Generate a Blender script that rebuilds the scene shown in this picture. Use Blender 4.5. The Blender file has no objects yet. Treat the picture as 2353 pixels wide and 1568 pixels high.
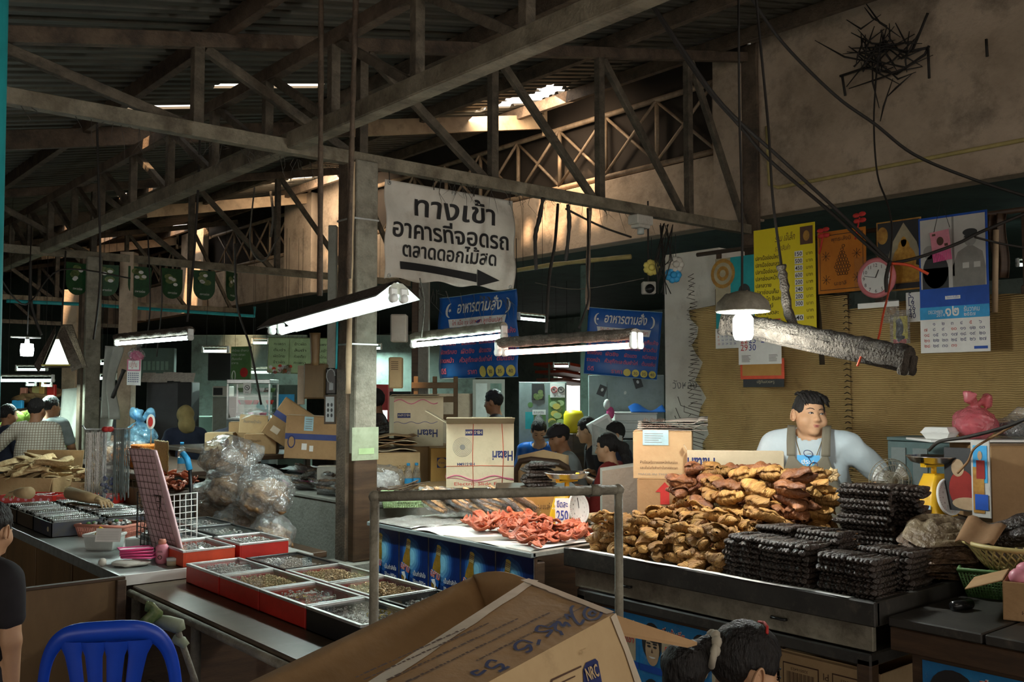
import bpy,math,random
import numpy as np
from mathutils import Vector as V,Matrix as M,Euler,noise
from math import sin,cos,pi,radians as rad,sqrt,atan2
sc=bpy.context.scene
COL=sc.collection
R=random.Random(11)
# == camera, sky, exposure
# world axes follow the market: +X runs towards the hall wall, +Y along the aisle, metres
F=2200.0
CAMP=V((0,0,1.62))
cam=bpy.data.objects.new('camera',bpy.data.cameras.new('camera'))
COL.objects.link(cam)
cam.location=CAMP
cam.rotation_euler=(rad(93.1),0,rad(-40))
cam.data.sensor_width=36
cam.data.lens=36*F/2353
cam.data.clip_end=200
sc.camera=cam
CR=Euler((rad(93.1),0,rad(-40))).to_matrix()
w=bpy.data.worlds.new('sky')
sc.world=w
w.use_nodes=True
wb=w.node_tree.nodes['Background']
wb.inputs[0].default_value=(1.0,0.93,0.84,1)
wb.inputs[1].default_value=2.6
sc.view_settings.view_transform='Standard'
sc.view_settings.look='None'
sc.view_settings.gamma=1
sc.view_settings.exposure=0.0
sc.cycles.max_bounces=6
sc.cycles.diffuse_bounces=3
sc.cycles.glossy_bounces=3
sc.cycles.transmission_bounces=4
sc.cycles.transparent_max_bounces=10
sc.cycles.caustics_reflective=False
sc.cycles.caustics_refractive=False
sc.cycles.sample_clamp_indirect=4
def sun_lamp(name,rot,e,col,ang):
 l=bpy.data.lights.new(name,'SUN')
 l.energy=e
 l.color=col
 l.angle=rad(ang)
 o=bpy.data.objects.new(name,l)
 o.rotation_euler=rot
 COL.objects.link(o)
 # sun high over the hall: only reaches the place through the torn roof sheets
sun_lamp('sun',(rad(38),0,rad(-72)),14.0,(1,.66,.38),4)
def area(name,loc,aim,sx,sy,e,col):
 l=bpy.data.lights.new(name,'AREA')
 l.shape='RECTANGLE'
 l.size=sx
 l.size_y=sy
 l.energy=e
 l.color=col
 o=bpy.data.objects.new(name,l)
 o.location=loc
 o.rotation_euler=(V(aim)-V(loc)).to_track_quat('-Z','Y').to_euler()
 COL.objects.link(o)
 # the open street side of the market behind and left of the photographer
area('street_daylight',(-4.5,-3.0,2.6),(3.5,5.0,1.2),5,2.6,60,(1,.84,.62))
# added unseen lamps below the torn roof sheets, boosting the sky glare there
area('torn_roof_boost',(7.0,8.1,4.86),(7.75,8.6,4.1),1.3,.35,26,(1,.78,.55))
area('far_torn_roof_boost',(7.0,13.1,4.86),(7.7,13.6,4.2),1.6,.35,45,(1,.78,.55))
# unseen fill lamp above the camera, aimed at the stalls
area('stall_fill_light',(1.2,0.2,3.0),(3.6,3.4,0.7),1.3,.2,9,(1,.88,.7))
# == pixel -> place helpers
def ray(px,py):
 return CR@V(((px-1176.5)/F,(784-py)/F,-1))
def dep(px,py,d):
 return CAMP+ray(px,py)*d
def onz(px,py,z):
 r=ray(px,py)
 return CAMP+r*((z-1.62)/r.z)
def onx(px,py,x):
 r=ray(px,py)
 return CAMP+r*(x/r.x)
def ony(px,py,y):
 r=ray(px,py)
 return CAMP+r*(y/r.y)
 # == materials
MT={}
def nd(nt,t,**k):
 n=nt.nodes.new(t)
 for a,b in k.items():
  setattr(n,a,b)
 return n
def mat(name,col,rough=.65,col2=None,s=6.,bump=0.,bs=40.,metal=0.,dirt=0.,dirtc=(.03,.022,.015),ds=5.,rnd=0.,spec=.4,stretch=None,trans=0.,coat=0.):
 m=bpy.data.materials.new(name)
 m.use_nodes=True
 nt=m.node_tree
 p=nt.nodes['Principled BSDF']
 L=nt.links.new
 tc=nd(nt,'ShaderNodeTexCoord')
 co=tc.outputs['Object']
 if stretch:
  mp=nd(nt,'ShaderNodeMapping')
  mp.inputs['Scale'].default_value=stretch
  L(co,mp.inputs[0])
  co=mp.outputs[0]
 c2=col2 or tuple(x*.72 for x in col)
 nz=nd(nt,'ShaderNodeTexNoise')
 nz.inputs['Scale'].default_value=s
 nz.inputs['Detail'].default_value=5
 nz.inputs['Roughness'].default_value=.65
 L(co,nz.inputs['Vector'])
 rp=nd(nt,'ShaderNodeValToRGB')
 rp.color_ramp.elements[0].position=.35
 rp.color_ramp.elements[1].position=.65
 rp.color_ramp.elements[0].color=(*c2,1)
 rp.color_ramp.elements[1].color=(*col,1)
 L(nz.outputs['Fac'],rp.inputs[0])
 out=rp.outputs[0]
 if dirt:
  n2=nd(nt,'ShaderNodeTexNoise')
  n2.inputs['Scale'].default_value=ds
  n2.inputs['Detail'].default_value=9
  n2.inputs['Roughness'].default_value=.75
  L(tc.outputs['Object'],n2.inputs['Vector'])
  r2=nd(nt,'ShaderNodeValToRGB')
  r2.color_ramp.elements[0].position=.62-.3*dirt
  r2.color_ramp.elements[1].position=.72
  L(n2.outputs['Fac'],r2.inputs[0])
  mx=nd(nt,'ShaderNodeMix',data_type='RGBA')
  mm=nd(nt,'ShaderNodeMath',operation='MULTIPLY')
  mm.inputs[1].default_value=min(1,dirt+.25)
  L(r2.outputs[0],mm.inputs[0])
  L(mm.outputs[0],mx.inputs[0])
  L(out,mx.inputs[6])
  mx.inputs[7].default_value=(*dirtc,1)
  out=mx.outputs[2]
 if rnd:
  oi=nd(nt,'ShaderNodeObjectInfo')
  hs=nd(nt,'ShaderNodeHueSaturation')
  mr=nd(nt,'ShaderNodeMapRange')
  mr.inputs[3].default_value=1-rnd
  mr.inputs[4].default_value=1+rnd
  L(oi.outputs['Random'],mr.inputs[0])
  L(mr.outputs[0],hs.inputs['Value'])
  L(out,hs.inputs['Color'])
  out=hs.outputs[0]
 L(out,p.inputs['Base Color'])
 p.inputs['Roughness'].default_value=rough
 p.inputs['Metallic'].default_value=metal
 p.inputs['Specular IOR Level'].default_value=spec
 if coat:
  p.inputs['Coat Weight'].default_value=coat
 if bump:
  n3=nd(nt,'ShaderNodeTexNoise')
  n3.inputs['Scale'].default_value=bs
  n3.inputs['Detail'].default_value=4
  L(co,n3.inputs['Vector'])
  b=nd(nt,'ShaderNodeBump')
  b.inputs['Strength'].default_value=bump
  b.inputs['Distance'].default_value=.02
  L(n3.outputs['Fac'],b.inputs['Height'])
  L(b.outputs[0],p.inputs['Normal'])
 MT[name]=m
 return m
def emis(name,col,st):
 m=bpy.data.materials.new(name)
 m.use_nodes=True
 p=m.node_tree.nodes['Principled BSDF']
 p.inputs['Base Color'].default_value=(*col,1)
 p.inputs['Emission Color'].default_value=(*col,1)
 p.inputs['Emission Strength'].default_value=st
 MT[name]=m
def film(name,tint=(1,1,1),haze=.12,gloss=.35,rough=.18,bump=.6,bs=18.,hc=(.75,.8,.82)):
 """clear plastic: see-through, with a little haze and creased gloss"""
 m=bpy.data.materials.new(name)
 m.use_nodes=True
 nt=m.node_tree
 L=nt.links.new
 nt.nodes.remove(nt.nodes['Principled BSDF'])
 o=nt.nodes['Material Output']
 tr=nd(nt,'ShaderNodeBsdfTransparent')
 tr.inputs[0].default_value=(*tint,1)
 gl=nd(nt,'ShaderNodeBsdfGlossy')
 gl.inputs['Roughness'].default_value=rough
 df=nd(nt,'ShaderNodeBsdfDiffuse')
 df.inputs[0].default_value=(*hc,1)
 m1=nd(nt,'ShaderNodeMixShader')
 m2=nd(nt,'ShaderNodeMixShader')
 m1.inputs[0].default_value=haze
 L(tr.outputs[0],m1.inputs[1])
 L(df.outputs[0],m1.inputs[2])
 lw=nd(nt,'ShaderNodeLayerWeight')
 lw.inputs[0].default_value=.25
 mu=nd(nt,'ShaderNodeMath',operation='MULTIPLY_ADD')
 mu.inputs[1].default_value=gloss
 mu.inputs[2].default_value=gloss*.18
 L(lw.outputs['Facing'],mu.inputs[0])
 L(mu.outputs[0],m2.inputs[0])
 L(m1.outputs[0],m2.inputs[1])
 L(gl.outputs[0],m2.inputs[2])
 L(m2.outputs[0],o.inputs[0])
 if bump:
  tc=nd(nt,'ShaderNodeTexCoord')
  n3=nd(nt,'ShaderNodeTexNoise')
  n3.inputs['Scale'].default_value=bs
  n3.inputs['Detail'].default_value=3
  n3.inputs['Distortion'].default_value=1.5
  L(tc.outputs['Object'],n3.inputs['Vector'])
  b=nd(nt,'ShaderNodeBump')
  b.inputs['Strength'].default_value=bump
  b.inputs['Distance'].default_value=.03
  L(n3.outputs['Fac'],b.inputs['Height'])
  L(b.outputs[0],gl.inputs['Normal'])
  L(b.outputs[0],lw.inputs['Normal'])
 MT[name]=m
 # setting
mat('concrete_floor',(.10,.085,.07),.8,s=2,dirt=.5)
mat('plaster',(.56,.44,.33),.9,(.38,.29,.21),s=1.3,dirt=.42,dirtc=(.05,.04,.032),ds=2.2,bump=.35,bs=25)
mat('plaster_green',(.17,.25,.21),.8,s=2,dirt=.4)
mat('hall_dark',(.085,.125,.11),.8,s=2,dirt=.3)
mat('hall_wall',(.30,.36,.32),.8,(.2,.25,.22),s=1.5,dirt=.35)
mat('roof_sheet',(.125,.115,.09),.62,(.06,.055,.045),s=1.5,dirt=.3,stretch=(.6,5,1),metal=.35)
mat('rusty_steel',(.15,.105,.07),.72,(.06,.042,.03),s=5,dirt=.45,dirtc=(.018,.014,.01),ds=9,bump=.4,bs=60)
mat('grey_steel',(.30,.28,.22),.6,(.16,.145,.11),s=6,dirt=.45,dirtc=(.05,.035,.02),ds=9,bump=.3,bs=60)
mat('truss_paint',(.27,.235,.17),.65,(.13,.105,.07),s=4,dirt=.5,dirtc=(.03,.022,.014),ds=7,bump=.4,bs=50)
mat('truss_dark',(.15,.12,.085),.7,(.06,.048,.034),s=6,dirt=.5,dirtc=(.018,.014,.01),ds=8,bump=.5,bs=50)
mat('whitewash',(.82,.78,.69),.85,(.68,.63,.54),s=2.2,dirt=.22,dirtc=(.3,.26,.2),ds=3,bump=.3,bs=12)
mat('kitchen_wall',(.17,.22,.195),.85,(.09,.12,.105),s=1.6,dirt=.45)
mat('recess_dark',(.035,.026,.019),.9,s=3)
mat('lattice_steel',(.40,.29,.19),.5,(.2,.14,.09),s=6,dirt=.3,ds=8)
mat('beam_paint',(.55,.40,.25),.6,(.38,.27,.17),s=3,dirt=.3)
mat('teal_paint',(.02,.33,.36),.5)
mat('cement',(.33,.32,.28),.85,(.22,.21,.18),s=3,dirt=.35,ds=3,bump=.3)
mat('dust',(.14,.112,.088),.95,(.075,.058,.045),s=30,bump=1.,bs=90)
mat('dust_dark',(.075,.06,.047),.95,(.035,.027,.02),s=30,bump=1.,bs=90)
mat('cable',(.022,.018,.015),.7,s=20)
mat('cobweb',(.10,.09,.075),.9,s=30,bump=.8)
mat('dark',(.012,.012,.012),.7)
mat('black_gloss',(.015,.015,.016),.25)
# trade goods and fittings
mat('kraft',(.40,.245,.12),.8,(.31,.185,.085),s=5,dirt=.12,dirtc=(.16,.1,.05),ds=8,bump=.15,bs=30)
mat('kraft_light',(.52,.37,.20),.8,(.44,.30,.155),s=5,dirt=.12,dirtc=(.25,.17,.09),ds=8,bump=.1)
mat('kraft_cream',(.62,.52,.36),.8,(.52,.43,.29),s=4,dirt=.15,dirtc=(.33,.25,.16),ds=7,bump=.12)
mat('kraft_orange',(.47,.26,.075),.8,(.40,.21,.055),s=4,bump=.1)
mat('kraft_dark',(.24,.13,.06),.85,(.17,.09,.04),s=5,bump=.2)
mat('wood_dark',(.075,.042,.022),.55,(.04,.022,.012),s=4,stretch=(1,1,8),dirt=.2,bump=.1)
mat('wood_panel',(.17,.10,.042),.55,(.11,.062,.025),s=4,stretch=(1,1,.3),dirt=.2)
mat('black_table',(.04,.037,.032),.5,(.02,.018,.016),s=5,dirt=.3,dirtc=(.12,.1,.08),ds=14)
mat('board_brown',(.13,.095,.065),.32,(.09,.065,.042),s=5,dirt=.25,dirtc=(.2,.16,.12),ds=10)
mat('formica',(.32,.34,.32),.3,(.24,.26,.25),s=4,dirt=.2,ds=8)
mat('alu',(.62,.63,.62),.35,metal=.8,s=20)
mat('steel_shiny',(.62,.6,.58),.22,metal=1,s=10)
mat('gold',(.75,.52,.2),.3,metal=1,s=60)
mat('gold_paint',(.60,.33,.06),.4,(.38,.18,.03),s=30)
mat('silver_bits',(.66,.65,.62),.3,(.34,.33,.32),metal=.7,s=120)
mat('gold_bits',(.72,.52,.26),.35,(.3,.2,.09),metal=.6,s=120)
mat('red_felt',(.42,.022,.02),.7,(.3,.015,.015),s=10)
mat('red_gloss',(.55,.03,.022),.35,s=8)
mat('red_orange',(.72,.085,.03),.4,s=8)
mat('blue_plastic',(.012,.075,.62),.35,(.01,.055,.5),s=4,spec=.5,dirt=.12,dirtc=(.01,.02,.12))
mat('white_plastic',(.75,.76,.74),.4,(.66,.67,.65),s=5)
mat('cloudy_plastic',(.55,.58,.55),.35,(.42,.45,.43),s=5)
mat('pink_plastic',(.75,.28,.36),.4,s=5)
mat('hot_pink',(.85,.12,.33),.35,s=5)
mat('pink_cloth',(.72,.50,.53),.8,(.6,.4,.43),s=5)
mat('yellow_plastic',(.80,.47,.02),.35,(.72,.40,.015),s=4,dirt=.12,dirtc=(.3,.15,.02))
mat('yellow_basket',(.45,.36,.14),.5,s=6,dirt=.2)
mat('green_plastic',(.10,.22,.07),.5,s=6,dirt=.2)
mat('mint_plastic',(.45,.62,.32),.5,s=6)
mat('salmon_plastic',(.66,.26,.19),.5,s=6)
mat('paper_white',(.80,.79,.76),.8,(.7,.69,.66),s=6)
mat('paper_grey',(.5,.5,.5),.8,s=8)
mat('paper_blue',(.42,.66,.74),.8,s=8)
mat('newspaper',(.46,.42,.36),.9,(.3,.28,.25),s=40)
mat('ink_black',(.012,.011,.012),.7)
mat('ink_blue',(.03,.045,.28),.7)
mat('ink_navy',(.02,.03,.13),.7)
mat('tray_dark',(.03,.034,.06),.5,(.05,.045,.035),s=9,dirt=.3)
for k_ in range(5):
 q_=k_/4
 mat('halo%d'%k_,(.006+.25*q_**2,.04+.6*q_**1.6,.19+.66*q_),.35,s=9)
mat('ink_red',(.55,.035,.03),.7)
mat('ink_pink',(.65,.16,.26),.7)
mat('ink_grey',(.25,.24,.22),.7)
mat('ink_brown',(.10,.05,.03),.7)
mat('ink_white',(.82,.82,.8),.7)
mat('ink_yellow',(.75,.62,.15),.6)
mat('tape',(.62,.52,.40),.25,(.5,.42,.32),s=10,spec=.6)
mat('blue_tape',(.035,.06,.22),.4)
mat('vinyl_white',(.62,.59,.53),.55,(.47,.44,.38),s=2.5,dirt=.3,dirtc=(.2,.15,.1),ds=2.8,bump=.4,bs=4)
mat('vinyl_blue',(.012,.11,.42),.35,(.01,.08,.33),s=3,dirt=.08,bump=.3,bs=5)
mat('poster_navy',(.006,.028,.16),.3,(.004,.018,.10),s=6)
mat('poster_blue',(.02,.22,.50),.5,(.015,.14,.36),s=7,dirt=.25,dirtc=(.28,.3,.3),ds=16)
mat('poster_tan',(.42,.36,.24),.6,(.3,.26,.18),s=9,dirt=.2)
mat('glow_cyan',(.12,.5,.75),.4,(.04,.28,.55),s=14)
mat('bottle_amber',(.34,.20,.025),.3,(.17,.09,.01),s=18)
mat('bottle_cap',(.62,.55,.3),.4,s=30)
mat('yellow_sign',(.74,.60,.015),.45,(.66,.52,.012),s=3)
mat('orange_cloth',(.46,.16,.015),.85,(.38,.12,.012),s=5)
mat('green_flag',(.012,.075,.022),.5,(.006,.04,.012),s=12)
mat('flag_food',(.2,.22,.09),.5,(.06,.12,.03),s=40)
mat('packet_green',(.36,.40,.28),.6,(.26,.3,.2),s=8,dirt=.3)
mat('grey_panel',(.24,.28,.28),.6,(.17,.2,.2),s=5,dirt=.3)
mat('teal_panel',(.13,.20,.20),.6,(.09,.14,.14),s=5,dirt=.2)
mat('photo_grey',(.5,.49,.46),.5,(.42,.41,.39),s=4)
mat('photo_mid',(.33,.32,.30),.55,(.24,.235,.22),s=14)
mat('photo_dark',(.03,.03,.032),.5,s=8)
mat('photo_skin',(.46,.33,.2),.55,(.34,.22,.13),s=9)
mat('sky_blue_ink',(.04,.36,.72),.5)
mat('royal_ink',(.012,.08,.42),.5)
mat('gold_print',(.45,.25,.05),.45,(.25,.11,.02),s=14)
mat('clock_pink',(.72,.2,.22),.45)
# food
mat('golden_fish',(.46,.245,.068),.55,(.22,.095,.024),s=14,bump=.9,bs=45,rnd=.35,dirt=.2,dirtc=(.07,.03,.012),ds=12,stretch=(2.5,.8,.8))
mat('amber_fish',(.30,.115,.04),.5,(.13,.045,.02),s=14,bump=.9,bs=45,rnd=.3,dirt=.15,dirtc=(.05,.02,.012),ds=12)
mat('smoked_fish',(.040,.026,.019),.36,(.015,.010,.008),s=22,bump=.9,bs=70,rnd=.3,spec=.6)
mat('smoked_brown',(.13,.08,.045),.45,(.055,.032,.02),s=16,bump=1.,bs=45,rnd=.15)
mat('ray_skin',(.22,.165,.10),.45,(.11,.075,.045),s=10,bump=1.0,bs=45)
mat('dried_meat',(.50,.135,.06),.42,(.36,.08,.038),s=12,bump=.6,bs=40,rnd=.2)
mat('squid',(.55,.33,.16),.6,(.30,.16,.07),s=18,bump=.7,bs=50,rnd=.25)
mat('pale_fish',(.62,.46,.25),.7,(.38,.24,.11),s=12,bump=.7,bs=40,rnd=.25)
mat('pork_floss',(.62,.20,.02),.8,(.5,.13,.012),s=30,bump=.8,bs=70)
mat('crackling',(.34,.19,.08),.7,(.13,.07,.03),s=9,bump=.8,bs=22,rnd=.2)
mat('cabbage',(.42,.58,.12),.6,(.28,.44,.07),s=8,bump=.5)
mat('garlic',(.72,.68,.55),.6,(.55,.5,.38),s=10,rnd=.1)
# cloth, skin, hair
mat('skin_tan',(.56,.325,.19),.5,(.5,.28,.155),s=7,spec=.4)
mat('skin_brown',(.33,.16,.085),.55,(.28,.13,.065),s=7)
mat('hair',(.012,.009,.008),.6,(.005,.004,.004),s=50,bump=.8,bs=110,stretch=(1,1,.25))
mat('lip',(.45,.13,.11),.45)
mat('eye_white',(.7,.68,.64),.3)
mat('tee_white',(.52,.60,.64),.85,(.46,.54,.58),s=5,bump=.3,bs=12)
mat('apron',(.17,.155,.115),.85,(.145,.13,.095),s=6)
mat('cloth_navy',(.02,.025,.05),.9,s=6)
mat('cloth_dark',(.02,.017,.02),.9,s=6)
mat('cloth_grey',(.27,.31,.31),.9,s=6)
mat('cloth_red',(.30,.03,.025),.9,s=6)
mat('cloth_green',(.14,.26,.02),.9,(.09,.18,.012),s=40)
mat('cloth_lilac',(.40,.28,.29),.9,(.3,.2,.21),s=60)
mat('cloth_mustard',(.33,.25,.1),.9,s=6)
mat('cloth_cream',(.5,.45,.36),.9,s=6)
mat('trousers',(.04,.04,.045),.9,s=6)
mat('mat_edge',(.05,.035,.02),.9)
mat('canvas_grey',(.36,.36,.32),.9,(.27,.27,.24),s=3,bump=.3,bs=8)
mat('plaid_blue',(.05,.07,.12),.9,(.10,.09,.09),s=4)
mat('cocacola_red',(.28,.012,.012),.4)
film('clear_bag',haze=.11,gloss=.6,bump=1.0,bs=22,rough=.12)
film('clear_wrap',haze=.06,gloss=.55,bump=1.,bs=30)
film('blue_bag',tint=(.55,.8,1),haze=.35,gloss=.3,hc=(.25,.55,.75))
film('pink_bag',tint=(1,.6,.65),haze=.45,gloss=.3,hc=(.75,.2,.25))
film('glass',haze=.01,gloss=.22,rough=.03,bump=0,hc=(.6,.7,.68))
emis('tube_white',(.78,1,.93),26)
emis('tube_far',(.75,1,.92),9)
emis('tube_pink',(1,.62,.48),9)
emis('bulb_white',(.88,1,.98),60)
emis('screen_lit',(.9,1,.85),3.0)
def checks():
 """short-sleeved shirt: thin brown checks on off-white"""
 m=mat('plaid',(.6,.57,.47),.9)
 nt=m.node_tree
 L=nt.links.new
 p=nt.nodes['Principled BSDF']
 tc=nd(nt,'ShaderNodeTexCoord')
 sx=nd(nt,'ShaderNodeSeparateXYZ')
 L(tc.outputs['Object'],sx.inputs[0])
 acc=None
 for ch in('X','Z'):
  a=nd(nt,'ShaderNodeMath',operation='MULTIPLY')
  a.inputs[1].default_value=36
  L(sx.outputs[ch],a.inputs[0])
  f=nd(nt,'ShaderNodeMath',operation='FRACT')
  L(a.outputs[0],f.inputs[0])
  g=nd(nt,'ShaderNodeMath',operation='LESS_THAN')
  g.inputs[1].default_value=.22
  L(f.outputs[0],g.inputs[0])
  if acc:
   x=nd(nt,'ShaderNodeMath',operation='MAXIMUM')
   L(acc,x.inputs[0])
   L(g.outputs[0],x.inputs[1])
   acc=x.outputs[0]
  else:
   acc=g.outputs[0]
 mx=nd(nt,'ShaderNodeMix',data_type='RGBA')
 mx.inputs[6].default_value=(.58,.55,.45,1)
 mx.inputs[7].default_value=(.24,.18,.12,1)
 L(acc,mx.inputs[0])
 L(mx.outputs[2],p.inputs['Base Color'])
checks()
def woven():
 """bamboo matting: thin horizontal splints, darker gaps between them"""
 m=mat('woven_mat',(.56,.40,.17),.75,(.44,.30,.12),s=3,dirt=.18,dirtc=(.1,.06,.03),ds=4)
 nt=m.node_tree
 L=nt.links.new
 p=nt.nodes['Principled BSDF']
 src=p.inputs['Base Color'].links[0].from_socket
 tc=nd(nt,'ShaderNodeTexCoord')
 w1=nd(nt,'ShaderNodeTexWave',wave_type='BANDS',bands_direction='Z')
 w1.inputs['Scale'].default_value=22
 w1.inputs['Distortion'].default_value=3.2
 w1.inputs['Detail'].default_value=3
 w1.inputs['Detail Scale'].default_value=.6
 L(tc.outputs['Object'],w1.inputs[0])
 w2=nd(nt,'ShaderNodeTexWave',wave_type='BANDS',bands_direction='Y')
 w2.inputs['Scale'].default_value=8
 w2.inputs['Distortion'].default_value=1
 L(tc.outputs['Object'],w2.inputs[0])
 rp=nd(nt,'ShaderNodeValToRGB')
 rp.color_ramp.elements[0].position=.12
 rp.color_ramp.elements[0].color=(.42,.38,.33,1)
 rp.color_ramp.elements[1].position=.5
 L(w1.outputs['Fac'],rp.inputs[0])
 mx=nd(nt,'ShaderNodeMix',data_type='RGBA',blend_type='MULTIPLY')
 mx.inputs[0].default_value=.85
 L(src,mx.inputs[6])
 L(rp.outputs[0],mx.inputs[7])
 L(mx.outputs[2],p.inputs['Base Color'])
 ad=nd(nt,'ShaderNodeMath',operation='MULTIPLY_ADD')
 ad.inputs[1].default_value=.3
 L(w2.outputs['Fac'],ad.inputs[0])
 L(w1.outputs['Fac'],ad.inputs[2])
 b=nd(nt,'ShaderNodeBump')
 b.inputs['Strength'].default_value=.6
 b.inputs['Distance'].default_value=.01
 L(ad.outputs[0],b.inputs['Height'])
 L(b.outputs[0],p.inputs['Normal'])
woven()
# == mesh helpers
dg0=None
TC={}
def textmesh(s,bold=0.0):
 """outline of a line of writing, one unit high, origin at its left end"""
 k=(s,bold)
 if k not in TC:
  c=bpy.data.curves.new('txt','FONT')
  c.body=s
  c.offset=bold
  c.resolution_u=2
  o=bpy.data.objects.new('txt',c)
  COL.objects.link(o)
  me=bpy.data.meshes.new_from_object(o.evaluated_get(bpy.context.evaluated_depsgraph_get()))
  vs=[tuple(v.co)for v in me.vertices]
  fs=[tuple(p.vertices)for p in me.polygons]
  bpy.data.objects.remove(o)
  bpy.data.meshes.remove(me)
  TC[k]=(vs,fs)
 return TC[k]
def frame(o,x,y):
 """4x4 with local x, y axes (y made square to x), z out of the face"""
 x=V(x).normalized()
 z=x.cross(V(y)).normalized()
 y=z.cross(x)
 m=M((x,y,z)).transposed().to_4x4()
 m.translation=V(o)
 return m
def FX(x,y,z):
 return frame((x,y,z),(0,-1,0),(0,0,1))
def FY(x,y,z):
 return frame((x,y,z),(1,0,0),(0,0,1))
def FZ(x,y,z,a=0.):
 return M.Translation((x,y,z))@M.Rotation(rad(a),4,'Z')
class B:
 def __init__(s,T=None):
  s.v,s.f,s.m,s.sm,s.T=[],[],[],[],T
 def add(s,vs,fs,m,smooth=False,T=None):
  o=len(s.v)
  if s.T is not None:
   T=s.T@T if T is not None else s.T
  s.v+=[T@V(p)for p in vs]if T is not None else[V(p)for p in vs]
  s.f+=[tuple(i+o for i in f)for f in fs]
  s.m+=[m]*len(fs)
  s.sm+=[smooth]*len(fs)
  return s
 def box(s,c,d,m,T=None,b=None):
  hx,hy,hz=d[0]/2,d[1]/2,d[2]/2
  b=min(hx,hy,hz)*.25 if b is None else b
  b=min(b,.008,min(hx,hy,hz)*.9)
  vs,idx=[],{}
  for sx in(-1,1):
   for sy in(-1,1):
    for sz in(-1,1):
     for a in range(3):
      p=[sx*hx,sy*hy,sz*hz]
      for q in range(3):
       if q!=a:
        p[q]-=(sx,sy,sz)[q]*b
      idx[(sx,sy,sz,a)]=len(vs)
      vs.append((p[0]+c[0],p[1]+c[1],p[2]+c[2]))
  fs=[]
  def q(a,b_,c_,d_,n):
   f=(a,b_,c_,d_)
   u=V(vs[b_])-V(vs[a])
   w_=V(vs[d_])-V(vs[a])
   fs.append(f if u.cross(w_).dot(V(n))>0 else f[::-1])
  for a in range(3):
   o1,o2=(a+1)%3,(a+2)%3
   for sg in(-1,1):
    def K(s1,s2):
     k=[0,0,0]
     k[a],k[o1],k[o2]=sg,s1,s2
     return idx[(*k,a)]
    n=[0,0,0]
    n[a]=sg
    q(K(-1,-1),K(1,-1),K(1,1),K(-1,1),n)
   for s1 in(-1,1):
    for s2 in(-1,1):
     def K2(sa,ax):
      k=[0,0,0]
      k[a],k[o1],k[o2]=sa,s1,s2
      return idx[(*k,ax)]
     n=[0,0,0]
     n[o1],n[o2]=s1,s2
     q(K2(-1,o1),K2(1,o1),K2(1,o2),K2(-1,o2),n)
  for sx in(-1,1):
   for sy in(-1,1):
    for sz in(-1,1):
     t=[idx[(sx,sy,sz,a)]for a in range(3)]
     u=(V(vs[t[1]])-V(vs[t[0]])).cross(V(vs[t[2]])-V(vs[t[0]]))
     fs.append(tuple(t)if u.dot(V((sx,sy,sz)))>0 else tuple(t[::-1]))
  return s.add(vs,fs,m,False,T)
 def bx(s,x0,x1,y0,y1,z0,z1,m,b=None,T=None):
  return s.box(((x0+x1)/2,(y0+y1)/2,(z0+z1)/2),(x1-x0,y1-y0,z1-z0),m,T,b)
 def bar(s,p,q,wd,ht,m):
  """rectangular bar from p to q"""
  p,q=V(p),V(q)
  d=q-p
  up=V((0,0,1))if abs(d.normalized().z)<.95 else V((0,1,0))
  T=frame((p+q)/2,d,up)
  # frame: x along, y up-ish, z sideways
  return s.box((0,0,0),(d.length,ht,wd),m,T,.003)
 def tube(s,pts,r,m,n=8,caps=True,T=None,closed=False):
  pts=[V(p)for p in pts]
  rs=r if isinstance(r,(list,tuple))else[r]*len(pts)
  vs,fs=[],[]
  k=len(pts)
  nrm=None
  for i,p in enumerate(pts):
   t=(pts[(i+1)%k]-pts[i-1])if closed else pts[min(i+1,k-1)]-pts[max(i-1,0)]
   t=t.normalized()if t.length>1e-9 else V((0,0,1))
   if nrm is None:
    nrm=t.orthogonal().normalized()
   nrm=(nrm-t*nrm.dot(t))
   nrm=nrm.normalized()if nrm.length>1e-6 else t.orthogonal().normalized()
   bn=t.cross(nrm)
   for j in range(n):
    a=2*pi*j/n
    vs.append(p+(nrm*cos(a)+bn*sin(a))*rs[i])
  for i in range(k if closed else k-1):
   i2=(i+1)%k
   for j in range(n):
    fs.append((i*n+j,i*n+(j+1)%n,i2*n+(j+1)%n,i2*n+j))
  if caps and not closed:
   fs.append(tuple(range(n))[::-1])
   fs.append(tuple((k-1)*n+j for j in range(n)))
  return s.add(vs,fs,m,True,T)
 def cyl(s,p,q,r,m,n=12,r2=None,T=None):
  return s.tube([p,q],[r,r if r2 is None else r2],m,n,True,T)
 def lathe(s,prof,m,n=20,T=None,smooth=True,caps=True):
  vs,fs=[],[]
  for(r,z)in prof:
   for j in range(n):
    a=2*pi*j/n
    vs.append((r*cos(a),r*sin(a),z))
  for i in range(len(prof)-1):
   for j in range(n):
    fs.append((i*n+j,i*n+(j+1)%n,(i+1)*n+(j+1)%n,(i+1)*n+j))
  if caps:
   if prof[0][0]>1e-4:
    fs.append(tuple(range(n))[::-1])
   if prof[-1][0]>1e-4:
    fs.append(tuple((len(prof)-1)*n+j for j in range(n)))
  return s.add(vs,fs,m,smooth,T)
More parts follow.
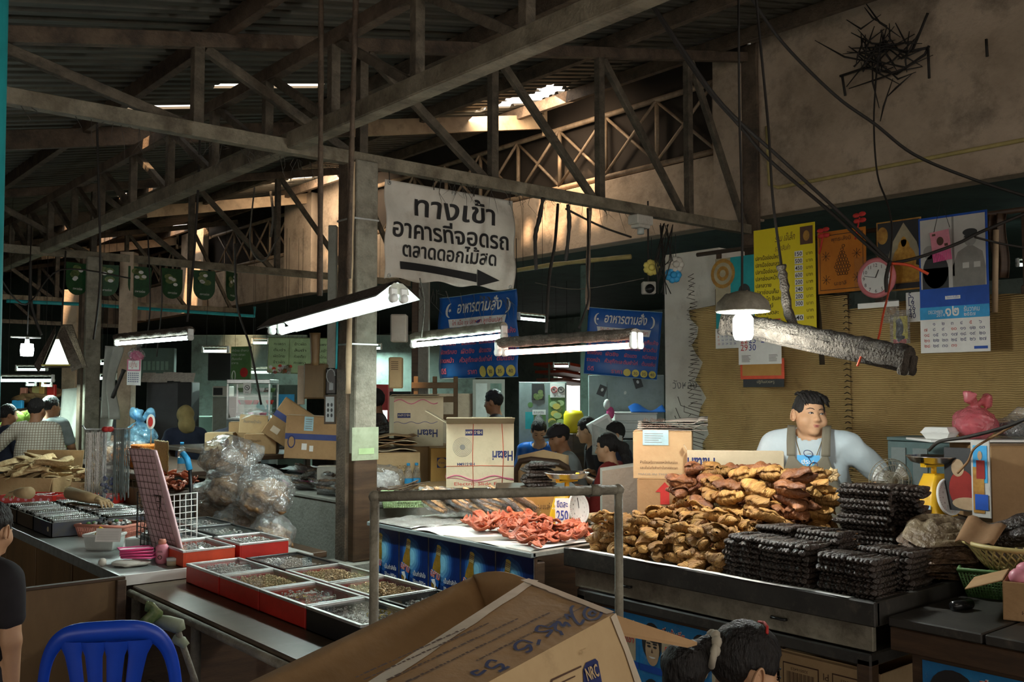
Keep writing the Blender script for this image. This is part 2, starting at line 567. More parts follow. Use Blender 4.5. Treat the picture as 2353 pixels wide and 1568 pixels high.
 def ball(s,c,r,m,n=12,T=None):
  r=(r,r,r)if not isinstance(r,(tuple,list))else r
  k=max(4,n//2)
  vs=[(c[0],c[1],c[2]-r[2])]
  fs=[]
  for i in range(1,k):
   a=pi*i/k-pi/2
   for j in range(n):
    t=2*pi*j/n
    vs.append((c[0]+r[0]*cos(a)*cos(t),c[1]+r[1]*cos(a)*sin(t),c[2]+r[2]*sin(a)))
  vs.append((c[0],c[1],c[2]+r[2]))
  for j in range(n):
   fs.append((0,1+(j+1)%n,1+j))
   fs.append((len(vs)-1,1+(k-2)*n+j,1+(k-2)*n+(j+1)%n))
  for i in range(k-2):
   for j in range(n):
    a,b_=1+i*n+j,1+i*n+(j+1)%n
    fs.append((a,b_,b_+n,a+n))
  return s.add(vs,fs,m,True,T)
 def surf(s,fn,nu,nv,m,T=None,thick=0,smooth=True,closed=False):
  """grid surface fn(u,v), u,v in 0..1; optional thickness along its normal"""
  vs=[V(fn(i/nu,j/nv))for j in range(nv+1)for i in range(nu+1)]
  w_=nu+1
  fs=[(j*w_+i,j*w_+i+1,(j+1)*w_+i+1,(j+1)*w_+i)for j in range(nv)for i in range(nu)]
  if thick:
   ns=[]
   for j in range(nv+1):
    for i in range(w_):
     du=vs[j*w_+min(i+1,nu)]-vs[j*w_+max(i-1,0)]
     dv=vs[min(j+1,nv)*w_+i]-vs[max(j-1,0)*w_+i]
     nn=du.cross(dv)
     ns.append(nn.normalized()if nn.length>1e-12 else V((0,0,1)))
   o=len(vs)
   vs=vs+[p-n_*thick for p,n_ in zip(vs,ns)]
   fs+=[tuple(o+k for k in f[::-1])for f in fs]
   rim=[i for i in range(w_)]+[j*w_+nu for j in range(1,nv+1)]+[nv*w_+i for i in range(nu-1,-1,-1)]+[j*w_ for j in range(nv-1,0,-1)]
   for a,b_ in zip(rim,rim[1:]+rim[:1]):
    fs.append((b_,a,a+o,b_+o))
  return s.add(vs,fs,m,smooth,T)
 def poly(s,pts,d,m,T=None):
  """2-D outline thickened by d downwards (local -z)"""
  n=len(pts)
  vs=[(x,y,0)for x,y in pts]+[(x,y,-d)for x,y in pts]
  fs=[tuple(range(n)),tuple(range(2*n-1,n-1,-1))]
  fs+=[(i,i+n,(i+1)%n+n,(i+1)%n)for i in range(n)]
  return s.add(vs,fs,m,False,T)
 def disc(s,x,y,rx,ry,m,T,z=.002,n=20,a0=0,a1=2*pi):
  vs=[(x+rx*cos(a0+(a1-a0)*i/n),y+ry*sin(a0+(a1-a0)*i/n),z)for i in range(n+(a1-a0<6.2))]
  return s.add(vs,[tuple(range(len(vs)))],m,False,T)
 def rect(s,x0,y0,x1,y1,m,T,z=.002):
  return s.add([(x0,y0,z),(x1,y0,z),(x1,y1,z),(x0,y1,z)],[(0,1,2,3)],m,False,T)
 def text(s,t,x,y,h,m,T,z=.003,width=None,bold=0.,shear=0.,center=False,flip=False,fn=None):
  vs,fs=textmesh(t,bold)
  if not vs:
   return s
  x0=min(p[0]for p in vs)
  x1=max(p[0]for p in vs)
  k=h
  kx=width/(x1-x0)if width else k
  ox=-(x1-x0)*kx/2 if center else 0
  sg=-1 if flip else 1
  pts=[(x+sg*((p[0]-x0)*kx+ox+shear*p[1]*k),y+sg*p[1]*k,z)for p in vs]
  if fn:
   pts=[fn(*p)for p in pts]
  return s.add(pts,fs,m,False,T)
 def mesh(s,name,org):
  me=bpy.data.meshes.new(name)
  me.from_pydata([tuple(p-org)for p in s.v],[],s.f)
  ms=[]
  for k in s.m:
   if k not in ms:
    ms.append(k)
  for k in ms:
   me.materials.append(MT[k])
  ix={k:i for i,k in enumerate(ms)}
  me.polygons.foreach_set('material_index',[ix[k]for k in s.m])
  me.polygons.foreach_set('use_smooth',s.sm)
  me.update()
  return me
 def base(s):
  xs,ys,zs=zip(*s.v)
  return V(((min(xs)+max(xs))/2,(min(ys)+max(ys))/2,min(zs)))
 def put(s,name,parent=None,label=None,cat=None,group=None,kind=None,org=None):
  if parent is not None:
   org=V(parent.get('_o',(0,0,0)))if '_o' in parent else V((0,0,0))
   o=bpy.data.objects.new(name,s.mesh(name,org))
   o['_o']=tuple(org)
   o.parent=parent
  else:
   org=s.base()if org is None else V(org)
   o=bpy.data.objects.new(name,s.mesh(name,org))
   o.location=org
   o['_o']=tuple(org)
  COL.objects.link(o)
  return tag(o,label,cat,group,kind)
def tag(o,label=None,cat=None,group=None,kind=None):
 for k,v_ in(('label',label),('category',cat),('group',group),('kind',kind)):
  if v_:
   o[k]=v_
 return o
def thing(name,label,cat,loc=(0,0,0),group=None,local=False):
 """Empty at a thing's base. local=True: its parts are built around (0,0,0)"""
 o=bpy.data.objects.new(name,None)
 o.empty_display_size=.05
 o.location=loc
 o['_o']=(0,0,0)if local else tuple(loc)
 COL.objects.link(o)
 return tag(o,label,cat,group)
def dup(src,loc,rot=(0,0,0),scl=1.,label=None,group=None):
 o=src.copy()
 COL.objects.link(o)
 o.location=loc
 o.rotation_euler=rot
 o.scale=(scl,)*3 if not isinstance(scl,(tuple,list))else scl
 for c in src.children:
  d=c.copy()
  d.parent=o
  COL.objects.link(d)
  for e in c.children:
   g=e.copy()
   g.parent=d
   COL.objects.link(g)
 if label:
  o['label']=label
 if group:
  o['group']=group
 return o
 # == smooth bodies from distance fields
def nrm3(a):
 return np.sqrt((a*a).sum(-1))
def cap(P,a,b,ra,rb=None):
 rb=ra if rb is None else rb
 a,b=np.array(a,float),np.array(b,float)
 d=b-a
 t=np.clip(((P-a)@d)/max(d@d,1e-12),0,1)
 return nrm3(P-a-t[...,None]*d)-(ra+(rb-ra)*t)
def ell(P,c,r,rot=None):
 q=P-np.array(c,float)
 if rot is not None:
  q=q@np.array(rot)
 r=np.array(r,float)
 k0=nrm3(q/r)
 k1=nrm3(q/(r*r))+1e-9
 return k0*(k0-1)/k1
def smin(a,b,k=.03):
 h=np.clip(.5+.5*(b-a)/k,0,1)
 return b+(a-b)*h-k*h*(1-h)
def sdf(fn,lo,hi,h):
 """surface nets: returns verts, quads of fn<0"""
 lo,hi=np.array(lo,float),np.array(hi,float)
 n=np.ceil((hi-lo)/h).astype(int)+1
 ax=[lo[i]+h*np.arange(n[i])for i in range(3)]
 P=np.stack(np.meshgrid(*ax,indexing='ij'),-1)
 D=fn(P)
 S=D<0
 acc=np.zeros(tuple(n-1)+(3,))
 cnt=np.zeros(tuple(n-1),int)
 fl=[]
 for a in range(3):
  i0=[slice(None)]*3
  i1=[slice(None)]*3
  i0[a]=slice(0,-1)
  i1[a]=slice(1,None)
  d0,d1=D[tuple(i0)],D[tuple(i1)]
  cr=S[tuple(i0)]!=S[tuple(i1)]
  e=np.argwhere(cr)
  if not len(e):
   continue
  t=d0[cr]/(d0[cr]-d1[cr])
  p=lo+h*e.astype(float)
  p[:,a]+=h*t
  o1,o2=(a+1)%3,(a+2)%3
  quad=[]
  ok=np.ones(len(e),bool)
  for s1,s2 in((0,0),(-1,0),(-1,-1),(0,-1)):
   c=e.copy()
   c[:,o1]+=s1
   c[:,o2]+=s2
   good=((c>=0)&(c<n-1)).all(1)
   ok&=good
   cc=np.clip(c,0,n-2)
   g=cc[good]
   np.add.at(acc,(g[:,0],g[:,1],g[:,2]),p[good])
   np.add.at(cnt,(g[:,0],g[:,1],g[:,2]),1)
   quad.append(cc)
  sg=S[tuple(i0)][cr]
  fl.append((np.stack(quad,1)[ok],sg[ok]))
 idx=-np.ones(cnt.shape,int)
 m=cnt>0
 idx[m]=np.arange(m.sum())
 vs=acc[m]/cnt[m][:,None]
 fs=[]
 for q,sg in fl:
  k=idx[q[...,0],q[...,1],q[...,2]]
  k[~sg]=k[~sg][:,::-1]
  fs+=[tuple(int(z)for z in r_)for r_ in k]
 return vs.tolist(),fs
def vnoise(P,f,seed=0):
 """cheap smooth pseudo-noise in -1..1"""
 x,y,z=P[...,0]*f+seed*1.7,P[...,1]*f+seed*.9,P[...,2]*f-seed*1.3
 return(np.sin(x+1.3*np.sin(y*.9+z*.7))*np.cos(y*1.1+np.sin(z*1.2+x*.6))+np.sin(z*1.3+x*.8)*.5)/1.5
 # == large structure: floor, walls, roof
def struct(b,name):
 return b.put(name,kind='structure',org=(0,0,0))
struct(B().bx(-9,16,-7,30,-.12,0,'concrete_floor'),'floor')
WX=7.8
RZ=lambda x:4.02+.21*(x-3.39)
def wall_hall():
 b=B()
 # right-hand high part, up to the roof, and the long beam-like wall over the hall opening
 b.bx(WX,WX+.2,-5,5.62,3.34,5.9,'plaster')
 b.bx(WX,WX+.2,5.62,30,3.32,4.05,'plaster')
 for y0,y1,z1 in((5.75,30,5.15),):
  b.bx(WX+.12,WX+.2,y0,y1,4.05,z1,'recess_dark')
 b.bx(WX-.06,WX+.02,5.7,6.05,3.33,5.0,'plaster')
 for y0,y1,z1 in((12.9,14.2,5.06),(14.4,15.4,5.0),(19.0,20.2,5.0),(22.6,23.4,5),(25,26,5)):
  b.bx(WX-.12,WX+.0,y0,y1,3.3,z1,'plaster')
 return struct(b,'wall_hall')
wall_hall()
struct(B().bx(WX-.02,WX+.01,5.55,5.68,3.2,5.0,'rusty_steel').bx(WX-.05,WX-.01,5.52,5.7,2.9,5.05,'rusty_steel'),'trim_1')
b=B()
ya,yb_=onx(1332,880,15.2).y,onx(1272,880,15.2).y
b.bx(15.2,15.35,-5,ya,0,3.45,'hall_wall').bx(15.2,15.35,yb_,30,0,3.45,'hall_wall').bx(15.2,15.35,ya,yb_,2.25,3.45,'hall_wall').bx(15.2,15.35,ya,yb_,0,.9,'hall_wall')
struct(b,'wall_far')
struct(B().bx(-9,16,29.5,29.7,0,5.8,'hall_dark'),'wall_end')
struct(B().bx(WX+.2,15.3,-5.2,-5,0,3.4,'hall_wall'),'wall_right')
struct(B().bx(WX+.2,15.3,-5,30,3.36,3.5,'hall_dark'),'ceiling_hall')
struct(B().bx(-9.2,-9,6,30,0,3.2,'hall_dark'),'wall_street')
def roof():
 """corrugated sheets running up the slope, with torn ends and open joints"""
 b=B()
 pitch=.15
 gaps=[(8.10,8.19,2.45,3.32),(7.47,7.54,3.35,4.05),(12.45,12.62,3.5,4.7),(19.0,19.6,5.5,7.7),(13.6,13.75,4.4,5.2),(16.2,16.45,3.0,5.2),(22,22.3,3,6)]
 y=-7.0
 rr=random.Random(3)
 xa=-9.0
 ROW=[xa,2.4,6.9,8.4]
 while y<29.5:
  for k in range(3):
   x0,x1=ROW[k],ROW[k+1]+.12
   segs=[(x0,x1)]
   for gy0,gy1,gx0,gx1 in gaps:
    if gy0-.075<=y<=gy1:
     ns=[]
     for a,c in segs:
      if gx1<=a or gx0>=c:
       ns.append((a,c))
      else:
       if gx0>a:
        ns.append((a,gx0+rr.uniform(-.1,.1)))
       if gx1<c:
        ns.append((gx1+rr.uniform(-.15,.15),c))
     segs=ns
     # ragged opening beside the lattice
   if k==1 and(7.3<y<8.75 or 12.7<y<13.6):
    segs=[(a,c-rr.uniform(.12,.3))for a,c in segs]
   if k==2 and(7.55<y<8.6 or 12.75<y<13.5):
    t=(y-7.4)/1.2 if y<10 else(y-12.7)/.8
    segs=[(a+.16+.25*sin(pi*t)+rr.uniform(0,.12),c)for a,c in segs]
   for a,c in segs:
    if c-a<.05:
     continue
    dz=.16+.012*k
    vs,fs=[],[]
    prof=[(0,0),(.045,0),(.065,.035),(.105,.035),(.125,0),(.15,0)]
    for xx in(a,c):
     for py,pz in prof:
      vs.append((xx,y+py,RZ(xx)+dz+pz))
    n=len(prof)
    for i in range(n-1):
     fs.append((i,i+1,n+i+1,n+i))
    b.add(vs,fs,'roof_sheet')
  y+=pitch
 return struct(b,'ceiling')
roof()
# unseen low wall, and roof extended behind the camera, added to block sky light
struct(B().bx(-9,WX,-7.2,-7,0,1.1,'hall_dark'),'wall_back_blocker')
# == roof trusses on the posts (spacing 6 m)
PY=[-.34,5.65,11.64,17.63,23.6]
PXX=3.39
ordw={5.65:'nearest',11.64:'second',17.63:'third',23.6:'farthest'}
def truss(y,nm):
 t=thing('roof_truss',f'{nm} rust-stained steel roof truss crossing from the aisle post to the hall wall','truss',(PXX,y,3.19))
 B().bar((-3.5,y,RZ(-3.5)),(WX,y,RZ(WX)),.07,.09,'rusty_steel').put('top_chord',t)
 b=B().bar((-3.5,y,3.2),(WX,y,3.2),.09,.05,'truss_paint')
 b.bar((-3.5,y-.045,3.215),(WX,y-.045,3.215),.012,.09,'truss_paint')
 b.put('bottom_chord',t)
 k=0
 for i in range(-5,4):
  x=PXX+i*1.16
  B().bar((x,y,3.2),(x,y,RZ(x)),.065,.065,'truss_dark').put('upright',t)
  if i<3:
   x2=x+1.1
   B().bar((x+.05,y+.01,RZ(x)-.04),(x2,y+.01,3.24),.05,.06,'truss_dark').put('diagonal',t)
  k+=1
 x=PXX+3*1.16
 B().bar((x+.04,y,RZ(x)-.04),(WX-.1,y,3.24),.05,.06,'truss_dark').put('diagonal',t)
for y in PY[1:]:
 truss(y,ordw[y])
def long_truss(x,ys,nm,z1=3.78):
 t=thing('roof_truss',nm,'truss',(x,ys[0],3.19))
 b=B().bar((x,ys[0],3.22),(x,ys[1],3.22),.1,.05,'truss_paint')
 b.bar((x-.05,ys[0],3.25),(x-.05,ys[1],3.25),.012,.1,'truss_paint').put('bottom_chord',t)
 B().bar((x,ys[0],z1),(x,ys[1],z1),.07,.09,'rusty_steel').put('top_chord',t)
 y=ys[0]+.4
 i=0
 while y<ys[1]-1:
  B().bar((x,y,3.24),(x,y,z1),.06,.06,'truss_dark').put('upright',t)
  B().bar((x+.01,y,3.26),(x+.01,y+.85,z1-.03),.05,.05,'truss_dark').put('diagonal',t)
  y+=.9
  i+=1
long_truss(2.86,(.2,29),'long steel truss running down the aisle beside the posts')
for i,x in enumerate((-.2,2.42,4.4,5.9,7.3)):
 B().bar((x,-6,RZ(x)+.1),(x,29,RZ(x)+.1),.06,.13,'rusty_steel').put('roof_purlin',None,['brown steel purlin over the street side of the aisle','brown steel purlin just above the long aisle truss','brown steel purlin between aisle post and stalls','brown steel purlin over the food stalls','brown steel purlin under the torn roof edge by the lattice'][i],'purlin')
for y,nm in((2.65,'nearest plain'),(8.6,'sunlit'),(14.6,'second sunlit'),(20.6,'far')):
 b=B().bar((-3,y,RZ(-3)+.0),(5.0,y,RZ(5.0)),.05,.16,'rusty_steel')
 b.bar((5.0,y,RZ(5.0)),(WX-.05,y,RZ(WX-.05)),.05,.17,'beam_paint')
 b.box((WX-.06,y,RZ(WX)-.02),(.05,.05,.34),'beam_paint')
 b.put('roof_rafter',None,nm+' steel channel rafter running up to the hall wall','rafter')
def post(y,nm,z0):
 t=thing('steel_post',nm,'post',(PXX,y,0))
 b=B().bx(PXX-.085,PXX+.085,y-.085,y+.085,z0,3.2,'grey_steel')
 b.bx(PXX-.115,PXX-.085,y-.02,y+.11,z0,3.2,'rusty_steel')
 b.put('shaft',t)
 B().bx(PXX-.16,PXX+.10,y-.13,y+.15,0,z0,'cement',b=.01).put('plinth',t)
 if y==5.65:
  for z in(1.94,2.79):
   B().bx(PXX-.12,PXX+.09,y-.09,y+.12,z,z+.012,'alu').put('strap',t)
  b=B()
  T=FY(PXX-.09,y-.088,1.19)
  b.bx(-.02,.185,-.02,.2,0,.006,'packet_green',T=T)
  b.rect(.03,.02,.15,.06,'mint_plastic',T,.008)
  b.put('taped_bag',t,'greenish packet taped round the post')
  B().bx(PXX-.09,PXX+.09,y-.092,y+.09,z0,1.22,'wood_dark').put('painted_foot',t,'dark brown painted lower part')
 return t
post(5.65,'grey steel post by the white hanging banner',.5)
post(11.64,'thin steel post beside the hanging green pennants',.1)
post(17.63,'far steel post in the dark end of the aisle',.1)
def lattice():
 t=thing('lattice_truss','welded pipe lattice with crosses standing on the hall wall top','truss',(WX+.04,6.1,4.06))
 x=WX+.04
 for ya,yb in((6.1,12.8),(15.5,18.9),(20.3,22.5),(23.5,24.9)):
  B().tube([(x,ya,4.1),(x,yb,4.1)],.032,'lattice_steel',10).put('bottom_pipe',t)
  B().tube([(x,ya,4.82),(x,yb,4.82)],.032,'lattice_steel',10).put('top_pipe',t)
  y=ya
  while y<yb-.5:
   B().tube([(x,y,4.1),(x,y,4.82)],.026,'lattice_steel',8).put('upright',t)
   b=B().tube([(x,y,4.12),(x,y+.78,4.8)],.018,'lattice_steel',8)
   b.tube([(x-.02,y+.78,4.12),(x-.02,y,4.8)],.018,'lattice_steel',8).put('cross_brace',t)
   y+=.78
lattice()
# conduit along the high wall
B().tube([(WX-.03,5.42,4.2),(WX-.03,5.4,3.62),(WX-.03,5.3,3.58),(WX-.03,-3,3.60)],.018,'yellow_basket',8).put('conduit_pipe',None,'thin painted conduit pipe along the high plaster wall','pipe')
# green duct boxes inside the hall opening
B().bx(WX+.3,WX+.8,-2,2.9,3.0,3.3,'plaster_green').put('duct_box',None,'dark green duct under the high wall over the calendars','duct')
# teal pole close at the picture edge
B().tube([dep(-46,1700,2.1),dep(-9,-60,2.1)],.026,'teal_paint',16).put('teal_pole',None,'turquoise painted pole close by at the picture edge','pole')
# blue water pipe across the back
B().tube([ony(15,692,12.5),ony(200,700,12.5),ony(585,727,12.5),ony(585,705,12.5)],.022,'teal_paint',8).put('water_pipe',None,'blue water pipe crossing behind the green pennants','pipe')
# == people
def rotm(yaw=0,pitch=0,roll=0):
 return np.array(Euler((rad(pitch),rad(roll),rad(yaw)),'XYZ').to_matrix())
def hand_mesh(b,wr,dr,up,m,side,curl=.5,s=1.):
 """palm, four unequal bent fingers and a thumb; dr = direction of the hand, up = back of the hand"""
 dr=V(dr).normalized()
 lat=dr.cross(V(up)).normalized()*side
 nr=lat.cross(dr)*side
 wr=V(wr)
 def W(a,l,n_):
  return tuple(wr+dr*a*s+lat*l*s+nr*n_*s)
 segs=[(W(-.03,0,0),W(.02,0,0),.025,.026),(W(.02,-.018,0),W(.075,-.028,0),.016,.012),(W(.02,0,0),W(.08,-.006,0),.017,.013),(W(.02,.018,0),W(.075,.022,0),.016,.012)]
 for l,ln in((-.031,.055),(-.011,.07),(.010,.066),(.030,.05)):
  k1,k2=ln*.5,ln*.8
  p1=W(.078,l,0)
  p2=W(.078+k1*cos(curl),l*1.05,-k1*sin(curl))
  p3=W(.078+k1*cos(curl)+k2*.75*cos(curl*2.2),l*1.05,-k1*sin(curl)-k2*.75*sin(curl*2.2))
  segs+=[(p1,p2,.0092,.0082),(p2,p3,.0082,.0068)]
 p1,p2,p3=W(.015,-.022,-.004),W(.05,-.052,-.014),W(.078,-.06,-.026)
 segs+=[(p1,p2,.012,.010),(p2,p3,.0098,.008)]
 def fn(P):
  d=None
  for a,c,r0,r1 in segs:
   e=cap(P,a,c,r0*s,r1*s)
   d=e if d is None else smin(d,e,.006)
  return d
 pts=np.array([q for sg in segs for q in sg[:2]])
 vs,fs=sdf(fn,pts.min(0)-.035,pts.max(0)+.035,.0055)
 b.add(vs,fs,m,True)
def person(label,loc,yaw,scale=1.,pose='stand',top='tee_white',bottom='trousers',hair='short',skin='skin_tan',head=(0,0,0),lean=0.,arms=None,fat=1.,h=.013,sleeve=.75,detail=False,group=None,face=1.,hat=None,low=None,hands=True,neck=0.,eyes=True):
 o=0. if pose=='stand' else-.42
 t=thing('person',label,'person',loc,group,local=True)
 t.rotation_euler=(0,0,rad(yaw))
 t.scale=(scale,)*3
 def J(x,y,z):
  return(x,y+lean*max(0,z-.9),z+o)
 fx=1+(fat-1)*.55
 shR,shL=J(.185*fx,0,1.34),J(-.185*fx,0,1.34)
 if arms is None:
  arms=((J(.24*fx,.02,1.06),J(.22*fx,.18,.90)),(J(-.24*fx,.02,1.06),J(-.22*fx,.18,.90)))
 H=np.array(J(0,.03,1.55-neck))
 Rh=rotm(*head)
 def Q(P):
  q=P.copy()
  q[...,2]-=o
  q[...,1]=(q[...,1]-lean*np.maximum(0,q[...,2]-.9))/(.74+.12*(fat-1))
  return q
 def torso(P,g=0.):
  q=Q(P)
  d=smin(cap(q,(0,0,.92),(0,.0,1.10),.165*fat+g,.155*fat+g),cap(q,(0,0,1.12),(0,0,1.27),.155*fat+g,.150*fx+g),.06)
  return smin(d,cap(q,(-.14*fx,-.01,1.345),(.14*fx,-.01,1.345),.066+g),.07)
 def armf(P,g=0.,upto=1.):
  d=None
  for sh,(el,wr)in((shR,arms[0]),(shL,arms[1])):
   e=cap(P,sh,el,.054*fx+g,.043*fx+g)
   e=smin(e,cap(P,el,wr,.043*fx+g,.028+g),.02)
   d=e if d is None else np.minimum(d,e)
  return d
 def legs(P,g=0.):
  d=None
  for s in(-1,1):
   hp=(.095*s*fx,0,.90+o)
   if pose=='stand':
    kn,ft=(.10*s,.01,.48),(.10*s,-.02,.07)
   else:
    kn,ft=(.13*s,.42,.50),(.13*s,.40,.08)
   e=smin(cap(P,hp,kn,.092*fx+g,.062+g),cap(P,kn,ft,.062+g,.042+g),.03)
   d=e if d is None else np.minimum(d,e)
   if g==0:
    d=smin(d,cap(P,ft,(ft[0]+.02*s,ft[1]+.15,.04),.042,.032),.03)
  return d
 def headf(P):
  p=(P-H)@Rh
  d=smin(ell(p,(0,-.012,.022),(.077,.094,.098)),ell(p,(0,.022,-.048),(.061*face,.066,.074)),.035)
  for s in(-1,1):
   d=smin(d,ell(p,(.04*s*face,.05,-.035),(.03,.03,.03)),.03)
   d=smin(d,ell(p,(.079*s,-.006,-.008),(.011,.021,.033)),.008)
   d=-smin(-d,ell(p,(.031*s,.104,.008),(.021,.02,.012)),.012)
   d=smin(d,ell(p,(.012*s,.094,-.031),(.011,.012,.009)),.008)
  d=smin(d,cap(p,(0,.083,.008),(0,.104,-.026),.009,.0125),.014)
  d=smin(d,ell(p,(0,.083,-.063),(.027,.013,.014)),.015)
  return smin(d,ell(p,(0,.072,-.098),(.026,.02,.018)),.025)
 def body(P):
  d=torso(P,-.012)
  d=smin(d,armf(P),.04)
  d=smin(d,legs(P),.04)
  d=smin(d,cap(P,J(0,-.015,1.33),J(0,.01,1.48),.064*fx,.054*fx),.035)
  return smin(d,headf(P),.022)
 ys=[a[k][1]for a in arms for k in(0,1)]
 xs=[a[k][0]for a in arms for k in(0,1)]
 zs=[a[k][2]for a in arms for k in(0,1)]
 lo=[min(-.30*fx,min(xs)-.09),min(-.24*fx,min(ys)-.09),-.02]
 hi=[max(.30*fx,max(xs)+.09),max(.26*fx,max(ys)+.09,.05+H[1]+.12,.62 if pose!='stand' else 0),max(H[2]+.17,max(zs)+.09)]
 lo[1]=min(lo[1],H[1]-.16)
 if low is not None:
  lo[2]=low
 b=B()
 vs,fs=sdf(body,lo,hi,h)
 b.add(vs,fs,skin,True)
 if hands:
  for(el,wr),sd in((arms[0],1),(arms[1],-1)):
   dr=V(wr)-V(el)
   hand_mesh(b,V(wr)+dr.normalized()*.015,dr,(0,.2,1)if abs(dr.normalized().z)<.8 else(sd,.2,0),skin,sd)
 if detail:
  for s in(-1,1):
   E_=M([list(Rh[i])+[H[i]]for i in range(3)]+[[0,0,0,1]])@frame((.083*s,-.008,-.008),(-.35*s,.94,.1),(0,-.1,1))
   b.surf(lambda u,v:V((.019*v*cos(2*pi*u)*(1-.25*sin(2*pi*u))*-1,.033*v*sin(2*pi*u),s*(.004+.010*v*v-.004*sin(9*v)*(v>.3)))),20,7,skin,thick=.003*s,T=E_)
   b.tube([E_@V((-.019*cos(a)*(1-.25*sin(a)),.033*sin(a),s*.014))for a in np.linspace(-.9,4.2,18)],.0034,skin,6)
 b.put('body',t)
 # shirt
 zc=1.415
 def shirt(P):
  d=torso(P,.012)
  for sh,(el,wr)in((shR,arms[0]),(shL,arms[1])):
   e=V(sh).lerp(V(el),min(1,sleeve))
   d=smin(d,cap(P,sh,tuple(e),.068*(1+.5*(fx-1)),.066*(1+.5*(fx-1))),.045)
   if sleeve>1:
    d=smin(d,cap(P,tuple(e),tuple(V(el).lerp(V(wr),sleeve-1)),.062,.045),.03)
  d=d+.006*vnoise(P,26,2)
  d=np.maximum(d,-cap(P,J(0,.02,1.40),J(0,.03,1.62),.082*fx,.09))
  return np.maximum(d,(.80+o if pose=='stand' else.42)-P[...,2])
 vs,fs=sdf(shirt,[lo[0],lo[1],max(lo[2],.38)],[hi[0],hi[1],H[2]],h)
 B().add(vs,fs,top,True).put('shirt',t)
 def pants(P):
  d=smin(torso(P,.004),legs(P,.014),.04)
  return np.maximum(np.maximum(d,P[...,2]-(.95+o)),.12-P[...,2])
 vs,fs=sdf(pants,[lo[0],lo[1],max(lo[2],.1)],[hi[0],hi[1],1.0+o],max(h,.014))
 if fs:
  B().add(vs,fs,bottom,True).put('trousers',t)
  # hair
 M4=M([list(Rh[i])+[H[i]]for i in range(3)]+[[0,0,0,1]])
 def hairf(p):
  d=ell(p,(0,-.018,.034),(.086,.102,.102))+.004*vnoise(p,95,1)+.003*vnoise(p,190,4)
  yb=.034 if hair!='fringe' else.05
  rem=np.maximum(yb-p[...,1]+.25*np.abs(p[...,0]),p[...,2]-(.058 if hair!='bald' else.2))
  d=np.maximum(d,-rem)
  ear=np.maximum(-.026-p[...,1],p[...,2]-.004)
  if hair in('short','fringe','bun','tail'):
   d=np.maximum(d,-ear)
   d=np.maximum(d,-.085-p[...,2])
  if hair=='bun':
   d=smin(d,ell(p,(0,-.105,.085),(.045,.045,.04))+.004*vnoise(p,110),.02)
  if hair=='tail':
   d=smin(d,cap(p,(0,-.10,.03),(0,-.15,-.02),.03,.045),.02)
   d=smin(d,cap(p,(0,-.15,-.03),(0,-.16,-.24),.05,.03)+.006*vnoise(p,80),.03)
  if hair=='long':
   d=smin(d,cap(p,(0,-.075,0),(0,-.10,-.2),.08,.07)+.005*vnoise(p,80),.03)
  return d
 if hair:
  hb=B(M4)
  vs,fs=sdf(hairf,(-.13,-.24,-.30),(.13,.12,.17),max(.007,h*.7))
  hb.add(vs,fs,'hair',True)
  hb.put('hair',t)
 if hat=='cap':
  hb=B(M4)
  def capf(p):
   d=ell(p,(0,-.01,.05),(.094,.115,.075))+.004*vnoise(p,60)
   d=np.maximum(d,.028-p[...,2])
   return smin(d,ell(p,(0,.10,.035),(.07,.05,.012)),.02)
  vs,fs=sdf(capf,(-.13,-.15,0),(.13,.18,.16),.009)
  hb.add(vs,fs,'cloth_dark',True)
  hb.put('flat_cap',t)
 if hat=='scarf':
  hb=B(M4)
  def sc_(p):
   return np.maximum(smin(ell(p,(0,-.02,.02),(.10,.115,.12)),ell(p,(0,-.05,-.12),(.10,.09,.11)),.04)+.006*vnoise(p,40),-np.maximum(.045-p[...,1],np.abs(p[...,0])-.055))
  vs,fs=sdf(sc_,(-.14,-.2,-.26),(.14,.14,.17),.01)
  hb.add(vs,fs,'cloth_mustard',True)
  hb.put('headscarf',t)
  # eyes and brows on every face; lips and lids where the face is large
 for s in(-1,1):
  e=B(M4)
  if not eyes:
   e.tube([(s*.018,.0835,.003),(s*.031,.0845,.0),(s*.045,.078,.004)],.0016,'hair',5)
  elif detail:
   e.ball((.031*s,.0805,.007),(.0125,.007,.0045),'eye_white',10)
   e.ball((.031*s-.0015,.0852,.007),(.0052,.0035,.0044),'dark',8)
  else:
   e.ball((.031*s,.0825,.006),(.013,.006,.0028),'dark',8)
  if detail:
   e.tube([(s*(.017),.0845,.0045),(s*.023,.0885,.0105),(s*.031,.0895,.0125),(s*.039,.0865,.011),(s*.046,.079,.006)],.0016,'hair',6)
  e.put('eye',t)
  bw=B(M4)
  zz=.031
  bw.tube([(s*.013,.0845,zz-.003),(s*.025,.085,zz+.003),(s*.038,.079,zz+.004),(s*.052,.066,zz-.003)],[.0016,.0024,.0022,.001],'hair',6)
  bw.put('eyebrow',t)
 if detail:
  lp=B(M4)
  lp.ball((0,.0915,-.0585),(.021,.0065,.0042),'lip',12)
  lp.ball((0,.0905,-.0665),(.018,.007,.005),'lip',12)
  lp.tube([(-.022,.087,-.0615),(0,.0985,-.0625),(.022,.087,-.0615)],.0012,'ink_brown',5)
  lp.put('lips',t)
 return t,M4
def stool(loc,m='red_gloss',hgt=.45,lab='plastic stool under a seated diner'):
 t=thing('plastic_stool',lab,'stool',(loc[0],loc[1],0))
 B().bx(loc[0]-.15,loc[0]+.15,loc[1]-.15,loc[1]+.15,hgt-.03,hgt,m).put('seat',t)
 for sx in(-1,1):
  for sy in(-1,1):
   B().bar((loc[0]+sx*.12,loc[1]+sy*.12,hgt-.02),(loc[0]+sx*.15,loc[1]+sy*.15,0),.03,.03,m).put('leg',t)
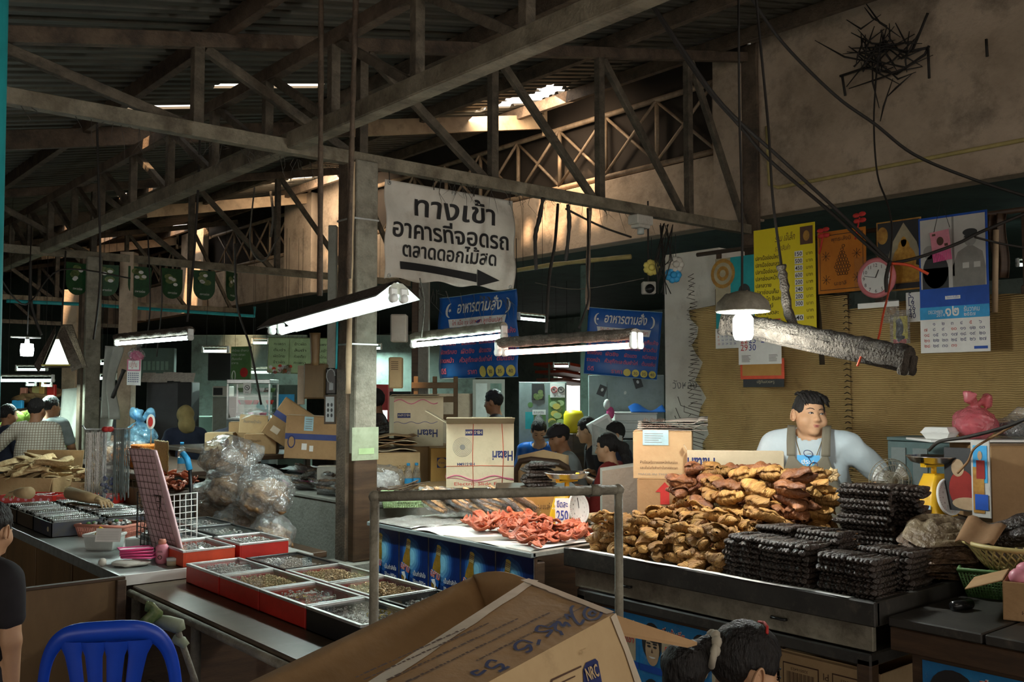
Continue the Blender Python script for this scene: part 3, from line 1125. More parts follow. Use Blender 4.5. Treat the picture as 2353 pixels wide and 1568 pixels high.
   # == cartons and signs: shared builders
def tri_arrow(b,x,y,s,m,T,z=.003):
 b.add([(x-s*.2,y,z),(x+s*.2,y,z),(x+s*.2,y+s*.55,z),(x-s*.2,y+s*.55,z)],[(0,1,2,3)],m,False,T)
 b.add([(x-s*.42,y+s*.55,z),(x+s*.42,y+s*.55,z),(x,y+s,z)],[(0,1,2)],m,False,T)
def pan(x0,y0,x1,y1,X):
 """a panel facing the aisle at distance X: frame at its lower left corner, width, height"""
 a=onx(x0,(y0+y1)/2,X)
 c=onx(x1,(y0+y1)/2,X)
 m=((x0+x1)/2)
 top,bot=onx(m,y0,X).z,onx(m,y1,X).z
 return FX(X,a.y,bot),a.y-c.y,top-bot
def carton(name,label,T,w_,d_,h_,m='kraft',group=None,flaps=None,deco=None,seam=True,parts=None):
 """closed or open carton, local x width, y depth (away), z height; front face is y=0"""
 t=thing(name,label,'box',T.translation,group)
 b=B(T)
 wt=.006
 b.bx(0,w_,0,wt,0,h_,m,b=.003).bx(0,w_,d_-wt,d_,0,h_,m,b=.003)
 b.bx(0,wt,wt,d_-wt,0,h_,m,b=.003).bx(w_-wt,w_,wt,d_-wt,0,h_,m,b=.003)
 b.bx(0,w_,0,d_,0,wt,m,b=.002)
 if deco:
  deco(b,M())
 b.put('carton_body',t)
 fl=flaps or{'front':0,'back':0}
 for k,ang in fl.items():
  a=rad(ang)
  fb=B(T)
  ln=d_/2-.002 if k in('front','back')else min(w_*.45,d_*.5)
  zt=h_+(.005 if k in('left','right')else.0)
  if k=='front':
   fT=M.Translation((0,0,h_))@M.Rotation(a,4,'X')
   fb.bx(.002,w_-.002,0,ln,0,.005,m,b=.002,T=fT)
  elif k=='back':
   fT=M.Translation((0,d_,h_))@M.Rotation(-a,4,'X')
   fb.bx(.002,w_-.002,-ln,0,0,.005,m,b=.002,T=fT)
  elif k=='left':
   fT=M.Translation((0,0,zt))@M.Rotation(-a,4,'Y')
   fb.bx(0,ln,.002,d_-.002,0,.005,m,b=.002,T=fT)
  else:
   fT=M.Translation((w_,0,zt))@M.Rotation(a,4,'Y')
   fb.bx(-ln,0,.002,d_-.002,0,.005,m,b=.002,T=fT)
  fb.put('flap',t)
 if seam and not flaps:
  B(T).bx(0,w_,d_/2-.03,d_/2+.03,h_+.005,h_+.0065,'tape',b=.0005).put('tape_strip',t)
 return t
FRONT=M.Rotation(rad(90),4,'X')
def fr(T,x,z,y=-.001):
 """frame on the front face of a carton"""
 return T@M.Translation((x,y,z))@FRONT
def lf(T,d_,y,z,x=-.001):
 """frame on the left side face (x=0), text runs towards the front"""
 return T@M.Translation((x,y,z))@M.Rotation(rad(-90),4,'Z')@FRONT
 # == RIGHT STALL: dried fish table
TX0,TX1,TY0,TY1,TZ=3.24,4.44,1.84,3.44,.85
def fish_table():
 t=thing('market_table','long black dried fish table with grey drawer rail and open shelf below','table',(3.9,2.6,0))
 B().bx(TX0,TX1,TY0,TY1,TZ-.035,TZ,'black_table',b=.006).put('table_top',t)
 b=B().bx(TX0-.015,TX0+.02,TY0-.015,TY1+.015,TZ-.07,TZ+.018,'black_table')
 b.bx(TX0,TX1,TY0-.015,TY0+.015,TZ-.07,TZ+.018,'black_table').put('rim',t)
 b=B().bx(TX0+.03,TX0+.055,TY0+.02,TY1-.02,TZ-.17,TZ-.075,'grey_steel').put('drawer_rail',t,'greyish drawer rail')
 for y in(2.25,3.07):
  B().tube([(TX0+.02,y+.035,TZ-.115),(TX0+.008,y+.03,TZ-.115),(TX0+.008,y-.03,TZ-.115),(TX0+.02,y-.035,TZ-.115)],.006,'black_gloss',8).put('pull',t)
 B().bx(TX0+.03,TX1-.03,TY0+.03,TY1-.03,TZ-.23,TZ-.18,'black_table').put('under_frame',t)
 for x in(TX0+.06,TX1-.06):
  for y in(TY0+.06,2.48,TY1-.06):
   B().bx(x-.03,x+.03,y-.03,y+.03,0,TZ-.2,'wood_dark').put('leg',t)
 B().bx(TX0+.08,TX1-.1,TY0+.1,2.45,.20,.235,'wood_dark').put('shelf',t)
 B().bx(TX1-.12,TX1-.1,TY0+.1,TY1-.1,.1,TZ-.2,'wood_dark').put('back_panel',t)
 b=B().bx(TX0+.075,TX0+.09,2.47,3.34,.06,TZ-.2,'wood_dark').put('front_panel',t)
fish_table()
def face_poster(b,T,x,y,w_,h_):
 """one printed sheet: smiling dark-haired man, tan square, red lettering"""
 b.rect(x,y,x+w_,y+h_,'poster_blue',T,.002)
 b.rect(x+w_*.48,y+h_*.15,x+w_*.93,y+h_*.66,'poster_tan',T,.003)
 b.rect(x,y,x+w_,y+h_*.13,'royal_ink',T,.003)
 cx,cy=x+w_*.27,y+h_*.48
 b.disc(cx,cy+h_*.1,w_*.215,h_*.36,'photo_dark',T,.004)
 b.disc(cx+w_*.015,cy-h_*.04,w_*.15,h_*.30,'photo_skin',T,.005)
 b.disc(cx+w_*.06,cy+h_*.23,w_*.17,h_*.14,'photo_dark',T,.006)
 for s in(-1,1):
  b.disc(cx+s*w_*.065+w_*.012,cy+h_*.015,w_*.042,h_*.022,'photo_dark',T,.006,10)
  b.rect(cx+s*w_*.07-w_*.04,cy+h_*.055,cx+s*w_*.07+w_*.05,cy+h_*.085,'photo_dark',T,.006)
 b.disc(cx+w_*.015,cy-h_*.17,w_*.07,h_*.03,'ink_white',T,.006,12,pi,2*pi)
 b.add([(cx+w_*.01,cy-h_*.01,.0055),(cx+w_*.035,cy-h_*.1,.0055),(cx-w_*.012,cy-h_*.1,.0055)],[(0,2,1)],'ink_brown',False,T)
 b.text('เริ่มต้นดีๆ',x+w_*.46,y+h_*.74,h_*.2,'ink_white',T,.0055,width=w_*.5,bold=.05,shear=.2)
 b.text('เริ่มต้นดีๆ',x+w_*.46,y+h_*.74,h_*.2,'ink_red',T,.007,width=w_*.5,bold=.0,shear=.2)
 b.text('ทุกเช้า',x+w_*.55,y+h_*.47,h_*.17,'ink_red',T,.006,width=w_*.34,bold=.01,shear=.2)
b=B()
T=FX(TX0+.072,3.32,.10)
b.rect(0,0,.84,.50,'poster_blue',T,.001)
for k in range(3):
 face_poster(b,T,.005+k*.28,.255,.275,.24)
 face_poster(b,T,.005+k*.28,.005,.275,.24)
 # torn lower half: plain shirted figure
b.disc(.16,.09,.10,.10,'vinyl_white',T,.008).rect(.06,0,.28,.08,'vinyl_white',T,.008)
b.text('โดนใจ',.13,.03,.05,'ink_red',T,.010)
b.put('drink_poster_sheet',None,'torn blue poster sheet of smiling men glued under the black fish table','poster')
def side_counter():
 t=thing('market_table','low dark side counter holding the green crate and yellow basket','table',(3.8,1.3,0))
 for y0,y1 in((1.47,1.80),(.7,1.46)):
  B().bx(TX0+.03,TX1-.2,y0,y1,TZ-.065,TZ-.03,'black_table').put('top_board',t)
 B().bx(TX0+.08,TX0+.1,.72,1.74,.05,TZ-.07,'wood_dark').put('front_panel',t)
 for y in(.74,1.72):
  B().bx(TX0+.1,TX0+.16,y-.03,y+.03,0,TZ-.07,'wood_dark').put('leg',t)
  B().bx(TX1-.3,TX1-.24,y-.03,y+.03,0,TZ-.07,'wood_dark').put('leg',t)
 B().bx(TX0+.04,TX0+.07,.7,1.8,TZ-.15,TZ-.068,'wood_dark').put('apron_rail',t)
side_counter()
b=B()
T=FX(TX0+.078,1.70,.20)
face_poster(b,T,0,.24,.40,.24)
face_poster(b,T,0,0,.40,.24)
b.rect(.41,.0,.80,.48,'poster_blue',T,.002)
b.disc(.50,.27,.085,.15,'vinyl_white',T,.003).disc(.52,.25,.055,.10,'photo_skin',T,.004).disc(.51,.36,.06,.045,'photo_dark',T,.005).rect(.62,.22,.80,.36,'poster_tan',T,.004)
b.text('เริ่มต้น',.60,.38,.05,'ink_red',T,.006)
b.put('drink_poster_sheet',None,'blue poster of a smiling man on the low side counter front','poster')
# black tube lying on the side counter, a stray black lump
B().tube([onz(2190,1394,TZ-.012),onz(2230,1388,TZ-.012)],.018,'black_gloss',14).put('pipe_stub',None,'short black tube lying on the dark side counter','tube')
# carton on the shelf under the table
pm=onz(1800,1500,.42)
T=FX(3.55,2.36,.236)@M.Rotation(rad(-90),4,'X')
T=frame((3.50,2.42,.236),(0,-1,0),(1,0,0))
def deco_shelf(b,T):
 f=fr(T,0,0)
 for x in(.02,.25):
  b.rect(x,.16,x+.17,.26,'ink_brown',f,.001).rect(x+.005,.165,x+.165,.255,'kraft_light',f,.002)
  for k in range(22):
   b.rect(x+.02+k*.006,.175,x+.022+k*.006+(k%3)*.001,.225,'ink_brown',f,.003)
  b.text('320016423',x+.12,.243,.016,'ink_brown',f,.003,flip=True,width=.08)
 b.text('PI',.235,.25,.04,'ink_brown',f,.002,flip=True)
 b.rect(.02,.09,.19,.14,'ink_brown',f,.001).rect(.024,.094,.186,.136,'kraft_light',f,.002)
 b.text('S20016423',.18,.128,.028,'ink_brown',f,.003,flip=True,width=.15)
carton('cardboard_box','kraft carton printed with upside-down barcodes on the shelf below fish',T,.46,.36,.30,'kraft_light',None,{'front':160,'back':20,'left':25},deco_shelf)
# == fish
def curl_mesh(seed,m):
 rr=random.Random(seed)
 b=B()
 A=rr.uniform(1.0,1.5)
 L=.055
 tw=rr.uniform(-.5,.5)
 ph=rr.uniform(0,6)
 nr=rr.randint(7,10)
 W_=rr.uniform(.034,.042)
 def fn(u,v):
  a=(u-.5)*2*A
  c=V((L*sin(a)*1.25,L*(cos(a)-.6),.006*sin(a*2+ph)))
  e=max(0.02,sin(pi*u))**.62
  rx,rz=W_*e+.003,.026*e+.002
  q=2*pi*v+tw*(u-.5)*3
  rid=1+.10*sin(nr*2*pi*u+1.3*sin(q)+ph)+.05*sin(3*q+ph)
  rid*=1-.28*max(0,cos(q-4.2))**4
  nrm=V((sin(a),cos(a),0))
  return c+nrm*rx*cos(q)*rid+V((0,0,1))*(rz*sin(q)*rid)
 b.surf(fn,26,14,m)
 # an open flap of the split fish wrapped over the roll
 a0=rr.uniform(-.4,.4)
 def flap(u,v):
  a=a0+(u-.5)*1.5
  rz=.030+.006*sin(9*u+ph)
  q=.3+v*2.0
  r2=.043+.012*v*v
  c=V((L*sin(a)*1.25,L*(cos(a)-.6),0))
  n_=V((sin(a),cos(a),0))
  return c+n_*r2*cos(q)+V((0,0,1))*(rz*sin(q)+.004*sin(14*u+5*v))
 b.surf(flap,12,6,m,thick=.004)
 mz=min(p.z for p in b.v)
 b.v=[p-V((0,0,mz))for p in b.v]
 return b
GOLD=[curl_mesh(i,'golden_fish').mesh('dried_fish',V((0,0,0)))for i in range(6)]
AMB=[curl_mesh(20+i,'amber_fish').mesh('dried_fish',V((0,0,0)))for i in range(6)]
def place(name,me,loc,rot,scl,label,cat,group):
 o=bpy.data.objects.new(name,me)
 o.location=loc
 o.rotation_euler=rot
 o.scale=(scl,)*3 if not isinstance(scl,tuple)else scl
 COL.objects.link(o)
 return tag(o,label,cat,group)
rr=random.Random(5)
# upper mound of amber and golden curls, four columns wide, nine layers
GA='curled dried fish in the tall heap before the vendor'
GB='curled golden dried fish in the low heap at the table front'
for col in range(5):
 for row in range(3):
  for k in range(7-(row==0)):
   x=3.80+row*.13+rr.uniform(-.02,.02)+k*.012
   y=2.56+col*.165+rr.uniform(-.02,.02)+k*.006
   z=TZ+.003+k*.055+rr.uniform(-.004,.004)
   amber=rr.random()<(.7 if col>=3 else.3)
   me=rr.choice(AMB if amber else GOLD)
   place('dried_fish',me,(x,y,z),(rr.uniform(-.3,.3),rr.uniform(-.3,.3),rad(90)+rr.uniform(-.8,.8)+pi*(rr.random()<.4)),rr.uniform(1.0,1.25),'curled amber brown dried fish in the tall heap before the vendor','dried fish',GA)
for row in range(3):
 for col in range(10):
  for k in range(5 if row else 4):
   if k==4 and rr.random()<.3:
    continue
   x=3.34+row*.13+rr.uniform(-.025,.025)+k*.02
   y=2.60+col*.085+rr.uniform(-.02,.02)
   z=TZ+.003+k*.042+rr.uniform(-.004,.006)
   if col==9 and k>3-row:
    continue
   place('dried_fish',rr.choice(GOLD),(x,y,z),(rr.uniform(-.55,.55),rr.uniform(-.5,.5),rr.uniform(0,6.28)),rr.uniform(.72,1.0),'curled pale golden dried fish in the low heap at the table front','dried fish',GB)
def smoked_fish_mesh(seed,L=.215):
 rr=random.Random(seed)
 b=B()
 bend=rr.uniform(-.012,.012)
 ph=rr.uniform(0,6)
 def fn(u,v):
  e=(1-(1-min(1,u/.12))**2)**.5 if u<.12 else 1-.78*((u-.12)/.88)**1.5
  q=2*pi*v
  k=1+.12*sin(24*u+ph)*max(0,sin(q))+.18*math.exp(-((u-.13)/.05)**2)
  return V((u*L,.0145*e*cos(q)*k+bend*sin(pi*u),.0125+.0125*e*sin(q)*k))
 b.surf(fn,12,8,'smoked_fish')
 return b.mesh('fish',V((0,0,0)))
SM=[smoked_fish_mesh(i)for i in range(5)]
stick=B().cyl((.05,-.01,.0125),(.05,.26,.0125),.0025,'kraft_dark',6).cyl((.15,-.01,.012),(.15,.26,.012),.0025,'kraft_dark',6).mesh('skewer',V((0,0,0)))
def smoked_row(n,sp,seed,label,group,fan=0.):
 rr=random.Random(seed)
 t=thing('smoked_fish_row',label,'dried fish',(0,0,0),group,local=True)
 for i in range(n):
  o=bpy.data.objects.new('fish',rr.choice(SM))
  o.parent=t
  a=(i/(n-1)-.5)*fan
  o.location=(rr.uniform(-.006,.006),i*sp,rr.uniform(0,.002))
  o.rotation_euler=(rr.uniform(.25,.6),0,a+rr.uniform(-.05,.05))
  COL.objects.link(o)
 if not fan:
  o=bpy.data.objects.new('skewer',stick)
  o.parent=t
  o.scale=(1,(n-1)*sp/.27,1)
  COL.objects.link(o)
 return t
def fish_stack(x,y,n,layers,label,group,rot=0.,sp=.019,fan=0.,first=None,dz=.0215,jit=.012,tilt=0.,z0=TZ):
 for k in range(layers):
  loc=(x+R.uniform(-jit,jit),y+R.uniform(-jit,jit),z0+.002+k*dz)
  r=(0,tilt,rot+R.uniform(-.05,.05))
  if k==0:
   t=smoked_row(n,sp,R.randint(0,999),label,group,fan)
   t.location=loc
   t.rotation_euler=r
   src=t
  else:
   dup(src,loc,r)
stacks=[(3.29,2.395,9,8,'row of skewered smoked fish in the black stack beside the golden heap'),(3.28,2.165,11,8,'row of skewered smoked fish in the second black front stack'),(3.29,1.885,12,7,'row of skewered smoked fish in the front corner stack'),(3.52,2.40,9,9,'row of smoked fish lying flat behind the front black stack'),(3.52,2.16,11,9,'row of smoked fish in the middle black stack of the second line'),(3.55,1.885,12,7,'row of smoked fish in the stack along the short table side')]
for x,y,n,k,lab in stacks:
 fish_stack(x,y,n,k,lab,lab.replace('row of ',''))
fish_stack(3.86,2.12,12,17,'fanned row of smoked fish in the tall black stack by the vendor','tall fanned stack of smoked fish',fan=-.8,sp=.022,jit=.018)
fish_stack(4.10,2.12,12,16,'fanned row of smoked fish at the back of the tall black stack','back half of the tall smoked fish stack',fan=-.6,sp=.022,jit=.02)
def slab_mesh(seed,m):
 """flat butterflied fish: oval with swirling folds"""
 rr=random.Random(seed)
 b=B()
 ph=rr.uniform(0,6)
 def fn(u,v):
  a=2*pi*u
  r=v
  ex,ey=.19,.125
  k=1+.06*sin(3*a+ph)+.03*sin(7*a)
  x,y=ex*r*k*cos(a),ey*r*k*sin(a)
  s_=sin(16*r+2.0*a+ph)*.008*(r>.12)
  e=sqrt(max(0,1-r**6))
  z=.016*e+s_*e+.012*math.exp(-(((x-.05)/.035)**2+((y+.02)/.03)**2))+.012*math.exp(-(((x+.06)/.03)**2+((y-.03)/.03)**2))-.03*(x/.19)**2
  return V((x,y,z))
 b.surf(fn,40,14,m)
 def fb(u,v):
  p=fn(1-u,v)
  return V((p.x,p.y,-.006*(1-v)-.03*(p.x/.19)**2))
 b.surf(fb,40,3,m)
 return b.mesh('fish_slab',V((0,0,0)))
SL=[slab_mesh(i,'smoked_brown')for i in range(3)]
SLT=slab_mesh(9,'ray_skin')
c0=onz(2110,1262,TZ)
for k in range(9):
 top=k==8
 place('fish_slab',SLT if top else SL[k%3],(3.93+R.uniform(-.015,.015)+.004*k,1.91+R.uniform(-.015,.015),TZ+.03+k*.021),(.04+.035*k,R.uniform(-.05,.05),rad(-40)+R.uniform(-.3,.3)),1.1 if top else R.uniform(.95,1.1),'pale tan flattened fish topping the round brown pile' if top else 'dark brown flattened fish in the round pile beside the basket','dried fish',None if top else 'flattened fish under the tan one')
 # star-shaped dried piece on the heap
b=B()
for k in range(7):
 a=2*pi*k/7
 b.ball((.022*cos(a),.022*sin(a),.006),(.014,.014,.006),'pale_fish',8)
 b.cyl((0,0,.006),(.04*cos(a),.04*sin(a),.008),.008,'pale_fish',6,.002)
b.v=[frame(dep(1912,1092,4.75),(.77,-.64,0),(0,0,1))@p for p in b.v]
b.put('star_pod',None,'small star-shaped dried pod set on top of the heap','spice')
# white paper under the fish, seen along the table edge
b=B()
b.surf(lambda u,v:V((TX0-.016+.007*sin(17*u)+.4*v,1.93+1.48*u,TZ+.0195-.018*min(1,8*max(0,v-.1)))),60,16,'paper_white')
b.put('paper_liner',None,'pale paper liner sticking out along the black table edge','paper')
# == vendor and things round her
def vendor():
 Z=.105
 t,M4=person('woman with short black hair, white shirt and olive apron behind the fish heaps',(4.74,3.05,0),119,.99,top='tee_white',head=(29,3,-5),fat=1.25,h=.0085,detail=True,face=1.22,hair='short',sleeve=.7,neck=.04,arms=(((.30,.05,1.07),(.24,.22,.98)),((-.40,-.08,1.15),(-.25,.05,.97))))
 hb=B(M4)
 rr=random.Random(6)
 for k in range(26):
  x=-.07+.14*(k%13)/12
  ys=(-.02,.03,.064,.076)if k<13 else(-.07,-.02,.034,.058)
  q=rr.uniform(-.012,.012)
  zs=[z_-2.4*x*x for z_ in((.124,.122,.094,.060)if k<13 else(.130,.134,.118,.092))]
  hb.tube([(x*.8,ys[0],zs[0]),(x*.9-.004+q,ys[1],zs[1]),(x-.014+q,ys[2]-3*x*x,zs[2]),(x-.026+q,ys[3]-4*x*x,zs[3])],[.008,.010,.008,.002],'hair',7)
 hb.put('hair_fringe',t)
 def fx_(x,z):
  return.188-1.0*x*x-.30*max(0,z-1.24)
 b=B()
 def bib(u,v):
  z=.74+v*.57
  hw=.165 if z<1.11 else.165-.07*(z-1.11)/.2
  x=(u-.5)*2*hw
  z-=.075*max(0,1-(x/.085)**2)*max(0,v-.8)/.2
  return V((x,fx_(x,z)+.012,z))
 b.surf(bib,22,24,'apron',thick=.006)
 b.put('apron_bib',t)
 for s in(-1,1):
  b=B()
  def strap(u,v,s=s):
   z=1.29+v*.16
   x=s*(.090+.004*v)+(u-.5)*.046
   y=fx_(x,z)+.016-.20*max(0,v-.5)**1.5
   return V((x,y,z))
  b.surf(strap,3,12,'apron',thick=.006)
  b.put('apron_strap',t)
 T=frame((.06,.186,1.235),(-1,0,0),(0,-.25,1))
 b=B()
 b.T=T
 b.rect(0,0,.12,.06,'sky_blue_ink',M(),.006)
 b.text('ประ',.025,.012,.035,'ink_white',M(),.008)
 b.put('shirt_print',t)
 b=B()
 pts=[(.075,.06,1.41),(.068,.115,1.37),(.045,.168,1.30),(0,.205,1.215),(-.045,.168,1.30),(-.068,.115,1.37),(-.075,.06,1.41)]
 b.tube(pts,.0022,'gold',6)
 b.put('necklace',t)
 B().lathe([(0,0),(.018,0),(.02,.003),(.012,.006),(0,.006)],'gold',14,frame((0,.205,1.195),(1,0,0),(0,0,1))).put('pendant',t)
 b=B()
 for c,a in(((.0,.19,1.305),.3),((-.026,.2,1.24),-.5)):
  G=frame(c,(cos(a),.0,sin(a)),(-sin(a),-.2,cos(a)))
  b.tube([G@V((.024*cos(q),.017*sin(q),0))for q in np.linspace(0,2*pi,17)[:-1]],.0022,'ink_navy',6,closed=True)
 b.tube([(.0,.195,1.285),(-.014,.2,1.26)],.002,'ink_navy',6)
 b.put('spectacles',t)
vendor()
# woven bamboo matting behind the vendor: two sheets sewn at a seam
MXX=6.25
def matting():
 t=thing('woven_mat','large brown woven bamboo matting hung behind the woman','mat',(MXX,3,.5))
 for i,(pa,pb)in enumerate(((1592,1952),(1948,2420))):
  ya,yb_=onx(pa,900,MXX).y,onx(pb,900,MXX).y
  zt=onx(pa,712,MXX).z
  def fn(u,v,i=i):
   y=ya+(yb_-ya)*u
   fray=.05*sin(40*v)*(1-u)**20 if i==0 else 0
   x=MXX+(.10*sin(pi*u)if i else.06*sin(pi*u))+.02*sin(7*u+3*v)
   return V((x,y+fray+(0.18*(1-v)*(1-u)if i==0 else 0)*-1,.55+(zt-.55+.05*sin(3*u))*v))
  B().surf(fn,36,24,'woven_mat',thick=.006).put('mat_sheet',t)
 y=onx(1950,900,MXX).y
 b=B()
 for k in range(40):
  z=.9+k*.042
  b.tube([(MXX-.012,y+.02+R.uniform(-.01,.01),z),(MXX-.02,y,z+.01),(MXX-.012,y-.03+R.uniform(-.015,.01),z+R.uniform(-.01,.01))],.004,'mat_edge',5)
 b.put('stitched_seam',t)
 b=B()
 y=onx(1594,900,MXX).y
 for k in range(46):
  z=.95+k*.036
  ln=R.uniform(.05,.2)*(1.6 if z<1.5 else.5)
  b.tube([(MXX-.006,y-.18*(1-z/2.5)-.02,z),(MXX-.02,y+ln*.5,z+ln*.25),(MXX-.03,y+ln-.1,z+ln*.55)],.003,'mat_edge',4)
 b.put('frayed_edge',t)
 for px in(1640,2010,2350):
  q=onx(px,690,MXX+.05)
  B().bx(q.x+.05,q.x+.1,q.y-.03,q.y+.03,0,q.z+.1,'wood_dark').put('pole',t)
 q0,q1=onx(1600,540,MXX+.08),onx(2400,480,MXX+.08)
 B().tube([(MXX+.09,q0.y,2.78),(MXX+.09,q1.y,2.78)],.018,'wood_dark',8).put('rail',t)
 for px in(1640,2010,2350):
  q=onx(px,690,MXX+.05)
  B().bx(q.x+.06,q.x+.09,q.y-.02,q.y+.02,2,2.8,'wood_dark').put('pole',t)
matting()
# whitewashed pillar draped with pale sheeting
ya,yb_=onx(1527,800,7.2).y,onx(1655,800,7.2).y
b=B().bx(7.2,7.6,yb_,ya,0,2.98,'whitewash')
T=FX(7.2,ya,0)
b.text('วังหลัง',.10,1.66,.11,'ink_grey',T,.002,width=.3)
b.put('white_pillar',None,'whitewashed square pillar at the frayed matting edge','pillar')
# small metal cabinet behind the scale
T,w_,h_=pan(2040,1015,2210,1180,5.35)
t=thing('metal_cabinet','grey green metal cabinet against the matting behind the fan','cabinet',(5.5,T.translation.y,0))
B(T).bx(0,w_,0,h_,-.3,0,'teal_panel').bx(0,w_,-T.translation.z,0,-.3,-.0,'teal_panel').put('carcass',t)
for k in range(2):
 B(T).bx(.03+k*w_*.3,w_*.27+k*w_*.3,-.1,h_-.04,0,.012,'grey_panel').put('door',t)
B(T).bx(w_*.02,w_,h_,h_+.02,-.3,.02,'teal_panel').put('top',t)
# fan with wire guard
c=dep(2046,1104,4.95)
t=thing('electric_fan','electric fan with round wire guard beside the standing woman','fan',(c.x,c.y,0))
TF=frame(c,(.75,-.66,0),(0,0,1))
b=B()
for r_,zz in((.11,0),(.102,.022),(.08,.04),(.045,.05)):
 b.tube([TF@V((r_*cos(q),r_*sin(q),zz))for q in np.linspace(0,2*pi,29)[:-1]],.0022,'grey_steel',5,closed=True)
for k in range(36):
 a=2*pi*k/36
 b.tube([TF@V((r_*cos(a),r_*sin(a),zz))for r_,zz in((.11,0),(.102,.022),(.08,.04),(.02,.053))],.0012,'grey_steel',4)
b.put('guard',t)
b=B()
for k in range(3):
 a=2*pi*k/3
 b.surf(lambda u,v,a=a:TF@V(((.02+.075*u)*cos(a+v*1.1),(.02+.075*u)*sin(a+v*1.1),-.01+.025*v)),6,4,'white_plastic',thick=.002)
b.put('blades',t)
B().cyl(TF@V((0,0,-.1)),TF@V((0,0,.01)),.045,'grey_steel').put('motor',t)
B().cyl((c.x,c.y,0.02),(c.x,c.y,c.z-.02),.015,'grey_steel').put('stand',t)
B().cyl((c.x,c.y,0),(c.x,c.y,.03),.14,'grey_steel',24).put('base',t)
def weigh_scale(label,c,face,s=1.,dial='ring'):
 """spring market scale: tapered yellow body, round dial face, pan on top. c = base centre, face = direction (deg) the dial looks"""
 t=thing('weighing_scale',label,'scale',c)
 T=M.Translation(c)@M.Rotation(rad(face),4,'Z')@M.Scale(s,4)
 b=B(T)
 def fn(u,v):
  a=2*pi*u
  k=[1,.98,.9,.72,.45][min(4,int(v*4))]
  k=1-.62*v**2.2
  hx,hy=.085*(1-.45*v),.115*k
  cx,cy=cos(a),sin(a)
  e=max(abs(cx),abs(cy))
  return V((hx*cx/(e**.75),hy*cy/(e**.75),.24*v))
 b.surf(fn,32,12,'yellow_plastic')
 b.bx(-.04,.04,-.045,.045,.235,.245,'yellow_plastic')
 b.put('scale_body',t)
 TD=T@frame((.088,0,.115),(0,1,0),(-.18,0,1))
 B(TD).lathe([(0,0),(.098,0),(.108,.006),(.108,.016),(.1,.02),(.098,.012),(0,.012)],'white_plastic',32).put('dial_ring',t)
 b=B(TD)
 for k in range(40):
  a=2*pi*k/40
  L=.018 if k%5==0 else.01
  b.add([(cos(a)*.09-sin(a)*.0012,sin(a)*.09+cos(a)*.0012,.0135),(cos(a)*(.09-L),sin(a)*(.09-L),.0135),(cos(a)*.09+sin(a)*.0012,sin(a)*.09-cos(a)*.0012,.0135)],[(0,1,2)],'ink_red' if k%5==0 else 'ink_black')
 for k in range(12):
  a=pi/2-2*pi*k/12
  b.text(str(k),cos(a)*.06,sin(a)*.06-.006,.016,'ink_black',M(),.0135,center=True)
 b.bx(-.002,.002,0,.07,.014,.016,'ink_black')
 b.put('dial_marks',t)
 b=B(T)
 b.cyl((0,0,.24),(0,0,.29),.016,'yellow_plastic')
 b.bx(-.02,.02,-.095,.095,.285,.30,'yellow_plastic')
 for q in(-1,1):
  b.bar((0,q*.09,.29),(0,q*.12,.34),.03,.01,'yellow_plastic')
 b.put('pan_bracket',t)
 B(T).lathe([(0,.305),(.09,.305),(.125,.315),(.150,.345),(.156,.347),(.15,.35),(.122,.322),(.088,.312),(0,.312)],'steel_shiny',36).put('weighing_pan',t)
 # maker's face on the tapered side
 TS=T@frame((0,-.10,.15),(1,0,0),(0,.30,1))
 b=B(TS)
 b.disc(0,0,.022,.022,'white_plastic',TS and M(),.006).disc(0,0,.012,.013,'ink_red',M(),.007)
 b.text('ตราดอกบัว' if s>.99 else 'ตรา',0,-.042,.018,'white_plastic',M(),.007,center=True,width=.06)
 b.put('maker_mark',t)
 return t,T
t,T=weigh_scale('yellow market scale with steel pan standing behind the black fish',onz(2148,1185,1.0),-100,.86)
TS=T@frame((0,-.117,.04),(1,0,0),(0,.12,1))
B(TS).rect(-.06,-.03,.06,.03,'paper_blue',M(),.003).text('๑๒',-.01,-.005,.02,'ink_navy',M(),.004).put('label_sticker',t)
B().bx(4.35,4.75,2.02,2.45,0,.998,'wood_dark').put('wooden_stand',None,'dark wooden stand under the yellow scale behind the smoked fish','stand')
# pedestal with carton, pans, bags at the right edge
c=dep(2276,1022,4.75)
zt=c.z+.006
T2=frame((c.x,c.y,.975),(.766,-.643,0),(.643,.766,0))
carton('cardboard_box','plain brown carton at the right edge below the pink bag',T2,.5,.45,c.z-.975-.012,'kraft')
B(frame((c.x,c.y,0),(.766,-.643,0),(.643,.766,0))).bx(-.02,.6,-.02,.5,0,.97,'wood_dark').put('wooden_stand',None,'dark wooden stand under the plain brown carton at the photo edge','stand')
zt=c.z
SB=frame((*dep(2140,1014,4.95).xy,zt),(.766,-.643,0),(.643,.766,0))
B(SB).bx(0,.75,0,.32,0,.012,'white_plastic').put('tray_board',None,'thin white board lying across the carton under the foam box','board')
p=SB@V((.10,.12,.013))
t=thing('foam_box','white foam lunch box on the board beside the pink bag','box',p)
T=FZ(p.x,p.y,p.z,5)
B(T).lathe([(0,0),(.075,0),(.1,.03),(.105,.032),(.105,.035),(0,.035)],'white_plastic',4,M.Rotation(pi/4,4,'Z')@M.Scale(1.0,4),smooth=False).put('tray',t)
B(T).lathe([(0.105,.036),(.105,.039),(.1,.04),(.08,.062),(0,.064)],'white_plastic',4,M.Rotation(pi/4,4,'Z')@M.Scale(1.0,4),smooth=False).put('lid',t)
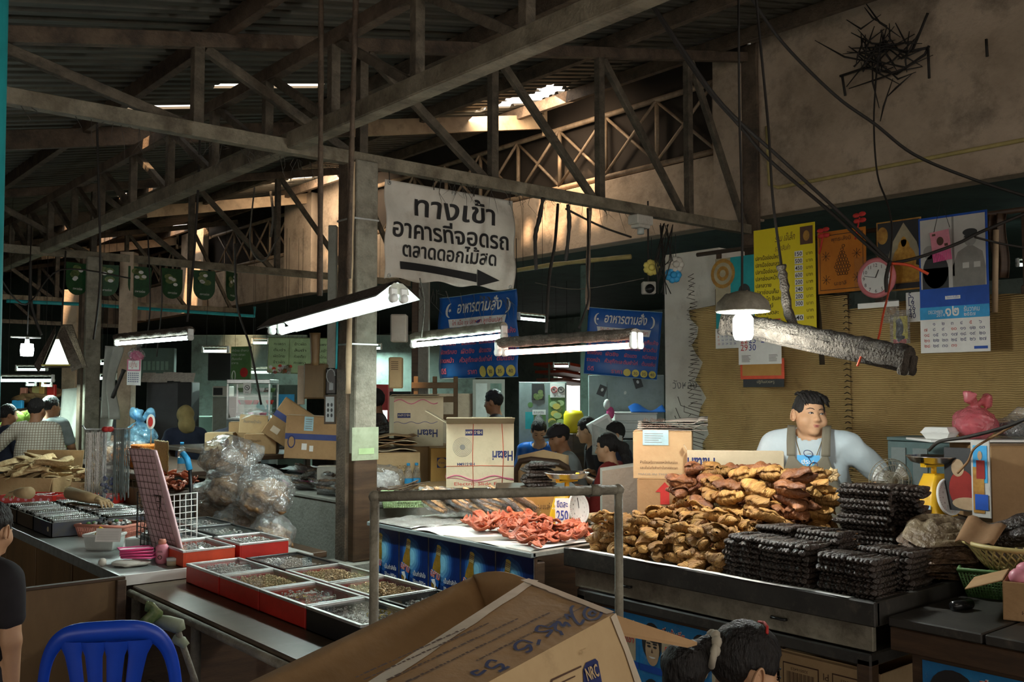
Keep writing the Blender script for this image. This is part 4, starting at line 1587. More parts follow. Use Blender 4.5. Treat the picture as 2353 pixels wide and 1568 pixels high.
def bag(name,label,c,r,m,fill=None,fillr=.8,seed=0,ears=1,h=None,cat='bag',knot=True,group=None,lean=(0,0),sag=.75):
 """tied plastic bag: lumpy pouch gathered at a neck with loose ears, contents inside"""
 rr=random.Random(seed)
 t=thing(name,label,cat,c,group)
 rx,ry,rz=r
 f1,f2=rr.uniform(5,8),rr.uniform(0,6)
 def fn(P):
  q=P-np.array((c[0],c[1],c[2]))
  z=q[...,2]/(2*rz)
  d=ell(q,(0,0,rz*.94),(rx,ry,rz))+min(r)*.13*vnoise(q,f1/max(r),seed)+min(r)*.05*vnoise(q,2.6*f1/max(r),seed+3)
  if knot:
   nx,ny=lean
   d=smin(d,cap(q,(nx*.6,ny*.6,1.7*rz),(nx,ny,2.05*rz),rx*.42,rx*.12),rx*.3)
   for e in range(ears):
    a=f2+e*2.4
    d=smin(d,cap(q,(nx,ny,2.05*rz),(nx+rx*.62*cos(a),ny+rx*.62*sin(a),2.45*rz),rx*.07,rx*.30)+.02*vnoise(q,40,e),rx*.1)
  return np.maximum(d,-q[...,2])
 hh=h or max(r)/16
 lo=[c[0]-rx*1.5,c[1]-ry*1.5,c[2]-hh*2]
 hi=[c[0]+rx*1.5,c[1]+ry*1.5,c[2]+rz*2.95]
 vs,fs=sdf(fn,lo,hi,hh)
 B().add(vs,fs,m,True).put('plastic_film',t)
 if fill:
  def fc(P):
   q=P-np.array((c[0],c[1],c[2]))
   d=ell(q,(0,0,rz*sag),(rx*fillr,ry*fillr,rz*sag))+min(r)*.2*vnoise(q,9/max(r),seed)+min(r)*.08*vnoise(q,22/max(r),seed+2)
   return np.maximum(d,.012-q[...,2])
  vs,fs=sdf(fc,lo,hi,hh)
  B().add(vs,fs,fill,True).put('contents',t)
 return t
bag('plastic_bag','pink and red plastic bag knotted on the board by the foam box',tuple(SB@V((.30,.15,.013))),(.12,.11,.085),'pink_bag','red_gloss',.62,3,2)
bag('plastic_bag','clear bag of dark berries at the far right edge of the board',tuple(SB@V((.50,.15,.013))),(.09,.10,.06),'clear_bag','smoked_fish',.8,5,1)
# prints and photo leaning behind the scale
T,w_,h_=pan(2170,1030,2262,1175,4.75)
b=B(T).bx(0,w_,-.0,h_,-.01,0,'photo_dark')
b.disc(w_*.45,h_*.35,w_*.33,h_*.3,'cloth_red',T and M(),.002).disc(w_*.35,h_*.68,w_*.16,h_*.14,'photo_skin',M(),.003).disc(w_*.6,h_*.12,w_*.4,h_*.1,'photo_skin',M(),.003)
b.put('picture_print',None,'dark picture of a red-clad figure leaning behind the scale','picture')
T,w_,h_=pan(2232,1012,2275,1190,4.42)
b=B(T).bx(0,w_,-.0,h_,-.008,0,'photo_grey')
b.rect(.01,h_*.45,w_-.01,h_*.93,'sky_blue_ink',M(),.002).rect(w_*.1,.02,w_*.7,h_*.65,'gold_print',M(),.003).disc(w_*.5,h_*.8,w_*.12,h_*.06,'photo_skin',M(),.004).rect(w_*.3,h_*.5,w_*.75,h_*.74,'cloth_red',M(),.004)
b.rect(w_*.2,h_*.1,w_*.9,h_*.3,'royal_ink',M(),.005)
b.put('picture_print',None,'small colourful print of a standing man beside the brown carton','picture')
# mortar and dark gourd
c=onz(2255,1180,1.0)
c=V((4.36,1.62,.905))
t=thing('clay_mortar','brown mortar with a dark pestle behind the flattened fish pile','mortar',c)
B(M.Translation(c)).lathe([(0,0),(.07,0),(.095,.06),(.115,.14),(.12,.15),(.105,.15),(.09,.06),(0,.03)],'wood_panel',28).put('bowl',t)
b=B(M.Translation(c)).tube([(-.03,.03,.1),(.01,-.02,.15),(.05,-.07,.20)],[.025,.03,.045],'cement',12)
b.ball((.055,-.075,.205),(.05,.045,.045),'cement').put('pestle',t)
B().bx(4.22,4.5,1.5,1.76,0,.904,'wood_dark').put('wooden_stand',None,'small wooden stand under the brown mortar','stand')
# lattice basket, green crate, carton of red fruit
def crate(name,label,T,w_,d_,h_,m,nx=14,nz=4,taper=.03,cat='crate',solid=False):
 t=thing(name,label,cat,T.translation)
 b=B(T)
 b.bx(taper,w_-taper,taper,d_-taper,0,.006,m)
 def P(side,u,v):
  k=taper*(1-v)
  if side==0:
   return V((k+(w_-2*k)*u,k,h_*v))
  if side==1:
   return V((w_-k,k+(d_-2*k)*u,h_*v))
  if side==2:
   return V((w_-k-(w_-2*k)*u,d_-k,h_*v))
  return V((k,d_-k-(d_-2*k)*u,h_*v))
 for s in range(4):
  n=nx if s%2==0 else max(4,int(nx*d_/w_))
  if solid:
   b.surf(lambda u,v:P(s,u,v),2,2,m,thick=.004)
   continue
  for i in range(n+1):
   b.tube([P(s,i/n,0),P(s,i/n,.93)],.0035,m,4)
  for j in range(nz+1):
   b.tube([P(s,0,j/nz*.93),P(s,1,j/nz*.93)],.003,m,4)
  b.surf(lambda u,v:P(s,u,v*.12),2,1,m,thick=.003)
 b.put('basket_wall',t)
 b=B(T)
 b.tube([P(s,0,1)for s in range(4)],.009,m,8,closed=True)
 b.put('rim',t)
 return t
T=frame(onz(2203,1372,TZ-.028),(.35,-.94,0),(.94,.35,0))
crate('plastic_crate','dark green slotted plastic crate beneath the yellow lattice basket',T,.36,.28,.105,'green_plastic',30,9)
c=T@V((.21,.14,0))
def lattice_basket(label,c,r0,r1,h_,m):
 t=thing('lattice_basket',label,'basket',c)
 TT=M.Translation(c)
 b=B(TT)
 b.lathe([(0,0),(r0,0),(r0,.006),(0,.006)],m,32)
 for s in(-1,1):
  for k in range(40):
   a=2*pi*k/40
   b.tube([V(((r0+(r1-r0)*v)*cos(a+s*.32*v),(r0+(r1-r0)*v)*sin(a+s*.32*v),h_*v))for v in(0,.33,.66,1)],.0042,m,4)
 b.put('lattice_wall',t)
 B(TT).tube([((r1+.004)*cos(a),(r1+.004)*sin(a),h_)for a in np.linspace(0,2*pi,33)[:-1]],.010,m,8,closed=True).put('rim',t)
 return t
cb=V((c.x+.02,c.y-.03,TZ+.082))
lattice_basket('yellow lattice basket heaped with black smoked fish on the green crate',cb,.16,.23,.095,'yellow_basket')
b=B()
b.surf(lambda u,v:cb+V((-.20+.12*v,.20-.15*u,.10+.09*v*(1-u*.3)+.01*sin(9*u))),8,4,'kraft_dark',thick=.004)
b.put('cardboard_scrap',None,'torn brown cardboard scrap tucked into the yellow basket','cardboard')
def big_smoked(seed):
 b=B()
 rr=random.Random(seed)
 ph=rr.uniform(0,6)
 def fn(u,v):
  q=2*pi*v
  e=max(.04,sin(pi*min(1,u*.9+.08)))**.7
  return V((u*.44-.22,.05*e*cos(q)*(1+.1*sin(17*u+ph)),.028*e*sin(q)*(1+.2*sin(23*u+3*q+ph))+.03*u*u))
 b.surf(fn,22,10,'smoked_fish')
 return b.mesh('smoked_fish',V((0,0,0)))
BS=[big_smoked(i)for i in range(3)]
for k,(dx,dy,dz,a,ti)in enumerate([(-.04,.03,.10,-75,-.12),(.03,-.02,.125,-60,-.2),(-.06,-.05,.14,-85,-.25),(.09,.06,.12,-50,-.15),(.02,.0,.18,-70,-.3),(.1,-.03,.19,-62,-.3)]):
 place('smoked_fish',BS[k%3],cb+V((dx,dy,dz)),(R.uniform(-.3,.3),ti,rad(a)),1.0,'large black smoked fish heaped in the yellow lattice basket','dried fish','smoked fish in the yellow basket')
T=frame(onz(2305,1425,TZ-.028),(.30,-.954,0),(.954,.30,0))
t=carton('cardboard_box','brown carton of pink fruit in film at the right corner',T,.34,.26,.135,'kraft',None,{'left':200},lambda b,T:b.text('ผลไม้สดคัดพิเศษ',.06,.025,.022,'ink_brown',fr(T,0,0),.001))
b=B()
for k in range(16):
 p=T@V((.05+.075*(k%4)+R.uniform(-.01,.01),.05+.055*(k//4),.125+R.uniform(0,.03)))
 o=B().ball(p,(.036,.034,.03),'pink_plastic',12)
 o.put('fruit',None,'pink fruit under film in the corner carton','fruit','pink fruit in the corner carton')
B().bx(.01,.33,.01,.25,.1,.118,'kraft_dark',T=T).put('carton_divider',None,'cardboard layer under the pink fruit in the corner carton','cardboard')
# glass jar behind the pile
c=onz(2272,1250,TZ)
t=thing('glass_jar','small grey green glass jar behind the flattened fish','jar',(4.02,1.42,.97))
B(M.Translation((4.12,1.53,.79))).lathe([(0,0),(.045,0),(.05,.02),(.05,.07),(.035,.09),(.04,.1),(.036,.1),(.03,.088),(.045,.07),(0,.01)],'grey_panel',20).put('jar_glass',t)
# == cartons behind the golden heap
T=frame(dep(1462,1108,5.55)*1,(.80,-.60,0),(.6,.8,0))
z0=.855
zl=dep(1462,1108,5.55)
def deco_up(b,T):
 f=fr(T,0,0)
 tri_arrow(b,.155,.13,.125,'ink_red',f)
 b.text('UP',.115,.055,.062,'ink_brown',f,.002,width=.075)
 b.text('กระเบื้อง เคลือบ',.05,.015,.022,'ink_brown',f,.002,width=.2)
def deco_top(b,T):
 f=fr(T,0,0)
 b.text('ฝา ปิดผนึก',.06,.325,.026,'ink_brown',f,.002,width=.12)
 b.text('PLAST CLOSURE',.05,.29,.026,'ink_brown',f,.002,width=.17)
 b.rect(.055,.19,.20,.275,'paper_blue',f,.003)
 for k in range(5):
  b.rect(.065,.205+k*.012,.065+R.uniform(.08,.12),.208+k*.012,'ink_grey',f,.004)
 b.text('ห้ามโยนหรือวางของหนักทับกล่อง',.04,.085,.022,'ink_brown',f,.002,width=.21)
 b.text('และเก็บในที่แห้งเท่านั้นตลอดเวลา',.04,.055,.02,'ink_brown',f,.002,width=.21)
 b.text('MADE IN THAILAND',.03,.02,.016,'ink_grey',f,.002,width=.24)
c=dep(1464,1100,5.45)
Tc=frame((c.x,c.y,.86),(.62,-.78,0),(.78,.62,0))
carton('cardboard_box','lower kraft carton with a red up arrow behind the golden heap',Tc,.31,.38,c.z-.86-.004,'kraft',None,None,deco_up)
Tc2=frame((c.x-.01,c.y+.02,c.z),(.62,-.78,0),(.78,.62,0))
carton('cardboard_box','upper kraft carton with a pale blue delivery slip',Tc2,.33,.44,.265,'kraft_light',None,None,deco_top)
b=B(Tc2)
b.bx(.27,.3,.435,.44,.18,.26,'kraft_light')
for k in range(5):
 b.surf(lambda u,v,k=k:V((.02+.4*u,.03+.35*v+.02*k,.275+.012*k+.015*sin(5*u+k)*v+.02*(u>.8)*(k%2))),10,4,'newspaper',thick=.002)
b.put('cardboard_sheets',None,'flattened cardboard scraps lying on the upper kraft carton','cardboard')
# stand for these cartons
B().bx(c.x-.05,c.x+.75,c.y-.45,c.y+.2,0,.858,'wood_dark').put('wooden_stand',None,'wooden stand under the red arrow carton','stand')
# folded-open fan carton behind the amber heap
q=dep(1580,1120,5.3)
T=frame((q.x,q.y,.86),(.66,-.75,0),(.75,.66,0))
def deco_fold(b,T):
 f=fr(T,0,0)
 b.text('Hatari',.15,.40,.10,'ink_navy',f,.002,width=.15,flip=True,bold=.02)
 tri_arrow(b,.12,.27,.05,'ink_navy',f)
carton('cardboard_box','opened cream fan carton with upside-down blue lettering behind the amber heap',T,.52,.06,.44,'kraft_cream',None,{'left':120},deco_fold,False)
T,w_,h_=pan(1432,1118,1468,1192,4.55)
b=B(T).bx(0,w_+.06,0,h_,-.02,0,'kraft_cream')
b.text('Hatari',.01,h_*.65,.07,'ink_navy',M(),.002,width=w_*.95,bold=.02)
b.text('Electric Fan',.01,h_*.35,.03,'ink_brown',M(),.002,width=w_*.7)
b.text('WEIGHT',.01,h_*.1,.026,'ink_grey',M(),.002,width=w_*.6)
b.put('carton_piece',None,'cream fan carton panel standing beside the red arrow carton','cardboard')
T,w_,h_=pan(1519,1122,1545,1185,4.45)
b=B(T).bx(0,w_,0,h_,-.01,0,'paper_white')
for k,s_ in enumerate(('MODEL','VOLTAGE','GROSS W')):
 b.text(s_,.006,h_*(.78-.15*k),.022,'ink_brown',M(),.002,width=w_*.8)
b.rect(0,h_*.28,w_,h_*.33,'sky_blue_ink',M(),.002)
b.put('carton_piece',None,'white torn carton flap with rating text by the golden heap','cardboard')
# == hangings over the right stall
SX=6.12
def lines(b,x0,y0,w_,n,dy,h_,m,T=M(),z=.003,jit=.3):
 for k in range(n):
  b.rect(x0,y0-k*dy,x0+w_*(1-jit*R.random()),y0-k*dy+h_,m,T,z)
  # yellow price list
T,w_,h_=pan(1733,520,1874,760,SX)
b=B(T).bx(0,w_,0,h_,-.006,0,'yellow_sign')
I=M()
b.text('ร้าน เจ๊เล็ก',w_*.36,h_*.86,.07,'ink_brown',I,.002,width=w_*.32,shear=.2)
b.text('ราคาสินค้า',w_*.36,h_*.77,.055,'ink_brown',I,.002,width=w_*.24,shear=.2)
b.rect(w_*.77,h_*.80,w_*.97,h_*.97,'ink_brown',I,.002).disc(w_*.87,h_*.88,w_*.05,h_*.05,'gold_print',I,.003)
items=[('ปลาเนื้ออ่อนใหญ่','150'),('ปลาเนื้ออ่อนกลาง','500'),('ปลาเนื้ออ่อนเล็ก','450'),('ปลาช่อนหน้าพู','600'),('ปลาสวาย','200'),('ปลาช่อนเค็ม','240'),('ปลาชะโด ชิ้นละ','200'),('อินทรีย์','300'),('อย่าง มัดละ',''),('ดวงเล็ก','40')]
for k,(a,p)in enumerate(items):
 y=h_*(.70-.067*k)
 b.text(a,w_*.03,y,.042,'ink_black',I,.002,width=w_*min(.42,.03*len(a)+.05),bold=.012)
 if p:
  b.rect(w_*.68,y-.008,w_*.81,y+.035,'paper_white',I,.003)
  b.text(p,w_*.69,y-.002,.044,'ink_black',I,.005,width=w_*.11,bold=.012)
 b.text('บาท',w_*.86,y,.035,'ink_black',I,.002,width=w_*.1)
b.put('price_list_sign',None,'yellow hanging price list with black writing in ten rows','sign')
T2,w2,h2=pan(1830,735,1874,790,SX+.01)
B(T2).bx(0,w2,0,h2,-.01,0,'paper_white').rect(0,0,w2,h2*.8,'ink_red',I,.003).disc(w2*.5,h2*.4,w2*.3,h2*.2,'paper_white',I,.004).put('red_white_print',None,'red and white print below the corner of the yellow price list','picture')
# royal-looking couple portrait turned into a plain couple portrait
T,w_,h_=pan(1645,590,1738,800,SX+.12)
b=B(T).bx(0,w_,0,h_,-.006,0,'teal_paint')
b.rect(.0,h_*.45,w_*.38,h_,'poster_tan',I,.002)
for r_,m_ in((.12,'gold_print'),(.09,'poster_tan'),(.06,'gold_print'),(.03,'poster_tan')):
 b.disc(w_*.19,h_*.83,r_,r_,m_,I,.004-r_*.01)
for cx,cy,s_ in((.30,.52,1),(.72,.60,1.1)):
 b.disc(w_*cx,h_*(cy-.23),w_*.2*s_,h_*.16,'ink_white' if cx>.5 else 'poster_tan',I,.003)
 b.disc(w_*cx,h_*cy,w_*.135*s_,h_*.085*s_,'photo_dark',I,.005)
 b.disc(w_*cx,h_*(cy-.015),w_*.09*s_,h_*.065*s_,'photo_skin',I,.006)
 b.disc(w_*(cx+.02),h_*(cy+.045),w_*.1*s_,h_*.03,'photo_dark',I,.007)
 for s in(-1,1):
  b.disc(w_*(cx+.035*s),h_*(cy-.005),w_*.016,h_*.006,'photo_dark',I,.008,8)
 b.disc(w_*cx,h_*(cy-.05),w_*.03,h_*.006,'lip',I,.008,8)
b.rect(0,0,w_*.6,h_*.22,'paper_white',I,.009)
for k in range(4):
 for j in range(5):
  b.text(str(7*k+j+1),w_*(.06+.1*j),h_*(.16-.04*k),.024,'ink_blue' if j else 'ink_red',I,.011)
b.put('wall_calendar',None,'teal calendar page showing a couple, behind the lamp shade','calendar')
# stack of calendars under the lamp
T,w_,h_=pan(1697,735,1812,890,SX-.05)
t=thing('wall_calendar','old orange and white calendars hung together under the lamp shade','calendar',T.translation)
B(T).bx(.01,w_*.9,h_*.12,h_*.42,-.012,-.006,'red_orange').rect(.03,h_*.17,w_*.85,h_*.38,'kraft_orange',I,-.005).put('orange_page',t)
b=B(T).bx(.03,w_*.88,-.0,h_*.13,-.02,-.013,'photo_dark')
b.text('ปฏิทินสวยหรู',w_*.35,h_*.06,.03,'poster_tan',I,-.012,width=w_*.35)
b.put('dark_page',t)
b=B(T).bx(.0,w_*.86,h_*.34,h_,-.005,0,'paper_white')
b.text('22',w_*.05,h_*.66,.07,'ink_red',I,.002).text('23  24',w_*.22,h_*.66,.07,'ink_blue',I,.002)
b.text('29',w_*.05,h_*.55,.07,'ink_red',I,.002).text('30',w_*.22,h_*.55,.07,'ink_blue',I,.002)
for x in(.07,.62):
 lines(b,w_*x,h_*.47,w_*.2,6,h_*.018,.004,'ink_grey')
b.rect(0,h_*.9,w_*.86,h_,'ink_red',I,.002)
b.text('มิถุนายน',w_*.3,h_*.92,.05,'paper_white',I,.003)
b.put('white_page',t)
# orange cloth with printed charms
T,w_,h_=pan(1879,528,1990,672,SX)
b=B(T).bx(0,w_,0,h_,-.006,0,'orange_cloth')
for x0,y0,x1,y1 in((.05,.05,.95,.06),(.05,.93,.95,.94),(.05,.05,.06,.94),(.94,.05,.95,.94)):
 b.rect(w_*x0,h_*y0,w_*x1,h_*y1,'ink_black',I,.002)
for k in range(9):
 n=6-abs(k-2)
 for j in range(max(1,n)):
  x=w_*.52+(j-(n-1)/2)*w_*.055
  b.tube([(x+.011*cos(a),h_*(.30+.055*k)+.011*sin(a),.002)for a in np.linspace(0,6.28,7)[:-1]],.002,'ink_black',4,closed=True)
for cx,cy in((.18,.22),(.82,.22),(.18,.6),(.82,.6)):
 for k in range(8):
  a=2*pi*k/8
  b.tube([(w_*cx,h_*cy,.002),(w_*cx+.035*cos(a),h_*cy+.035*sin(a),.002)],.0015,'ink_black',4)
b.text('พุทธะสังมิ',w_*.3,h_*.83,.04,'ink_black',I,.002)
b.text('นะชาลี',w_*.35,h_*.12,.04,'ink_black',I,.002)
b.put('charm_cloth',None,'orange cloth printed with black charm drawings beside the clock','cloth')
# clock in a plastic sleeve
T,w_,h_=pan(1970,588,2064,690,SX-.12)
t=thing('wall_clock','round pink-rimmed clock hung in a clear sleeve','clock',T.translation)
cx,cy,r_=w_*.5,h_*.5,min(w_,h_)*.46
TC_=T@M.Translation((cx,cy,0))
B(TC_).lathe([(0,0),(r_,0),(r_*1.02,.015),(r_*.95,.03),(r_*.8,.032),(r_*.78,.02),(0,.02)],'clock_pink',36).put('rim',t)
b=B(TC_).lathe([(0,.021),(r_*.78,.021)],'paper_white',36,caps=False)
for k in range(1,13):
 a=pi/2-2*pi*k/12
 b.text(str(k),cos(a)*r_*.64,sin(a)*r_*.64-.014,.034,'ink_black',I,.0225,center=True)
b.put('dial',t)
for a,L,wd in((pi/2-2*pi*.8/12,.42,.005),(pi/2-2*pi*47/60,.62,.0035)):
 B(TC_).bar((0,0,.025),(cos(a)*L*r_,sin(a)*L*r_,.025),.003,wd*2,'ink_black').put('hand',t)
B(T).bx(0,w_,-.02,h_,.036,.038,'glass').put('clear_sleeve',t)
B(T).bx(0,w_,-.05,-.015,-.004,.002,'paper_white').put('label_strip',t)
# golden seated figure print (plain stand-in)
T,w_,h_=pan(2015,505,2118,668,SX+.05)
b=B(T).bx(0,w_,0,h_,-.006,0,'gold_print').rect(.01,.01,w_-.01,h_-.01,'photo_dark',I,.002)
cx=w_*.62
b.add([(cx-.12,h_*.42,.003),(cx+.12,h_*.42,.003),(cx+.09,h_*.66,.003),(cx,h_*.95,.003),(cx-.09,h_*.66,.003)],[(0,1,2,3,4)],'poster_tan')
b.disc(cx,h_*.60,.042,.055,'gold_paint',I,.005).disc(cx,h_*.40,.085,.11,'gold_paint',I,.004).disc(cx,h_*.24,.15,.06,'gold_paint',I,.005).disc(cx,h_*.68,.02,.035,'gold_paint',I,.005)
b.rect(cx-.15,h_*.10,cx+.15,h_*.18,'gold_print',I,.004)
b.disc(w_*.14,h_*.8,.04,.06,'gold_print',I,.003)
b.put('picture_print',None,'dark framed print of a golden seated figure beside the clock','picture')
# big blue calendar
T,w_,h_=pan(2113,492,2272,810,SX-.1)
t=thing('wall_calendar','large blue-edged calendar with a grey photograph and white day table','calendar',T.translation)
b=B(T).bx(0,w_,h_*.25,h_,-.006,0,'royal_ink')
b.rect(.012,h_*.47,w_-.012,h_-.015,'photo_grey',I,.002).rect(w_*.50,h_*.55,w_*.53,h_-.015,'ink_grey',I,.003)
Mx=w_*.76
b.add([(w_*.50,h_*.47,.003),(w_*.50,h_*.62,.003),(w_*.58,h_*.72,.003),(Mx,h_*.77,.003),(w_*.93,h_*.71,.003),(w_*.97,h_*.6,.003),(w_*.96,h_*.47,.003)],[(6,5,4,3,2,1,0)],'ink_grey')
b.rect(Mx-.05,h_*.60,Mx-.01,h_*.64,'photo_grey',I,.004).rect(Mx+.02,h_*.60,Mx+.06,h_*.64,'photo_grey',I,.004)
b.disc(Mx,h_*.815,w_*.095,h_*.06,'photo_mid',I,.0035).disc(Mx,h_*.855,w_*.105,h_*.026,'photo_dark',I,.004)
for s in(-1,1):
 b.disc(Mx+s*w_*.045,h_*.825,w_*.036,h_*.013,'photo_dark',I,.005)
b.disc(w_*.25,h_*.60,w_*.19,h_*.13,'photo_dark',I,.003).disc(w_*.16,h_*.74,w_*.09,h_*.05,'photo_mid',I,.003).rect(w_*.05,h_*.47,w_*.44,h_*.62,'photo_dark',I,.003)
b.rect(w_*.38,h_*.385,w_*.60,h_*.41,'ink_white',I,.002).text('ไทยประกันชีวิต',w_*.40,h_*.39,.022,'royal_ink',I,.003,width=w_*.18)
b.put('photo_sheet',t)
b=B(T).bx(0,w_,h_*.245,h_*.335,.0,.004,'sky_blue_ink')
b.text('DECEMBER',w_*.13,h_*.285,.032,'ink_white',I,.006,width=w_*.22).text('2014',w_*.25,h_*.262,.028,'ink_white',I,.006)
b.text('๑๒',w_*.38,h_*.265,.10,'ink_white',I,.006,width=w_*.2,bold=.02).text('ธันวาคม',w_*.65,h_*.29,.045,'ink_white',I,.006,width=w_*.22).text('๒๕๕๗',w_*.65,h_*.258,.035,'ink_white',I,.006,width=w_*.16)
b.put('month_band',t)
b=B(T).bx(0,w_,0,h_*.25,-.003,.003,'paper_white')
th='๐๑๒๓๔๕๖๗๘๙'
dday=0
for rw in range(5):
 for cl in range(7):
  if rw==0 and cl==0:
   continue
  dday+=1
  if dday>31:
   break
  b.text(''.join(th[int(q)]for q in str(dday)),w_*(.06+.133*cl),h_*(.20-.04*rw),.034,'ink_red' if cl==0 or dday in(5,10,31)else 'ink_navy',I,.005)
b.rect(w_*.78,h_*.02,w_*.97,h_*.04,'royal_ink',I,.005)
b.put('day_table',t)
# pink charm flag, yellow charm in sleeve, paper pages
T,w_,h_=pan(2143,532,2187,595,SX-.14)
t=thing('charm_flag','small pink fringed charm flag hanging over the big calendar','charm',T.translation)
b=B(T@M.Rotation(rad(6),4,'Z')).bx(0,w_,h_*.25,h_,-.003,0,'pink_plastic')
b.disc(w_*.5,h_*.62,w_*.18,h_*.16,'ink_brown',I,.002).rect(w_*.12,h_*.85,w_*.3,h_*.93,'ink_brown',I,.002).rect(w_*.7,h_*.4,w_*.88,h_*.5,'ink_brown',I,.002)
b.put('cloth',t)
b=B(T@M.Rotation(rad(6),4,'Z'))
for k in range(12):
 b.bx(w_*k/12,w_*(k+.7)/12,-.02,h_*.26,-.002,0,'hot_pink')
b.put('fringe',t)
b=B()
p0=T@V((0,h_,0))
b.tube([T@V((.01,h_,0)),T@V((w_*.5,h_+.2,0)),T@V((w_-.01,h_+.02,0))],.002,'cable',4).put('string',t)
T,w_,h_=pan(2046,720,2092,790,SX-.08)
t=thing('charm_flag','yellow charm with a black mermaid figure in a clear packet','charm',T.translation)
b=B(T).bx(.02,w_-.02,.03,h_-.02,-.003,0,'yellow_sign')
b.disc(w_*.45,h_*.68,.022,.03,'ink_black',I,.002).disc(w_*.48,h_*.5,.026,.05,'ink_black',I,.002).disc(w_*.42,h_*.3,.02,.05,'ink_black',I,.002).disc(w_*.52,h_*.2,.03,.015,'ink_black',I,.002)
b.put('charm_card',t)
B(T).bx(0,w_,0,h_+.02,.004,.006,'clear_wrap').put('packet',t)
B(T).bx(.02,w_-.03,.0,.03,-.002,.001,'red_gloss').put('fringe',t)
T,w_,h_=pan(2082,672,2114,740,SX+.0)
b=B(T).bx(0,w_,0,h_,-.004,0,'paper_white')
for k in range(6):
 b.text(str(5+7*k),w_*.2,h_*(.82-.14*k),.05,'ink_navy',I,.002)
b.put('calendar_leaf',None,'narrow white calendar leaf between clock and big calendar','calendar')
T,w_,h_=pan(2030,690,2066,742,SX-.1)
b=B(T).bx(0,w_,0,h_,.0,.002,'clear_wrap').disc(w_*.5,h_*.6,w_*.3,h_*.25,'gold_print',I,-.002)
b.put('amulet_packet',None,'clear packet with a round amulet below the clock','charm')
T,w_,h_=pan(1880,675,1950,838,SX+.2)
b=B(T).surf(lambda u,v:V((w_*u,h_*v,.03*sin(9*u+v))),12,6,'mat_edge',thick=.004).put('hanging_cloth',None,'dull brown cloth strip hanging below the orange charm cloth','cloth')
T,w_,h_=pan(2272,520,2300,700,SX+.1)
B(T).cyl((.03,-.05,0),(.05,h_*.95,0),.018,'beam_paint').put('rolled_blind',None,'thin pale rolled blind beside the big calendar','blind')
T,w_,h_=pan(2275,492,2312,640,SX+.15)
B(T).surf(lambda u,v:V((w_*(u+.1*sin(6*v)),h_*v,.03*sin(12*u))),10,8,'wood_dark',thick=.004).put('hanging_cloth',None,'dark torn cloth hanging right of the big calendar','cloth')
b=B()
for k in range(2):
 q=dep(2345-6*k,750+60*k,6.3)
 b.ball(q,(.05,.05,.12-.04*k),'gold_print' if k==0 else 'red_gloss')
b.put('shrine_ornament',None,'gold and red ornament at the far right edge by the matting','ornament')
# red bows on the rail
for px,py in((1892,535),(1975,500)):
 c=onx(px,py,SX-.02)
 b=B()
 for a in(.6,2.3,3.9,5.4):
  b.ball(c+V((0,.03*cos(a),.03*sin(a))),(.01,.03,.018),'ink_red',8)
 b.tube([c,c+V((0,.02,-.09)),c+V((-.01,.03,-.15))],.006,'ink_red',5)
 b.put('ribbon_bow',None,'red ribbon bow at the corner of the orange charm cloth' if px==1892 else 'red ribbon strip above the orange charm cloth','ribbon')
